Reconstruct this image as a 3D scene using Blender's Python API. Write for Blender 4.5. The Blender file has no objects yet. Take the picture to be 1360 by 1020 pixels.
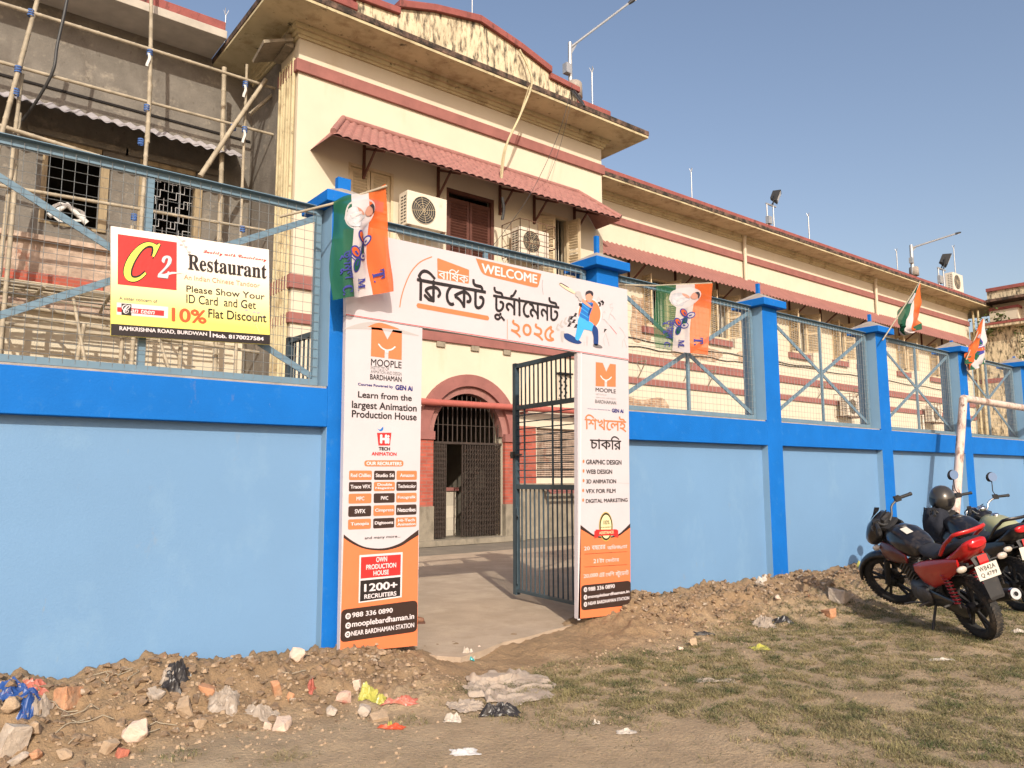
import bpy, math, random
import numpy as np
from mathutils import Vector, Matrix, noise as mnoise
random.seed(7); rng = np.random.default_rng(7)
SC = bpy.context.scene
COL = SC.collection
R = math.radians
# ------------------------------------------------------------------ camera
F_PX, PITCH, ROLL, YAW = 1019.96, R(6.991), R(-0.184), R(38.568)
CAMP = Vector((0, -5.8, 1.55))
_s, _c = math.sin(YAW), math.cos(YAW)
_fw = Vector((_s, _c, 0)); _rt = Vector((_c, -_s, 0)); _up = Vector((0, 0, 1))
_F = _fw*math.cos(PITCH)+_up*math.sin(PITCH); _U = _up*math.cos(PITCH)-_fw*math.sin(PITCH)
_R2 = _rt*math.cos(ROLL)+_U*math.sin(ROLL); _U2 = _U*math.cos(ROLL)-_rt*math.sin(ROLL)
cam = bpy.data.cameras.new('camera'); camo = bpy.data.objects.new('camera', cam); COL.objects.link(camo)
cam.sensor_width = 36; cam.lens = F_PX/1360*36; cam.clip_start = 0.05; cam.clip_end = 3000
camo.matrix_world = Matrix(((_R2.x, _U2.x, -_F.x, CAMP.x), (_R2.y, _U2.y, -_F.y, CAMP.y), (_R2.z, _U2.z, -_F.z, CAMP.z), (0, 0, 0, 1)))
SC.camera = camo
# ------------------------------------------------------------------ sky, sun, exposure
SUN_EL, SUN_PHI = R(30), R(27)       # light travels towards +Y turned 27 degrees to +X
w = bpy.data.worlds.new('World'); SC.world = w; w.use_nodes = True
nt = w.node_tree; bg = nt.nodes['Background']
sky = nt.nodes.new('ShaderNodeTexSky'); sky.sky_type = 'NISHITA'; sky.sun_disc = False
sky.sun_elevation = SUN_EL; sky.sun_rotation = math.pi+SUN_PHI
sky.altitude = 0; sky.air_density = 1.25; sky.dust_density = 3.0; sky.ozone_density = 2.6
tint = nt.nodes.new('ShaderNodeMix'); tint.data_type = 'RGBA'; tint.blend_type = 'MULTIPLY'; tint.inputs['Factor'].default_value = 1; tint.inputs['B'].default_value = (1.13, .985, .935, 1)   # winter haze: a little more lavender than clear air
nt.links.new(sky.outputs[0], tint.inputs['A']); nt.links.new(tint.outputs['Result'], bg.inputs[0]); bg.inputs[1].default_value = 0.15
sun = bpy.data.lights.new('sun', 'SUN'); sun.energy = 3.85; sun.angle = R(0.5); sun.color = (1, 0.925, 0.80)
suno = bpy.data.objects.new('sun', sun); COL.objects.link(suno)
_sd = Vector((math.sin(SUN_PHI)*math.cos(SUN_EL), math.cos(SUN_PHI)*math.cos(SUN_EL), -math.sin(SUN_EL)))
suno.rotation_euler = _sd.to_track_quat('-Z', 'Y').to_euler(); suno.location = (-20, -40, 30)
SC.view_settings.view_transform = 'Standard'; SC.view_settings.look = 'None'
SC.view_settings.exposure = 0.22; SC.view_settings.gamma = 1

def at(px, py, X=None, Y=None, Z=None):
    d = _F*F_PX + _R2*(px-680) - _U2*(py-510)
    t = (X-CAMP.x)/d.x if X is not None else (Y-CAMP.y)/d.y if Y is not None else (Z-CAMP.z)/d.z
    return CAMP+d*t

# ------------------------------------------------------------------ materials
def srgb(r, g, b):
    f = lambda c: c/12.92 if c <= .04045 else ((c+.055)/1.055)**2.4
    return (f(r/255), f(g/255), f(b/255))
def mat(name, col, rough=.8, var=.12, vs=5, metal=0, bump=0, bs=60, stains=(), spec=.4, zs=1.0, trans=0, clear=0, brick=None):
    m = bpy.data.materials.new(name); m.use_nodes = True
    t = m.node_tree; N = t.nodes; L = t.links; b = N['Principled BSDF']
    b.inputs['Roughness'].default_value = rough; b.inputs['Metallic'].default_value = metal
    b.inputs['Specular IOR Level'].default_value = spec; b.inputs['Coat Weight'].default_value = clear
    geo = N.new('ShaderNodeNewGeometry'); pos = geo.outputs['Position']
    if var == 0 and not stains and not bump and not brick:
        b.inputs['Base Color'].default_value = (*col, 1)
        cur = None
    else:
        def nz(scale, zst=1.0, det=6, rgh=.6):
            mp = N.new('ShaderNodeMapping'); mp.inputs['Scale'].default_value = (1, 1, zst); L.new(pos, mp.inputs['Vector'])
            n = N.new('ShaderNodeTexNoise'); n.inputs['Scale'].default_value = scale; n.inputs['Detail'].default_value = det
            n.inputs['Roughness'].default_value = rgh; L.new(mp.outputs[0], n.inputs['Vector']); return n.outputs['Fac']
        rgb = N.new('ShaderNodeRGB'); rgb.outputs[0].default_value = (*col, 1); cur = rgb.outputs[0]
        if brick:
            sx = N.new('ShaderNodeSeparateXYZ'); L.new(pos, sx.inputs[0])
            ad = N.new('ShaderNodeMath'); L.new(sx.outputs[0], ad.inputs[0]); L.new(sx.outputs[1], ad.inputs[1])
            cx = N.new('ShaderNodeCombineXYZ'); L.new(ad.outputs[0], cx.inputs[0]); L.new(sx.outputs[2], cx.inputs[1])
            bt = N.new('ShaderNodeTexBrick'); L.new(cx.outputs[0], bt.inputs['Vector'])
            bt.inputs['Color1'].default_value = (*col, 1); bt.inputs['Color2'].default_value = (*[c*.72 for c in col], 1)
            bt.inputs['Mortar'].default_value = (*brick[0], 1); bt.inputs['Scale'].default_value = 1
            bt.inputs['Brick Width'].default_value = brick[1]; bt.inputs['Row Height'].default_value = brick[2]; bt.inputs['Mortar Size'].default_value = brick[3]
            cur = bt.outputs['Color']
        if var:
            mr = N.new('ShaderNodeMapRange'); mr.inputs['From Min'].default_value = .28; mr.inputs['From Max'].default_value = .72
            mr.inputs['To Min'].default_value = 1-var; mr.inputs['To Max'].default_value = 1+var
            L.new(nz(vs, zs), mr.inputs['Value'])
            mx = N.new('ShaderNodeMix'); mx.data_type = 'RGBA'; mx.blend_type = 'MULTIPLY'; mx.inputs['Factor'].default_value = 1
            L.new(cur, mx.inputs['A']); L.new(mr.outputs[0], mx.inputs['B']); cur = mx.outputs['Result']
        for (sc_, ssc, lo, hi, zst, amt) in stains:
            mr = N.new('ShaderNodeMapRange'); mr.inputs['From Min'].default_value = lo; mr.inputs['From Max'].default_value = hi
            mr.inputs['To Max'].default_value = amt; L.new(nz(ssc, zst, 8, .68), mr.inputs['Value'])
            mx = N.new('ShaderNodeMix'); mx.data_type = 'RGBA'; L.new(mr.outputs[0], mx.inputs['Factor'])
            L.new(cur, mx.inputs['A']); mx.inputs['B'].default_value = (*sc_, 1); cur = mx.outputs['Result']
        L.new(cur, b.inputs['Base Color'])
        if bump:
            bp = N.new('ShaderNodeBump'); bp.inputs['Strength'].default_value = bump; bp.inputs['Distance'].default_value = .02
            L.new(nz(bs, 1, 5, .65), bp.inputs['Height']); L.new(bp.outputs[0], b.inputs['Normal'])
    if trans:
        out = N['Material Output']; tr = N.new('ShaderNodeBsdfTranslucent'); tp = N.new('ShaderNodeBsdfTransparent')
        if cur is not None: L.new(cur, tr.inputs[0])
        else: tr.inputs[0].default_value = (*col, 1)
        m1 = N.new('ShaderNodeMixShader'); m1.inputs[0].default_value = .35; L.new(b.outputs[0], m1.inputs[1]); L.new(tr.outputs[0], m1.inputs[2])
        m2 = N.new('ShaderNodeMixShader'); m2.inputs[0].default_value = trans; L.new(m1.outputs[0], m2.inputs[1]); L.new(tp.outputs[0], m2.inputs[2])
        L.new(m2.outputs[0], out.inputs[0])
    return m
M = {}
GRIME = (.06, .05, .035); SOOT = (.022, .018, .014)
M['blue'] = mat('royal_blue_paint', (.006, .132, .47), .7, .10, 2.2, spec=.15, bump=.22, bs=70, stains=[((.05, .20, .46), 9, .56, .76, 1, .5), ((.24, .31, .42), 34, .655, .74, .3, .6), ((.22, .19, .15), 5, .64, .78, .5, .5)])
M['light_blue'] = mat('light_blue_paint', (.140, .268, .445), .75, .04, 1.1, bump=.16, bs=60, stains=[((.22, .36, .50), 2.2, .55, .8, .6, .4), ((.24, .27, .27), 13, .67, .75, .25, .7), ((.30, .26, .20), 3.3, .66, .80, .6, .45), ((.10, .20, .34), 50, .70, .76, 1, .6)])
M['side_blue'] = mat('pale_pillar_paint', (.185, .32, .46), .6, .06, 2, bump=.1, bs=70)
M['cement'] = mat('bare_cement', (.33, .29, .25), .9, .22, 7, bump=.35, bs=50, stains=[(GRIME, 9, .58, .75, 1, .5)])
M['cream'] = mat('cream_wall_paint', (.585, .52, .40), .85, .05, 1.2, bump=.14, bs=40, stains=[((.50, .39, .24), 1.4, .58, .80, .25, .5), ((.40, .32, .21), 7, .66, .80, .12, .45), (GRIME, 8, .71, .82, .25, .6)])
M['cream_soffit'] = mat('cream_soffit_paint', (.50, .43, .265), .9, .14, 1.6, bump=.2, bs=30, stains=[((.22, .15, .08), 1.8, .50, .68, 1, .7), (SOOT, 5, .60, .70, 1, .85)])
M['mould_cream'] = mat('mould_streaked_cream', (.62, .52, .35), .9, .12, 3, bump=.3, bs=30, stains=[(SOOT, 9, .47, .62, .3, .92), ((.2, .15, .09), 2.2, .5, .72, .5, .5)])
M['red'] = mat('terracotta_red_paint', (.27, .108, .092), .8, .14, 3, bump=.2, bs=40, stains=[(GRIME, 5, .6, .8, .4, .55)])
M['red_coping'] = mat('weathered_red_coping', (.26, .078, .066), .85, .2, 3, bump=.3, bs=40, stains=[(SOOT, 4, .55, .72, .5, .85)])
M['eave_edge'] = mat('sooty_eave_edge', (.17, .105, .075), .9, .35, 5, bump=.8, bs=22, stains=[(SOOT, 3.0, .38, .56, 1, .97), ((.45, .34, .22), 9, .62, .75, 1, .6)])
M['tile'] = mat('red_roof_tile', (.30, .138, .118), .85, .22, 4, bump=.3, bs=60, stains=[((.34, .19, .15), 6, .52, .75, 1, .6), (SOOT, 4, .58, .74, 1, .6)])
M['tin'] = mat('red_tin_sheet', (.27, .12, .10), .7, .15, 2, stains=[(GRIME, 3, .6, .8, 1, .5)])
M['grey_tin'] = mat('grey_cement_sheet', (.34, .32, .33), .85, .15, 3, stains=[(GRIME, 4, .55, .8, 1, .6)])
M['grey_render'] = mat('bare_grey_render', (.168, .152, .130), .95, .20, 2.2, bump=.7, bs=18, stains=[((.11, .095, .08), 1.5, .5, .68, .4, .7), ((.34, .30, .24), 3.5, .56, .70, 1, .6), ((.09, .075, .06), 9, .62, .70, .5, .7)])
M['grey_slab'] = mat('grey_slab_edge', (.42, .38, .32), .9, .15, 3)
M['stripped'] = mat('stripped_pink_plaster', (.47, .355, .275), .95, .22, 5, bump=1.0, bs=16, brick=((.40, .30, .23), .26, .085, .012), stains=[((.30, .115, .07), 2.0, .60, .66, .6, .8), ((.24, .18, .13), 3.5, .54, .66, .6, .75), ((.50, .40, .32), 5, .56, .66, 1, .8), (SOOT, 3, .70, .76, .6, .9)])
M['brick'] = mat('painted_red_brick', (.42, .095, .06), .85, .18, 6, bump=.3, bs=50, brick=((.28, .12, .09), .24, .075, .010), stains=[((.5, .35, .28), 9, .62, .78, .5, .5)])
M['brick_worn'] = mat('worn_brickwork', (.40, .24, .15), .95, .2, 6, bump=.5, bs=50, brick=((.42, .34, .25), .24, .075, .012), stains=[((.55, .45, .33), 3, .5, .66, 1, .9)])
M['plinth'] = mat('grey_plinth_render', (.27, .23, .17), .9, .2, 4, bump=.3, bs=40, stains=[(GRIME, 5, .5, .75, .4, .7)])
M['dark'] = mat('dark_opening', (.012, .010, .009), .9, 0)
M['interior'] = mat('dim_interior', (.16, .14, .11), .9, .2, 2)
M['pale_tile'] = mat('pale_wall_tile', (.62, .55, .44), .4, .05, 3, brick=((.42, .38, .3), .4, .3, .006))
M['shutter_cream'] = mat('cream_shutter_paint', (.58, .47, .31), .7, .15, 5, stains=[((.25, .18, .1), 7, .58, .78, .4, .6)])
M['shutter_brown'] = mat('brown_shutter_paint', (.105, .040, .028), .6, .2, 6)
M['iron'] = mat('dark_iron', (.055, .04, .032), .7, .3, 12, metal=.2, stains=[((.18, .08, .04), 14, .58, .72, 1, .6)])
M['gate_iron'] = mat('gate_blue_grey_iron', (.045, .072, .092), .5, .12, 8, metal=.1)
M['fence_iron'] = mat('fence_blue_grey_paint', (.125, .205, .27), .5, .1, 7, stains=[((.32, .36, .38), 20, .66, .8, 1, .4)])
M['wire'] = mat('wire_mesh_steel', (.24, .255, .255), .5, .15, 10, metal=.4)
M['bamboo'] = mat('dry_bamboo', (.345, .295, .215), .7, .25, 5, stains=[((.16, .11, .07), 10, .58, .78, .5, .7)])
M['rope'] = mat('blue_tie_rope', (.05, .12, .33), .8, .2, 20)
M['pale_cloth'] = mat('pale_rag', (.6, .6, .58), .9, .1, 10)
M['galv'] = mat('galvanised_steel', (.50, .49, .47), .4, .12, 6, metal=.6)
M['dark_metal'] = mat('dark_lamp_housing', (.04, .04, .04), .5, .1, 6)
M['lens'] = mat('lamp_glass', (.55, .50, .42), .15, .1, 9)
M['ac_white'] = mat('ac_casing_white', (.62, .56, .46), .5, .08, 5, stains=[((.36, .26, .15), 6, .6, .8, .4, .6)])
M['white_paint'] = mat('chalky_white', (.66, .60, .52), .7, .1, 6)
M['rust_cage'] = mat('rusty_cage_iron', (.12, .065, .04), .8, .25, 9)
M['red_pipe'] = mat('red_pipe_paint', (.40, .11, .085), .5, .12, 6, stains=[((.55, .3, .25), 8, .6, .8, 1, .5)])
M['goal'] = mat('rusty_white_post', (.60, .47, .40), .7, .15, 7, stains=[((.17, .085, .055), 8, .52, .64, .35, .9), ((.045, .03, .025), 18, .64, .72, .5, .9)])
M['flex'] = mat('banner_flex_white', (.53, .485, .505), .42, .03, 3, bump=.30, bs=3.2)
M['orange'] = mat('print_orange', (.70, .185, .072), .42, .04, 5, bump=.30, bs=3.2)
M['ink'] = mat('print_black', (.022, .016, .015), .42, .04, 5, bump=.30, bs=3.2)
M['umber'] = mat('print_dark_brown', (.040, .022, .017), .42, .04, 5, bump=.30, bs=3.2)
M['navy'] = mat('print_navy', (.025, .025, .16), .42, .04, 5, bump=.30, bs=3.2)
M['pwhite'] = mat('print_white', (.64, .59, .60), .42, .04, 5, bump=.30, bs=3.2)
M['pred'] = mat('print_red', (.62, .03, .028), .42, .04, 5, bump=.30, bs=3.2)
M['gold'] = mat('print_gold', (.50, .36, .09), .5, 0)
M['pale_gold'] = mat('print_pale_gold', (.74, .66, .36), .42, .04, 5, bump=.30, bs=3.2)
M['pgrey'] = mat('print_grey', (.16, .15, .15), .5, 0)
M['pmid'] = mat('print_mid_grey', (.42, .39, .38), .5, 0)
M['skin_print'] = mat('print_skin', (.62, .28, .19), .5, 0)
M['kit_blue'] = mat('print_kit_blue', (.018, .15, .47), .5, 0)
M['kit_light'] = mat('print_kit_light_blue', (.05, .36, .72), .5, 0)
M['kit_dark'] = mat('print_kit_dark_blue', (.015, .045, .17), .5, 0)
M['cane'] = mat('print_willow', (.68, .56, .38), .5, 0)
M['sign_red'] = mat('sign_red', (.74, .035, .03), .42, .04, 5, bump=.30, bs=3.2)
M['sign_yellow'] = mat('sign_yellow', (.74, .70, .10), .5, 0)
M['sign_orange'] = mat('sign_orange_red', (.66, .095, .025), .5, 0)
M['sign_brown'] = mat('sign_tan', (.50, .22, .13), .5, 0)
# flag cloth
M['f_orange'] = mat('flag_orange', (.82, .16, .03), .8, .06, 4, trans=.10)
M['f_white'] = mat('flag_white', (.72, .66, .66), .8, .06, 4, trans=.10)
M['f_green'] = mat('flag_green', (.012, .125, .065), .8, .08, 4, trans=.10)
M['f_green_lit'] = mat('flag_thin_green', (.03, .17, .07), .8, .08, 4, trans=.45)
M['f_orange_thin'] = mat('flag_thin_orange', (.82, .16, .03), .8, .06, 4, trans=.25)
M['f_white_thin'] = mat('flag_thin_white', (.72, .66, .66), .8, .06, 4, trans=.22)
M['f_blue'] = mat('flag_ink_blue', (.03, .035, .22), .8, 0)
M['f_grey'] = mat('flag_drape_grey', (.40, .40, .42), .8, .25, 14)
M['f_skin'] = mat('flag_skin_tone', (.45, .22, .16), .8, .1, 9)
M['f_hair'] = mat('flag_dark_hair', (.03, .025, .035), .8, 0)

# ------------------------------------------------------------------ mesh building
class MB:
    def __init__(s): s.v = []; s.f = []; s.sm = []
    def add(s, vs, fs, smooth=False):
        n = len(s.v); s.v += [tuple(v) for v in vs]; s.f += [tuple(i+n for i in f) for f in fs]; s.sm += [smooth]*len(fs); return s
    def box(s, x0, x1, y0, y1, z0, z1):
        return s.add([(x0, y0, z0), (x1, y0, z0), (x1, y1, z0), (x0, y1, z0), (x0, y0, z1), (x1, y0, z1), (x1, y1, z1), (x0, y1, z1)],
                     [(0, 3, 2, 1), (4, 5, 6, 7), (0, 1, 5, 4), (1, 2, 6, 5), (2, 3, 7, 6), (3, 0, 4, 7)])
    def obox(s, c, ax, ay, az):       # oriented box: centre and three half axes
        c = Vector(c); ax = Vector(ax); ay = Vector(ay); az = Vector(az)
        P = [c+ax*i+ay*j+az*k for k in (-1, 1) for (i, j) in ((-1, -1), (1, -1), (1, 1), (-1, 1))]
        return s.add(P, [(0, 3, 2, 1), (4, 5, 6, 7), (0, 1, 5, 4), (1, 2, 6, 5), (2, 3, 7, 6), (3, 0, 4, 7)])
    def bar(s, p, q, wd, dp, up=(0, 0, 1)):   # rectangular bar from p to q
        p = Vector(p); q = Vector(q); d = (q-p); L = d.length; d.normalize(); u = Vector(up)
        sdir = d.cross(u)
        if sdir.length < 1e-4: sdir = d.cross(Vector((0, 1, 0)))
        sdir.normalize(); u = sdir.cross(d)
        return s.obox((p+q)/2, d*L/2, sdir*wd/2, u*dp/2)
    def tube(s, pts, r, n=8, cap=True, smooth=True):
        pts = [Vector(p) for p in pts]; k = len(pts); rs = r if isinstance(r, (list, tuple)) else [r]*k
        vs = []; up = None
        for i in range(k):
            d = (pts[min(i+1, k-1)]-pts[max(i-1, 0)]).normalized()
            if up is None:
                up = Vector((0, 0, 1)) if abs(d.z) < .9 else Vector((1, 0, 0))
            a = d.cross(up)
            if a.length < 1e-5: a = d.cross(Vector((0, 1, 0)))
            a.normalize(); up = a.cross(d).normalized()
            for j in range(n):
                t = 2*math.pi*j/n; vs.append(pts[i]+(a*math.cos(t)+up*math.sin(t))*rs[i])
        fs = [(i*n+j, i*n+(j+1) % n, (i+1)*n+(j+1) % n, (i+1)*n+j) for i in range(k-1) for j in range(n)]
        s.add(vs, fs, smooth)
        if cap: s.add(vs[:n], [tuple(range(n))[::-1]]); s.add(vs[-n:], [tuple(range(n))])
        return s
    def lathe(s, prof, c=(0, 0, 0), axis='z', n=24, smooth=True):   # prof: list of (r, h)
        vs = []
        for (r, h) in prof:
            for j in range(n):
                t = 2*math.pi*j/n; a, b = r*math.cos(t), r*math.sin(t)
                p = (a, b, h) if axis == 'z' else (a, h, b) if axis == 'y' else (h, a, b)
                vs.append((p[0]+c[0], p[1]+c[1], p[2]+c[2]))
        k = len(prof)
        return s.add(vs, [(i*n+j, i*n+(j+1) % n, (i+1)*n+(j+1) % n, (i+1)*n+j) for i in range(k-1) for j in range(n)], smooth)
    def loft(s, rings, smooth=True, cap=True, close=True):
        n = len(rings[0]); vs = [p for r in rings for p in r]; k = len(rings); e = n if close else n-1
        s.add(vs, [(i*n+j, i*n+(j+1) % n, (i+1)*n+(j+1) % n, (i+1)*n+j) for i in range(k-1) for j in range(e)], smooth)
        if cap: s.add(rings[0], [tuple(range(n))[::-1]]); s.add(rings[-1], [tuple(range(n))])
        return s
    def body(s, secs, n=20, smooth=True):      # secs: (x, zc, halfwidth, up, down, exponent)
        rings = []
        for (x, zc, hw, hu, hd, e) in secs:
            ring = []
            for j in range(n):
                t = 2*math.pi*j/n; ct, st = math.cos(t), math.sin(t)
                y = math.copysign(abs(ct)**(2/e), ct)*hw; z = math.copysign(abs(st)**(2/e), st)*(hu if st > 0 else hd)
                ring.append((x, y, zc+z))
            rings.append(ring)
        return s.loft(rings, smooth)
    def grid(s, fn, nu, nv, smooth=True):
        vs = [fn(i/nu, j/nv) for j in range(nv+1) for i in range(nu+1)]
        return s.add(vs, [(j*(nu+1)+i, j*(nu+1)+i+1, (j+1)*(nu+1)+i+1, (j+1)*(nu+1)+i) for j in range(nv) for i in range(nu)], smooth)
    def prism(s, poly, y0, y1):                 # polygon in X,Z extruded along Y (convex or simple)
        n = len(poly); vs = [(x, y0, z) for x, z in poly]+[(x, y1, z) for x, z in poly]
        return s.add(vs, [tuple(range(n)), tuple(range(2*n-1, n-1, -1))]+[(i, i+n, (i+1) % n+n, (i+1) % n) for i in range(n)])
    def xf(s, fn): s.v = [tuple(fn(Vector(v))) for v in s.v]; return s
    def build(s, name, material, parent=None, world=True, bevel=0, label=None):
        me = bpy.data.meshes.new(name); off = Vector((0, 0, 0))
        if parent is not None and world:
            off = parent.location.copy(); q = parent.parent
            while q is not None: off += q.location; q = q.parent
        me.from_pydata([(v[0]-off.x, v[1]-off.y, v[2]-off.z) for v in s.v], [], s.f)
        me.polygons.foreach_set('use_smooth', s.sm); me.materials.append(material); me.update()
        o = bpy.data.objects.new(name, me); COL.objects.link(o)
        if parent is not None: o.parent = parent
        if bevel:
            bv = o.modifiers.new('edge', 'BEVEL'); bv.width = bevel; bv.segments = 2; bv.limit_method = 'ANGLE'; bv.angle_limit = R(40)
        if label: o['label'] = label
        return o
def tag(o, label=None, cat=None, group=None, kind=None):
    if label: o['label'] = label
    if cat: o['category'] = cat
    if group: o['group'] = group
    if kind: o['kind'] = kind
    return o
def thing(name, label, cat, loc=(0, 0, 0), group=None):
    o = bpy.data.objects.new(name, None); o.empty_display_size = .2; COL.objects.link(o); o.location = loc
    return tag(o, label, cat, group)
def copy_tree(o, parent=None):
    c = o.copy(); COL.objects.link(c)
    if parent is not None: c.parent = parent; c.matrix_parent_inverse = o.matrix_parent_inverse.copy()
    for ch in list(o.children): copy_tree(ch, c)
    return c
# ------------------------------------------------------------------ flat shapes and lettering
def _curve_mesh(cu):
    o = bpy.data.objects.new('tmp', cu); COL.objects.link(o)
    dg = bpy.context.evaluated_depsgraph_get(); me = bpy.data.meshes.new_from_object(o.evaluated_get(dg))
    vs = [v.co.copy() for v in me.vertices]; fs = [tuple(p.vertices) for p in me.polygons]
    bpy.data.objects.remove(o); bpy.data.meshes.remove(me); bpy.data.curves.remove(cu)
    return vs, fs
def plate(contours, ext=0.0, offset=0.0):      # contours: outer and holes, in 2D; returns filled mesh, optionally extruded +-ext
    cu = bpy.data.curves.new('tmp', 'CURVE'); cu.dimensions = '2D'; cu.fill_mode = 'BOTH'; cu.extrude = ext; cu.offset = offset
    for c in contours:
        sp = cu.splines.new('POLY'); sp.points.add(len(c)-1); sp.use_cyclic_u = True
        for p, q in zip(sp.points, c): p.co = (q[0], q[1], 0, 1)
    return _curve_mesh(cu)
def fill2d(contours):                           # constrained triangulation of one outline with its holes
    from mathutils.geometry import delaunay_2d_cdt
    P = []; E = []
    for c in contours:
        q = [c[0]]
        for p in c[1:]:
            if (p[0]-q[-1][0])**2+(p[1]-q[-1][1])**2 > 1e-6: q.append(p)
        if (q[0][0]-q[-1][0])**2+(q[0][1]-q[-1][1])**2 < 1e-6: q.pop()
        n = len(P); k = len(q); P += [Vector(p) for p in q]; E += [(n+i, n+(i+1) % k) for i in range(k)]
    vs, es, fs, *_ = delaunay_2d_cdt(P, E, [], 1, 1e-5)
    out = []
    for f in fs:
        c = sum((vs[i] for i in f), Vector((0, 0)))/len(f)
        if _inside(c, contours[0]) and not any(_inside(c, h) for h in contours[1:]): out.append(tuple(f))
    return [Vector((v.x, v.y, 0)) for v in vs], out
def text2d(s, bold=0.0, shear=0.0, spacing=1.0):
    cu = bpy.data.curves.new('tmp', 'FONT'); cu.body = s; cu.shear = shear; cu.space_character = spacing; cu.resolution_u = 6
    vs, fs = _curve_mesh(cu)
    return embolden(vs, fs, bold)
def embolden(vs, fs, b):
    if b <= 0: return vs, fs
    V = []; F_ = []
    for i, (dx, dy) in enumerate(((0, 0), (-b, 0), (b, 0), (0, b*.8), (0, -b*.8))):
        n = len(V); V += [Vector((v[0]+dx, v[1]+dy, i*.00006)) for v in vs]; F_ += [tuple(k+n for k in f) for f in fs]
    return V, F_
def _outline(s):
    cu = bpy.data.curves.new('tmp', 'FONT'); cu.body = s; o = bpy.data.objects.new('tmp', cu); COL.objects.link(o)
    bpy.context.view_layer.update()
    cc = o.to_curve(bpy.context.evaluated_depsgraph_get(), apply_modifiers=False); out = []
    for sp in cc.splines:
        pts = []; B = sp.bezier_points; n = len(B)
        for i in range(n):
            a, b = B[i], B[(i+1) % n]
            for k in range(5):
                t = k/5; q = a.co*(1-t)**3+a.handle_right*3*t*(1-t)**2+b.handle_left*3*t*t*(1-t)+b.co*t**3; pts.append((q.x, q.y))
        out.append(pts)
    o.to_curve_clear(); bpy.data.objects.remove(o); bpy.data.curves.remove(cu); return out
def _area(p): return sum(p[i][0]*p[(i+1) % len(p)][1]-p[(i+1) % len(p)][0]*p[i][1] for i in range(len(p)))/2
def _inside(pt, poly):
    x, y = pt; c = False; n = len(poly)
    for i in range(n):
        (x1, y1), (x2, y2) = poly[i], poly[i-1]
        if (y1 > y) != (y2 > y) and x < (x2-x1)*(y-y1)/(y2-y1)+x1: c = not c
    return c
def stroke2d(pts, wd):                         # ribbon polygon along a polyline with round ends
    pts = [Vector((p[0], p[1])) for p in pts]; L = []; Rr = []; n = len(pts)
    for i in range(n):
        d = (pts[min(i+1, n-1)]-pts[max(i-1, 0)]).normalized(); nn = Vector((-d.y, d.x))*wd/2
        L.append(pts[i]+nn); Rr.append(pts[i]-nn)
    def capp(p, d):
        a0 = math.atan2(d.y, d.x); return [p+Vector((math.cos(a0+t), math.sin(a0+t)))*wd/2 for t in (math.pi/3, 0, -math.pi/3)]
    e = capp(pts[-1], (pts[-1]-pts[-2])); b = capp(pts[0], (pts[0]-pts[1]))
    return [tuple(p) for p in L+e+Rr[::-1]+b]
def smooth2d(pts, k=6):                        # Catmull-Rom through points
    out = []; n = len(pts)
    for i in range(n-1):
        p0, p1, p2, p3 = [Vector(pts[min(max(j, 0), n-1)]) for j in (i-1, i, i+1, i+2)]
        for j in range(k):
            t = j/k; out.append(tuple(.5*((2*p1)+(p2-p0)*t+(2*p0-5*p1+4*p2-p3)*t*t+(3*p1-p0-3*p2+p3)*t**3)))
    out.append(tuple(pts[-1])); return out
_gl = {}
def glyph(ch):
    if ch not in _gl:
        sp = _outline(ch); adv = None
        outs = [p for p in sp if _area(p) < 0]; holes = [p for p in sp if _area(p) >= 0]
        if not outs: outs, holes = holes, []
        _gl[ch] = [[o]+[h for h in holes if _inside(h[0], o)] for o in outs]
    return _gl[ch]
def adv(s):
    a = max(p[0] for q in _outline('|'+s+'|') for p in q); b = max(p[0] for q in _outline('||') for p in q); return a-b
def bengali(tokens, bold=0.0):                 # glyphs placed in the order they are seen, shapes the script joins drawn by stroke
    x = 0; V = []; Fc = []; layer = 0
    HL = max(p[1] for g in glyph('ন') for p in g[0]); T = .075
    def put(contours, dx=0, dy=0, sx=1, sy=1, off=bold):
        nonlocal layer
        vs, fs = fill2d([[(dx+p[0]*sx, dy+p[1]*sy) for p in c] for c in contours])
        n = len(V); V.extend([(v.x, v.y, layer*.00012) for v in vs]); Fc.extend([tuple(i+n for i in f) for f in fs]); layer += 1
    for tk in tokens:
        if tk == ' ': x += .28; continue
        if tk == 'REPH': put([stroke2d([(x-.30, HL+.05), (x-.17, HL+.12), (x-.05, HL+.30)], T)]); continue
        if tk == 'KRA':
            w_ = .86
            put([stroke2d([(x-.02, HL-T/2), (x+w_+.02, HL-T/2)], T)])
            put([stroke2d([(x+.40, HL), (x+.40, .04)], T)])
            put([stroke2d(smooth2d([(x+.40, HL-.18), (x+.22, HL-.22), (x+.10, HL-.31), (x+.22, HL-.42), (x+.40, .05)]), T)])
            put([stroke2d([(x+.06, .16), (x+.22, .06), (x+.40, .05)], T)])
            put([stroke2d(smooth2d([(x+.40, HL-.16), (x+.58, HL-.2), (x+.66, HL-.32), (x+.60, HL-.42)]), T)])
            x += w_; continue
        if isinstance(tk, tuple): ch, dx, dy, sx, sy, a = tk
        else: ch, dx, dy, sx, sy, a = tk, 0, 0, 1, 1, None
        for g in glyph(ch): put(g, x+dx, dy, sx, sy)
        if ch in 'ুূ' and a is None: continue
        x += a if a is not None else .235 if ch == 'ি' else adv(ch)*sx
    return embolden(V, Fc, bold) if bold <= 0 else tuple(_bold3(V, Fc, bold))
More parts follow.
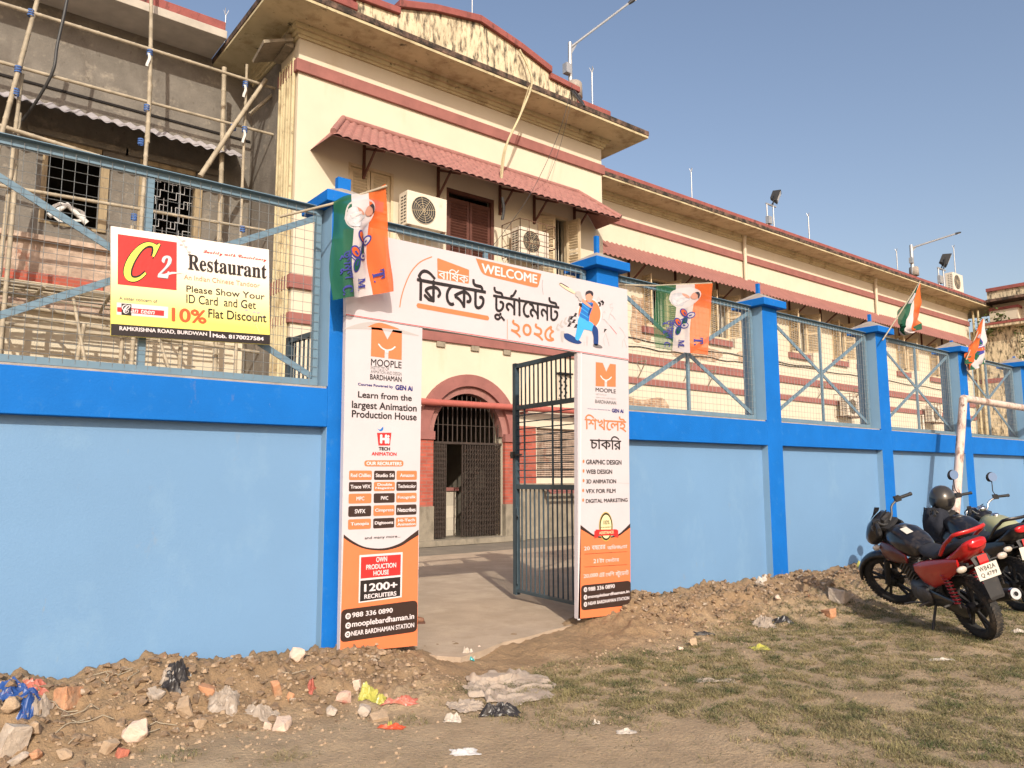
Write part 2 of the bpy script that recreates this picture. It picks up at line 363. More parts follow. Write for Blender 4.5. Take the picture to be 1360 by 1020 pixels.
def _bold3(V, Fc, b):
    W_ = []; F_ = []
    for i, (dx, dy) in enumerate(((0, 0), (-b, 0), (b, 0), (0, b*.8), (0, -b*.8))):
        n = len(W_); W_ += [(v[0]+dx, v[1]+dy, v[2]+i*.00002) for v in V]; F_ += [tuple(k+n for k in f) for f in Fc]
    return W_, F_
class Face:
    """a flat printed face on the plane Y=y, facing -Y; positions are read off the photograph onto that plane"""
    def __init__(s, parent, y): s.p = parent; s.y = y; s.k = 0
    def P(s, px, py): q = at(px, py, Y=s.y); return (q.x, q.z)
    def flat(s, contours, material, name='print', parent=None, lift=None, px=True, label=None):
        if px: contours = [[s.P(*q) for q in c] for c in contours]
        vs, fs = plate(contours); s.k += 1; l = s.y-.0012-(.0007*(lift or 0))
        return MB().add([(v.x, l, v.y) for v in vs], fs).build(name, material, parent or s.p, label=label)
    def fit(s, vf, bl, tr, material, name='lettering', parent=None, lift=3, label=None):
        V, Fc = vf; xs = [v[0] for v in V]; ys = [v[1] for v in V]; a = s.P(*bl); b = s.P(*tr)
        x0, x1, y0, y1 = min(xs), max(xs), min(ys), max(ys); l = s.y-.0012-.0007*lift
        mb = MB().add([(a[0]+(v[0]-x0)/(x1-x0)*(b[0]-a[0]), l-(v[2] if len(v) > 2 else 0), a[1]+(v[1]-y0)/(y1-y0)*(b[1]-a[1])) for v in V], Fc)
        return mb.build(name, material, parent or s.p, label=label)
    def text(s, t, bl, tr, material, bold=0.0, shear=0.0, **k): return s.fit(text2d(t, bold, shear), bl, tr, material, **k)
    def skew(s, vf, bl, tr, material, q, slope, name='lettering', parent=None, lift=3):
        # lettering that follows the tilt of a sign hung a little out of square
        V, Fc = vf; xs = [v[0] for v in V]; ys = [v[1] for v in V]; x0, x1, y0, y1 = min(xs), max(xs), min(ys), max(ys); l = s.y-.0012-.0007*lift; P = []
        sb = slope(*bl); st = slope(*tr)
        for v in V:
            a = (v[0]-x0)/(x1-x0); b = (v[1]-y0)/(y1-y0); x = bl[0]+a*(tr[0]-bl[0]); y = (bl[1]+sb*(x-bl[0]))*(1-b)+(tr[1]-st*(tr[0]-x))*b
            r = s.P(*q(x, y)); P.append((r[0], l-(v[2] if len(v) > 2 else 0), r[1]))
        return MB().add(P, Fc).build(name, material, parent or s.p)
    def bn(s, toks, bl, tr, material, bold=0.0, **k): return s.fit(bengali(toks, bold), bl, tr, material, **k)
def rrect(p0, p1, p2, p3, r=.25, k=4):          # rounded quad through 4 corners, r as share of the short side
    P = [Vector(p) for p in (p0, p1, p2, p3)]; out = []
    L = min((P[1]-P[0]).length, (P[2]-P[1]).length)*r
    for i in range(4):
        a, b, c = P[i-1], P[i], P[(i+1) % 4]; u = b+(a-b).normalized()*L; v = b+(c-b).normalized()*L
        for j in range(k+1):
            t = j/k; out.append(tuple(u*(1-t)**2+b*2*t*(1-t)+v*t*t))
    return out
def ell(cx, cy, rx, ry, n=28): return [(cx+rx*math.cos(2*math.pi*i/n), cy+ry*math.sin(2*math.pi*i/n)) for i in range(n)]
# ================================================================== THE SETTING: ground, path, road
def _hash(ix, iy, s): 
    h = (ix*374761393+iy*668265263+s*1442695041).astype(np.int64) & 0x7fffffff
    h = ((h ^ (h >> 13))*1274126177) & 0x7fffffff
    return ((h ^ (h >> 16)) & 0xffff)/65535.0
def vnoise(x, y, s=0):
    ix = np.floor(x).astype(np.int64); iy = np.floor(y).astype(np.int64); fx = x-ix; fy = y-iy
    fx = fx*fx*(3-2*fx); fy = fy*fy*(3-2*fy)
    return (_hash(ix, iy, s)*(1-fx)+_hash(ix+1, iy, s)*fx)*(1-fy)+(_hash(ix, iy+1, s)*(1-fx)+_hash(ix+1, iy+1, s)*fx)*fy
def fbm(x, y, s=0, o=4):
    a = 0; t = 0; f = 1; g = 1
    for i in range(o): a = a+vnoise(x*f, y*f, s+i)*g; t += g; f *= 2.03; g *= .52
    return a/t-.5
HX = [-9, 0, 1.5, 2.7, 3.2, 3.7, 5.2, 5.8, 6.3, 9, 11, 20, 40]; HH = [.28, .30, .29, .20, .15, .08, .08, .17, .27, .26, .25, .2, .2]
WX = [-9, 1.0, 2.2, 2.9, 3.6, 5.0, 5.9, 7, 8.5, 12, 40]; WW = [.8, .85, .95, 1.3, 1.4, 1.4, .95, 1.15, 1.9, 2.2, 2.2]
def gz(x, y):
    x = np.asarray(x, float); y = np.asarray(y, float)
    H = np.interp(x, HX, HH); W = np.interp(x, WX, WW)*(1+.5*fbm(x*1.3, y*0+3.3, 5))
    t = np.clip(1+np.minimum(y, 0)/W, 0, 1); p = .45*t+.55*t*t*(3-2*t)
    m = np.clip(t*2.2, 0, 1)*np.clip((H-.05)/.12, 0, 1)
    z = H*p*(1+.55*fbm(x*2.1, y*2.1, 9))
    z = z+m*(.15*fbm(x*5.5, y*5.5, 20)+.15*np.abs(fbm(x*11, y*11, 31))+.06*fbm(x*27, y*27, 34))+.020*fbm(x*1.1, y*1.1, 40)+.014*fbm(x*7, y*7, 41)+.007*fbm(x*24, y*24, 44)
    z = z-.03*np.exp(-((x-4.4)/.9)**2-((y+.75)/.35)**2)
    z = z+.075*np.exp(-((x-8.9)/1.9)**2-((y+2.3)/1.3)**2)               # the turf swells a little where the motorcycles stand
    return np.where(y > .12, .05, z)
def gzf(x, y): return float(gz(x, y))
def gp(px, py):                                 # the ground point under a photograph pixel
    d = _F*F_PX+_R2*(px-680)-_U2*(py-510); d.normalize(); t = 2.0
    for i in range(4000):
        p = CAMP+d*t
        if p.z <= gzf(p.x, p.y) or t > 60: break
        t += .012
    return p
def steps(a): return np.concatenate([np.linspace(u, v, n, endpoint=False) for u, v, n in a]+[np.array([a[-1][1]])])
xs = steps([(-600, -30, 8), (-30, -2, 22), (-2, -.2, 30), (-.2, 9.6, 400), (9.6, 16, 110), (16, 30, 50), (30, 90, 12), (90, 700, 8)])
ys = steps([(-400, -20, 8), (-20, -5.2, 25), (-5.2, .16, 215), (.16, 30, 12), (30, 600, 8)])
gx, gy = np.meshgrid(xs, ys); gzv = gz(gx, gy)
nx, ny = len(xs), len(ys)
V = np.stack([gx.ravel(), gy.ravel(), gzv.ravel()], 1)
ii = np.arange(nx*ny).reshape(ny, nx); Fq = np.stack([ii[:-1, :-1], ii[:-1, 1:], ii[1:, 1:], ii[1:, :-1]], -1).reshape(-1, 4)
def np_mesh(name, V, Fq, material, smooth=True):
    me = bpy.data.meshes.new(name); me.vertices.add(len(V)); me.vertices.foreach_set('co', V.astype(np.float32).ravel())
    k = Fq.shape[1]; me.loops.add(Fq.size); me.loops.foreach_set('vertex_index', Fq.astype(np.int32).ravel())
    me.polygons.add(len(Fq)); me.polygons.foreach_set('loop_start', np.arange(0, Fq.size, k, dtype=np.int32))
    me.polygons.foreach_set('loop_total', np.full(len(Fq), k, dtype=np.int32))
    me.update(calc_edges=True); me.polygons.foreach_set('use_smooth', np.full(len(Fq), smooth)); me.materials.append(material)
    o = bpy.data.objects.new(name, me); COL.objects.link(o); return o
def grass_mask(x, y):                           # where the dry turf grows
    n = fbm(x*.8, y*.8, 60)+.7*fbm(x*2.6, y*2.6, 66)
    edge = np.clip((x-3.2+ .30*(y+2.4))/1.0, 0, 1)*np.clip((-y-.78-.2*np.clip(8-x, 0, 2)*0)/.35, 0, 1)
    edge = np.maximum(edge, np.clip((x-6.1)/.8, 0, 1)*np.clip((-y-.62)/.3, 0, 1))
    return edge*np.clip((n+.23)/.17, 0, 1)
M['dirt'] = mat('dry_earth', (.355, .260, .160), .98, .18, 2.6, bump=1.0, bs=38,
    stains=[((.41, .315, .205), 2.2, .50, .72, 1, .6), ((.20, .145, .085), 6, .54, .72, 1, .6), ((.17, .12, .07), 38, .60, .70, 1, .6), ((.50, .42, .31), 52, .66, .72, 1, .7)])
def fresh_soil(m):                              # the bank along the wall is freshly dug, browner soil with a ragged edge
    t = m.node_tree; N = t.nodes; L = t.links; b = N['Principled BSDF']; src = b.inputs['Base Color'].links[0].from_socket
    geo = N.new('ShaderNodeNewGeometry'); sp = N.new('ShaderNodeSeparateXYZ'); L.new(geo.outputs['Position'], sp.inputs[0])
    nz = N.new('ShaderNodeTexNoise'); nz.inputs['Scale'].default_value = 2.4; nz.inputs['Detail'].default_value = 7; L.new(geo.outputs['Position'], nz.inputs['Vector'])
    ad = N.new('ShaderNodeMath'); ad.operation = 'MULTIPLY_ADD'; ad.inputs[1].default_value = 1.3; L.new(nz.outputs['Fac'], ad.inputs[0]); L.new(sp.outputs[1], ad.inputs[2])
    mr = N.new('ShaderNodeMapRange'); mr.inputs['From Min'].default_value = -.45; mr.inputs['From Max'].default_value = .0; L.new(ad.outputs[0], mr.inputs['Value'])
    mx = N.new('ShaderNodeMix'); mx.data_type = 'RGBA'; mx.blend_type = 'MULTIPLY'; mx.inputs['B'].default_value = (.76, .69, .62, 1); L.new(mr.outputs[0], mx.inputs['Factor']); L.new(src, mx.inputs['A']); L.new(mx.outputs['Result'], b.inputs['Base Color'])
fresh_soil(M['dirt'])
g = np_mesh('ground', V, Fq, M['dirt']); tag(g, kind='structure')
# inner yard paving: one slab whose front edge breaks off unevenly in the gateway, and the lane in front of the building
M['paving'] = mat('dusty_brick_paving', (.42, .325, .235), .95, .12, 3, bump=.5, bs=60, stains=[((.34, .25, .165), 5, .5, .72, 1, .6), ((.52, .42, .31), 1.5, .5, .7, 1, .5), ((.28, .21, .15), 26, .6, .72, 1, .5)])
M['lane'] = mat('worn_lane_asphalt', (.205, .175, .135), .95, .15, 3, bump=.5, bs=80, stains=[((.30, .25, .18), 2, .5, .7, 1, .6)])
PZ = .10
edge = [at(px, py, Z=PZ) for px, py in [(500, 866), (552, 866), (580, 871), (612, 873), (640, 864), (668, 853), (700, 846), (735, 836), (768, 829), (800, 822)]]
edge = [(p.x, p.y) for p in edge]
poly = [(-14, .345), (2.9, .345), (2.9, edge[0][1])]+edge+[(edge[-1][0]+.02, .345), (60, .345), (60, 6.75), (-14, 6.75)]
vs, fs = plate([poly], .06)
tag(MB().add([(v.x, v.y, v.z+PZ-.06) for v in vs], fs).build('paved_path', M['paving']), kind='structure')
tag(MB().box(-14, 60, 6.75, 11.4, 0, PZ-.012).build('road', M['lane']), kind='structure')

# ------------------------------------------------------------------ boundary wall, pillars, fence panels
X0, S, PW = 2.7065, 3.1076, .336
ZC, ZB, ZT = 2.281, 1.968, 3.830              # coping, foot of the blue band, underside of pillar caps
def pillar_x(k): return X0+k*S
def wall_run(ks, label):
    t = thing('boundary_wall', label, 'wall', (pillar_x(ks[0]), 0, 0))
    a = MB(); b = MB(); c = MB(); r = MB()
    for k in ks:
        x0, x1 = pillar_x(k)+PW, pillar_x(k+1)
        a.box(x0, x1, .10, .28, -.1, ZB)                                    # recessed pale field
        b.box(x0, x1, .0, .34, ZB, ZC)                                      # projecting royal blue band
        c.box(x0+.002, x1-.002, .03, .31, ZC, ZC+.018)
    a.build('wall_field', M['light_blue'], t); b.build('blue_band', M['blue'], t, bevel=.006); c.build('coping', M['cement'], t)
    return t
wall_run(range(-4, 0), 'plain pale blue wall with a royal blue band, below the restaurant sign')
wall_run(range(1, 8), 'pale blue wall with a royal blue band, behind the parked motorcycles')
def make_pillar(k, label, gate=False):
    x = pillar_x(k); t = thing('wall_pillar', label, 'pillar', (x, 0, 0), 'blue masonry pillars along the wall')
    MB().box(x, x+PW, 0, .336, -.1, ZT).build('shaft', M['blue'], t, bevel=.006)
    sd = MB()
    for xx, sg in ((x, -1), (x+PW, 1)):
        if k in (0, 1) and (sg == 1) == (k == 0): continue                  # the faces towards the gateway stay royal blue
        sd.box(min(xx, xx+sg*.003), max(xx, xx+sg*.003), .008, .334, ZC+.02, ZT-.002)
        sd.box(min(xx, xx+sg*.003), max(xx, xx+sg*.003), .008, .10, -.1, ZB-.002)
    sd.build('pale_side', M['side_blue'], t)
    cap = MB(); e = .095; z0, z1, z2 = ZT, ZT+.10, ZT+.225
    cap.box(x-e, x+PW+e, -e, .336+e, z0, z1)
    cap.build('cap', M['blue'], t, bevel=.008)
    e -= .012; cx, cy = x+PW/2, .168; q = .03
    MB().add([(x-e, -e, z1), (x+PW+e, -e, z1), (x+PW+e, .336+e, z1), (x-e, .336+e, z1), (cx-q, cy-q, z2), (cx+q, cy-q, z2), (cx+q, cy+q, z2), (cx-q, cy+q, z2)],
        [(0, 1, 5, 4), (1, 2, 6, 5), (2, 3, 7, 6), (3, 0, 4, 7), (4, 5, 6, 7)]).build('cap_slope', M['cement'], t)
    return t
def stub(t, k, h, wx=.022, wy=.022):
    cx, cy = pillar_x(k)+PW/2, .168
    MB().box(cx-wx, cx+wx, cy-wy, cy+wy, ZT+.2, ZT+.225+h).build('post_stub', M['blue'], t)
PL = {-1: 'blue pillar at the far end of the panel carrying the restaurant sign', 0: 'royal blue gate pillar under the flag that drapes over a tall banner', 1: 'royal blue gate pillar behind the cricketer end of the welcome board',
      2: 'blue pillar with a tall cap stub, between the see-through flag and the motorcycles', 3: 'blue pillar standing behind the red motorcycle handlebar', 4: 'blue pillar just behind the white goalpost upright',
      5: 'blue pillar just beyond the goalpost upright, next to the far cross wing', 6: 'last blue pillar of the wall past the goalpost', -2: 'first blue pillar of the wall, far from the gateway'}
for k, lb in PL.items():
    t = make_pillar(k, lb, k == 1); stub(t, k, {0: .10, 1: .2, 2: .14, 3: .12, 4: .03, 5: .03}.get(k, .05), *((.06, .03) if k == 0 else ()))
def fence_panel(x0, x1, label, z0=ZC+.035, z1=ZT+.012, star=True, y=.17, post=True, ends=True):
    t = thing('fence_panel', label, 'fence', ((x0+x1)/2, y, z0), 'mesh fence panels on the wall')
    f = MB(); a, b = x0+.045, x1-.03
    f.box(a, b, y-.028, y+.028, z0, z0+.05); f.box(a-.02, b+.02, y-.012, y+.032, z1-.055, z1-.006); f.box(a-.02, b+.02, y-.062, y+.034, z1-.006, z1)
    f.box(a, a+.045, y-.025, y+.025, z0+.05, z1-.055); f.box(b-.045, b, y-.025, y+.025, z0+.05, z1-.055)
    f.build('frame', M['fence_iron'], t)
    cx, cz = (a+b)/2, (z0+z1)/2; yb = y+.012
    if star:
        for (p, q) in (((a+.04, z1-.09), (cx-.04, cz+.02)), ((b-.04, z1-.09), (cx+.04, cz+.02)), ((a+.04, z0+.08), (cx-.04, cz-.02)), ((b-.04, z0+.08), (cx+.04, cz-.02))):
            MB().bar((p[0], yb, p[1]), (q[0], yb, q[1]), .012, .05, up=(0, 0, 1)).build('brace', M['fence_iron'], t)
    if post: MB().box(cx-.025, cx+.025, yb-.012, yb+.012, z0+.05, z1-.055).build('centre_post', M['fence_iron'], t)
    w_ = MB(); r = .0019; n = int((b-a)/.076); m = int((z1-z0)/.076)
    jit = random.Random(int(x0*100))
    for i in range(1, n):
        x = a+(b-a)*i/n; o1 = jit.uniform(-.004, .004); w_.tube([(x, y-.03, z0+.02), (x+o1, y-.033, (z0+z1)/2), (x, y-.03, z1-.02)], r, 4, False, False)
    for j in range(1, m):
        z = z0+(z1-z0)*j/m; o1 = jit.uniform(-.005, .005); w_.tube([(a+.01, y-.034, z), (cx, y-.036, z+o1), (b-.01, y-.034, z)], r, 4, False, False)
    w_.build('wire_mesh', M['wire'], t)
    return t
FL = {-2: 'first mesh panel of the wall, two bays before the gateway', -1: 'blue-grey mesh panel behind the yellow restaurant sign', 1: 'mesh panel with a star brace, behind the see-through party flag', 2: 'mesh panel with crossed braces, next after the panel with the see-through flag',
      3: 'mesh panel with crossed braces above the red motorcycle', 4: 'mesh panel with crossed braces behind the goalpost crossbar', 5: 'last mesh panel of the wall, beyond the goalpost crossbar'}
for k, lb in FL.items(): fence_panel(pillar_x(k)+PW, pillar_x(k+1), lb)
fence_panel(pillar_x(0)+PW, pillar_x(1), 'mesh transom panel over the gateway, mostly hidden by the welcome board', z0=2.92, star=False)
# ================================================================== gate leaves
def gate_leaf(hx, hy, fx, fy, label):
    t = thing('gate_leaf', label, 'gate', (hx, hy, .2), 'open steel gate leaves')
    d = Vector((fx-hx, fy-hy, 0)); Ln = d.length; d.normalize(); n = Vector((-d.y, d.x, 0))
    P = lambda u, z, o=0: Vector((hx, hy, 0))+d*u+n*o+Vector((0, 0, z))
    def strip(mb, u0, u1, z0, z1, th): mb.obox(P((u0+u1)/2, (z0+z1)/2), d*(u1-u0)/2, n*th/2, Vector((0, 0, (z1-z0)/2)))
    m = MB(); strip(m, 0, .05, .2, 2.95, .05); strip(m, Ln-.065, Ln, .17, 2.96, .06)
    for z0, z1 in ((.2, .235), (1.42, 1.475), (2.38, 2.43), (2.90, 2.95)): strip(m, .05, Ln-.065, z0, z1, .045)
    m.build('frame', M['gate_iron'], t)
    b = MB(); k = 14
    for i in range(1, k): u = .05+(Ln-.115)*i/k; b.tube([P(u, .235), P(u, 1.42)], .010, 6)
    b.build('lower_bars', M['gate_iron'], t)
    b = MB()
    for i in range(1, k): u = .05+(Ln-.115)*i/k; b.tube([P(u, 2.43), P(u, 2.90)], .010, 6)
    b.build('upper_bars', M['gate_iron'], t)
    b = MB()
    for i in range(10): z = 1.56+.083*i; b.tube([P(.05, z), P(Ln-.065, z)], .007, 6)
    for u in (.30, .42, .84, .96): b.tube([P(u*Ln, 1.475), P(u*Ln, 2.38)], .012, 6)
    b.build('cross_bars', M['gate_iron'], t)
    h = MB(); h.tube([P(Ln-.10, .3, .03), P(Ln-.10, 1.2, .03)], .012, 8); h.tube([P(Ln-.10, 1.1, .03), P(Ln-.17, 1.1, .06)], .010, 8)
    h.build('drop_bolt', M['gate_iron'], t)
    h = MB(); h.tube([P(Ln-.2, 1.83, .03), P(Ln+.05, 1.83, .03)], .012, 8); h.obox(P(Ln-.02, 1.83, .03), d*.03, n*.03, (0, 0, .04)); h.build('latch', M['dark_metal'], t)
    return t
gate_leaf(5.775, .20, 5.92, 1.575, 'barred blue-grey steel gate leaf swung open beside the banner with the gold badge')
gate_leaf(3.085, .20, 3.00, 1.575, 'gate leaf swung open, its top seen through the mesh beside the restaurant sign')

# ================================================================== welcome board over the gateway
YB = -.14
def board(name, label, cat, corners, depth=.05, mtl='flex'):
    q = [at(px, py, Y=YB) for px, py in corners]; c = [(p.x, p.z) for p in q]
    t = thing(name, label, cat, (c[0][0], YB, min(p[1] for p in c)))
    vs, fs = plate([c], depth/2); MB().add([(v.x, YB+depth/2+v.z, v.y) for v in vs], fs).build('panel', M[mtl], t)
    return t
t = board('welcome_board', 'wide white board over the gateway with a cricketer and black Bengali lettering', 'banner', [(459.5, 418.6), (459.5, 303), (833, 384.5), (835, 478.6)])
Fc = Face(t, YB); Z4 = lambda x, y: (500+x/3.886, 310+y/3.886)
Fc.flat([smooth2d([Z4(512, 128), Z4(530, 175), Z4(545, 203), Z4(575, 220), Z4(700, 251), Z4(815, 278), Z4(835, 270), Z4(842, 245), Z4(851, 209)], 4)], M['orange'], 'welcome_tab')
Fc.text('WELCOME', Z4(541, 203), Z4(829, 214), M['pwhite'], .030)
Fc.flat([rrect(Z4(313, 126), Z4(478, 188), Z4(476, 260), Z4(315, 232), .1)], M['orange'], 'orange_patch')
Fc.bn(['ব', 'া', 'ি', 'ষ', 'REPH', 'ক'], Z4(318, 232), Z4(473, 200), M['pwhite'], .008)
Fc.bn(['ি', 'KRA', 'ে', 'ক', 'ট'], Z4(206, 345), Z4(564, 247), M['ink'], .016)
Fc.bn([('ট', 0, 0, 1, 1, None), ('ু', -.10, -.02, 1, 1, None), 'ন', 'REPH', 'া', 'ে', 'ম', ('ন', 0, .0, .8, 1, .52), ('ট', -.06, 0, 1, 1, None)], Z4(601, 446), Z4(942, 333), M['ink'], .016)
Fc.bn(['২', '০', '২', '৫'], Z4(693, 532), Z4(916, 478), M['orange'], .014)
Fc.flat([stroke2d([Fc.P(*Z4(217, 373)), Fc.P(*Z4(572, 437))], .045)], M['orange'], 'underline', px=False)
Fc.flat([stroke2d([Fc.P(*q) for q in smooth2d([Z4(285, 121), Z4(225, 148), Z4(178, 200), Z4(146, 270), Z4(128, 330), Z4(120, 380)], 4)], .010)], M['orange'], 'arc_line', px=False)
Fc.flat([stroke2d([Fc.P(*Z4(675, 445)), Fc.P(*Z4(675, 545))], .006)], M['orange'], 'thin_line', px=False)
Fc.flat([stroke2d([Fc.P(*q) for q in smooth2d([Z4(858, 240), Z4(855, 270), Z4(860, 315)], 4)], .004)], M['pgrey'], 'thin_line', px=False)
Fc.flat([stroke2d([Fc.P(459.8, 417.6), Fc.P(834.5, 477.4)], .006)], M['pred'], 'hem_line', px=False, lift=0)
ZC_ = lambda x, y: (730+x/10.2, 370+y/10.2)
Fc.flat([smooth2d([(455, 437), (480, 429), (500, 428), (520, 434), (540, 440), (556, 446.5), (500, 438), (455, 437)], 3)], M['pmid'], 'hill_line', lift=0)
Fc.flat([smooth2d([(488, 434), (503, 428.5), (520, 433), (530, 437.5), (510, 436)], 4)], M['orange'], 'hill_print', lift=1)
# the batsman, a flat print
def pp(pts, m, name, lift, sm=True): Fc.flat([[ZC_(*q) for q in (smooth2d(pts+[pts[0]], 4)[:-1] if sm else pts)]], M[m], name, lift=lift)
pic = thing.__call__ if False else None
pp(ell(537, 480, 168, 218), 'pwhite', 'sun_disc_rim', 1, False); pp(ell(537, 480, 150, 198), 'orange', 'sun_disc', 2, False)
for i, (x, y) in enumerate([(100, 650), (150, 605), (205, 565), (262, 545)]):
    pp([(x-22, y+30), (x+2, y-34), (x+30, y-44), (x+6, y+14), (x+40, y+50), (x+10, y+62)], 'pmid' if i < 3 else 'pgrey', 'chevron', 1, False)
for (x, y) in [(270, 625), (300, 530), (330, 575), (350, 490), (360, 640)]: pp([(x-35, y+28), (x-5, y-26), (x+30, y-14), (x+5, y+6), (x+12, y+24)], 'ink', 'chevron', 1, False)
for (x, y) in [(665, 350), (705, 330)]: pp([(x-22, y-20), (x+5, y-40), (x+32, y-10), (x+20, y+30), (x, y+30), (x+6, y)], 'ink', 'chevron', 3, False)
pp([(190, 745), (250, 745), (330, 790), (420, 855), (425, 875), (370, 885), (270, 855), (200, 805)], 'kit_dark', 'batsman_shin_pad', 3)
pp([(150, 715), (195, 715), (190, 780), (180, 860), (160, 845), (145, 770)], 'pmid', 'batsman_shoe', 3)
pp([(385, 560), (470, 640), (440, 740), (390, 835), (345, 815), (355, 730)], 'kit_light', 'batsman_leg', 4)
pp([(400, 500), (520, 570), (590, 620), (585, 710), (530, 700), (450, 680), (385, 620), (378, 570)], 'kit_light', 'batsman_thigh', 5)
pp([(600, 625), (645, 680), (655, 760), (650, 900), (595, 890), (590, 790), (572, 715), (580, 660)], 'kit_dark', 'batsman_leg_pad', 6)
pp([(590, 885), (650, 890), (700, 915), (705, 940), (640, 938), (588, 915)], 'pgrey', 'batsman_shoe', 6)
pp([(430, 330), (500, 320), (580, 330), (570, 410), (540, 490), (525, 580), (470, 550), (400, 505), (420, 430)], 'kit_blue', 'batsman_shirt', 6)
for a, b in (((425, 400), (520, 470)), ((410, 460), (515, 530)), ((440, 350), (530, 420))): Fc.flat([stroke2d([Fc.P(*ZC_(*a)), Fc.P(*ZC_(*b))], .008)], M['kit_light'], 'shirt_stripe', lift=7, px=False)
pp([(560, 350), (585, 345), (560, 410), (530, 500), (515, 480)], 'kit_dark', 'shirt_stripe', 7)
pp([(440, 270), (475, 300), (560, 380), (555, 400), (520, 380), (440, 320)], 'skin_print', 'batsman_arm', 8)
pp([(395, 330), (430, 340), (430, 385), (395, 365)], 'ink', 'batsman_elbow_band', 7)
pp([(485, 210), (530, 200), (580, 215), (575, 270), (545, 325), (505, 310), (485, 260)], 'skin_print', 'batsman_head', 8)
pp([(483, 235), (485, 185), (530, 162), (575, 180), (585, 215), (570, 240), (545, 205), (500, 215)], 'f_hair', 'batsman_hair', 9)
pp([(345, 185), (375, 172), (412, 185), (425, 225), (440, 265), (430, 305), (395, 300), (375, 255), (350, 240)], 'pmid', 'batsman_gloves', 8)
pp([(128, 66), (152, 60), (250, 118), (335, 182), (340, 200), (325, 205), (220, 148), (130, 82)], 'cane', 'cricket_bat', 7)
pp([(128, 66), (152, 60), (250, 118), (240, 122), (150, 72), (132, 78)], 'f_hair', 'bat_edge', 8)
def sk(*pts): Fc.flat([stroke2d([Fc.P(*ZC_(*q)) for q in pts], .0045)], M['pmid'], 'sketch_line', px=False, lift=2)
sk((850, 340), (815, 350), (820, 400), (855, 390)); sk((860, 400), (830, 450), (815, 480), (800, 550)); sk((820, 480), (850, 500), (890, 555)); sk((740, 680), (775, 685), (735, 735)); sk((760, 740), (725, 820), (740, 905))
sk((760, 745), (790, 850), (805, 910)); sk((945, 660), (990, 710), (1025, 790), (985, 850), (985, 930)); sk((1010, 830), (1025, 880), (1045, 935)); sk((500, 780), (495, 905)); sk((515, 785), (510, 905)); sk((640, 300), (660, 250), (690, 300))
sk((740, 555), (820, 645)); Fc.flat([stroke2d([Fc.P(*ZC_(820, 645)), Fc.P(*ZC_(905, 750))], .005)], M['pred'], 'sketch_line', px=False, lift=2)
sk((465, 850), (465, 905)); sk((725, 460), (745, 445), (750, 465)); sk((715, 480), (710, 550), (745, 560))

# ================================================================== the two tall banners
def m_logo(Fc, tl, tr, br, bl, parent=None):
    A, B, C_, D = [Vector(Fc.P(*q)) for q in (tl, tr, br, bl)]
    W = lambda u, v: tuple((A*(1-u)+B*u)*(1-v)+(D*(1-u)+C_*u)*v)
    k = Fc.flat([[W(*q) for q in [(0, 0), (.34, 0), (.52, .36), (.70, 0), (1, 0), (1, 1), (.56, 1), (.56, .80), (.44, .80), (.44, 1), (0, 1)]]], M['orange'], 'emblem', px=False)
    Fc.flat([stroke2d([W(*q) for q in smooth2d([(.24, .56), (.34, .67), (.50, .73), (.66, .68), (.77, .58)], 5)], .013), ], M['pwhite'], 'smile', px=False, parent=k, lift=2)
    Fc.flat([[W(*q) for q in [(.44, .72), (.56, .72), (.56, .82), (.44, .82)]]], M['pwhite'], 'smile', px=False, parent=k, lift=3)
CTL = [(451, 867.5), (459.5, 419.4), (561, 435.7), (554, 857.5)]
t = board('tall_banner', 'tall white and orange banner listing recruiters in rows of small tags', 'banner', CTL)
Fc = Face(t, YB); A = lambda x, y: (440+x/4.636, 420+y/4.636); B = lambda x, y: (440+x/4.08, 620+y/4.08)
m_logo(Fc, A(247, 65), A(435, 91), A(433, 270), A(243, 246))
def brand_lines(f, rows):
    for txt, bl, tr, m, bo in rows: Fc.text(txt, f(*bl), f(*tr), M[m], bo)
brand_lines(A, [('MOOPLE', (243, 303), (432, 280), 'ink', .008), ('INSTITUTE OF', (242, 325), (355, 316), 'pgrey', 0), ('ANIMATION AND DESIGN', (242, 349), (432, 346), 'pgrey', 0), ('BARDHAMAN', (238, 388), (432, 373), 'ink', .02),
    ('Courses Powered by', (163, 430), (380, 427), 'navy', .03), ('GEN Ai', (393, 453), (500, 430), 'navy', .05), ('Learn from the', (163, 500), (495, 485), 'ink', .022), ('largest Animation', (125, 578), (525, 545), 'ink', .022), ('Production House', (125, 622), (525, 600), 'ink', .022)])
hb = Fc.flat([[A(281, 718), A(370, 717), A(361, 796), A(290, 796)]], M['pred'], 'red_badge')
Fc.text('Hi', A(298, 785), A(358, 728), M['pwhite'], .07, parent=hb)
Fc.flat([smooth2d([A(283, 690), A(300, 698), A(318, 680), A(318, 700), A(300, 708), A(283, 690)], 3)], M['kit_blue'], 'bird_print')
brand_lines(A, [('TECH', (290, 826), (361, 806), 'ink', .05), ('ANIMATION', (247, 857), (401, 838), 'pred', .04)])
pl = Fc.flat([rrect(A(203, 887), A(444, 887), A(444, 925), A(203, 925), .48)], M['orange'], 'pill_label'); Fc.text('OUR RECRUITERS', A(215, 917), A(432, 897), M['pwhite'], .05, parent=pl)
rowsn = [['Red Chillies', 'Studio 56', 'Amazon'], ['Trace VFX', 'Double|Negative', 'Technicolor'], ['MPC', 'PWC', 'Fotografik'], ['SVFX', 'Cimpress', 'Netscribes'], ['Tutopia', 'Digitoonz', 'Hi-Tech|Animation']]
ry = [(20, 72), (82, 134), (146, 200), (213, 272), (285, 341)]; cx = [(93, 217), (229, 343), (351, 462)]
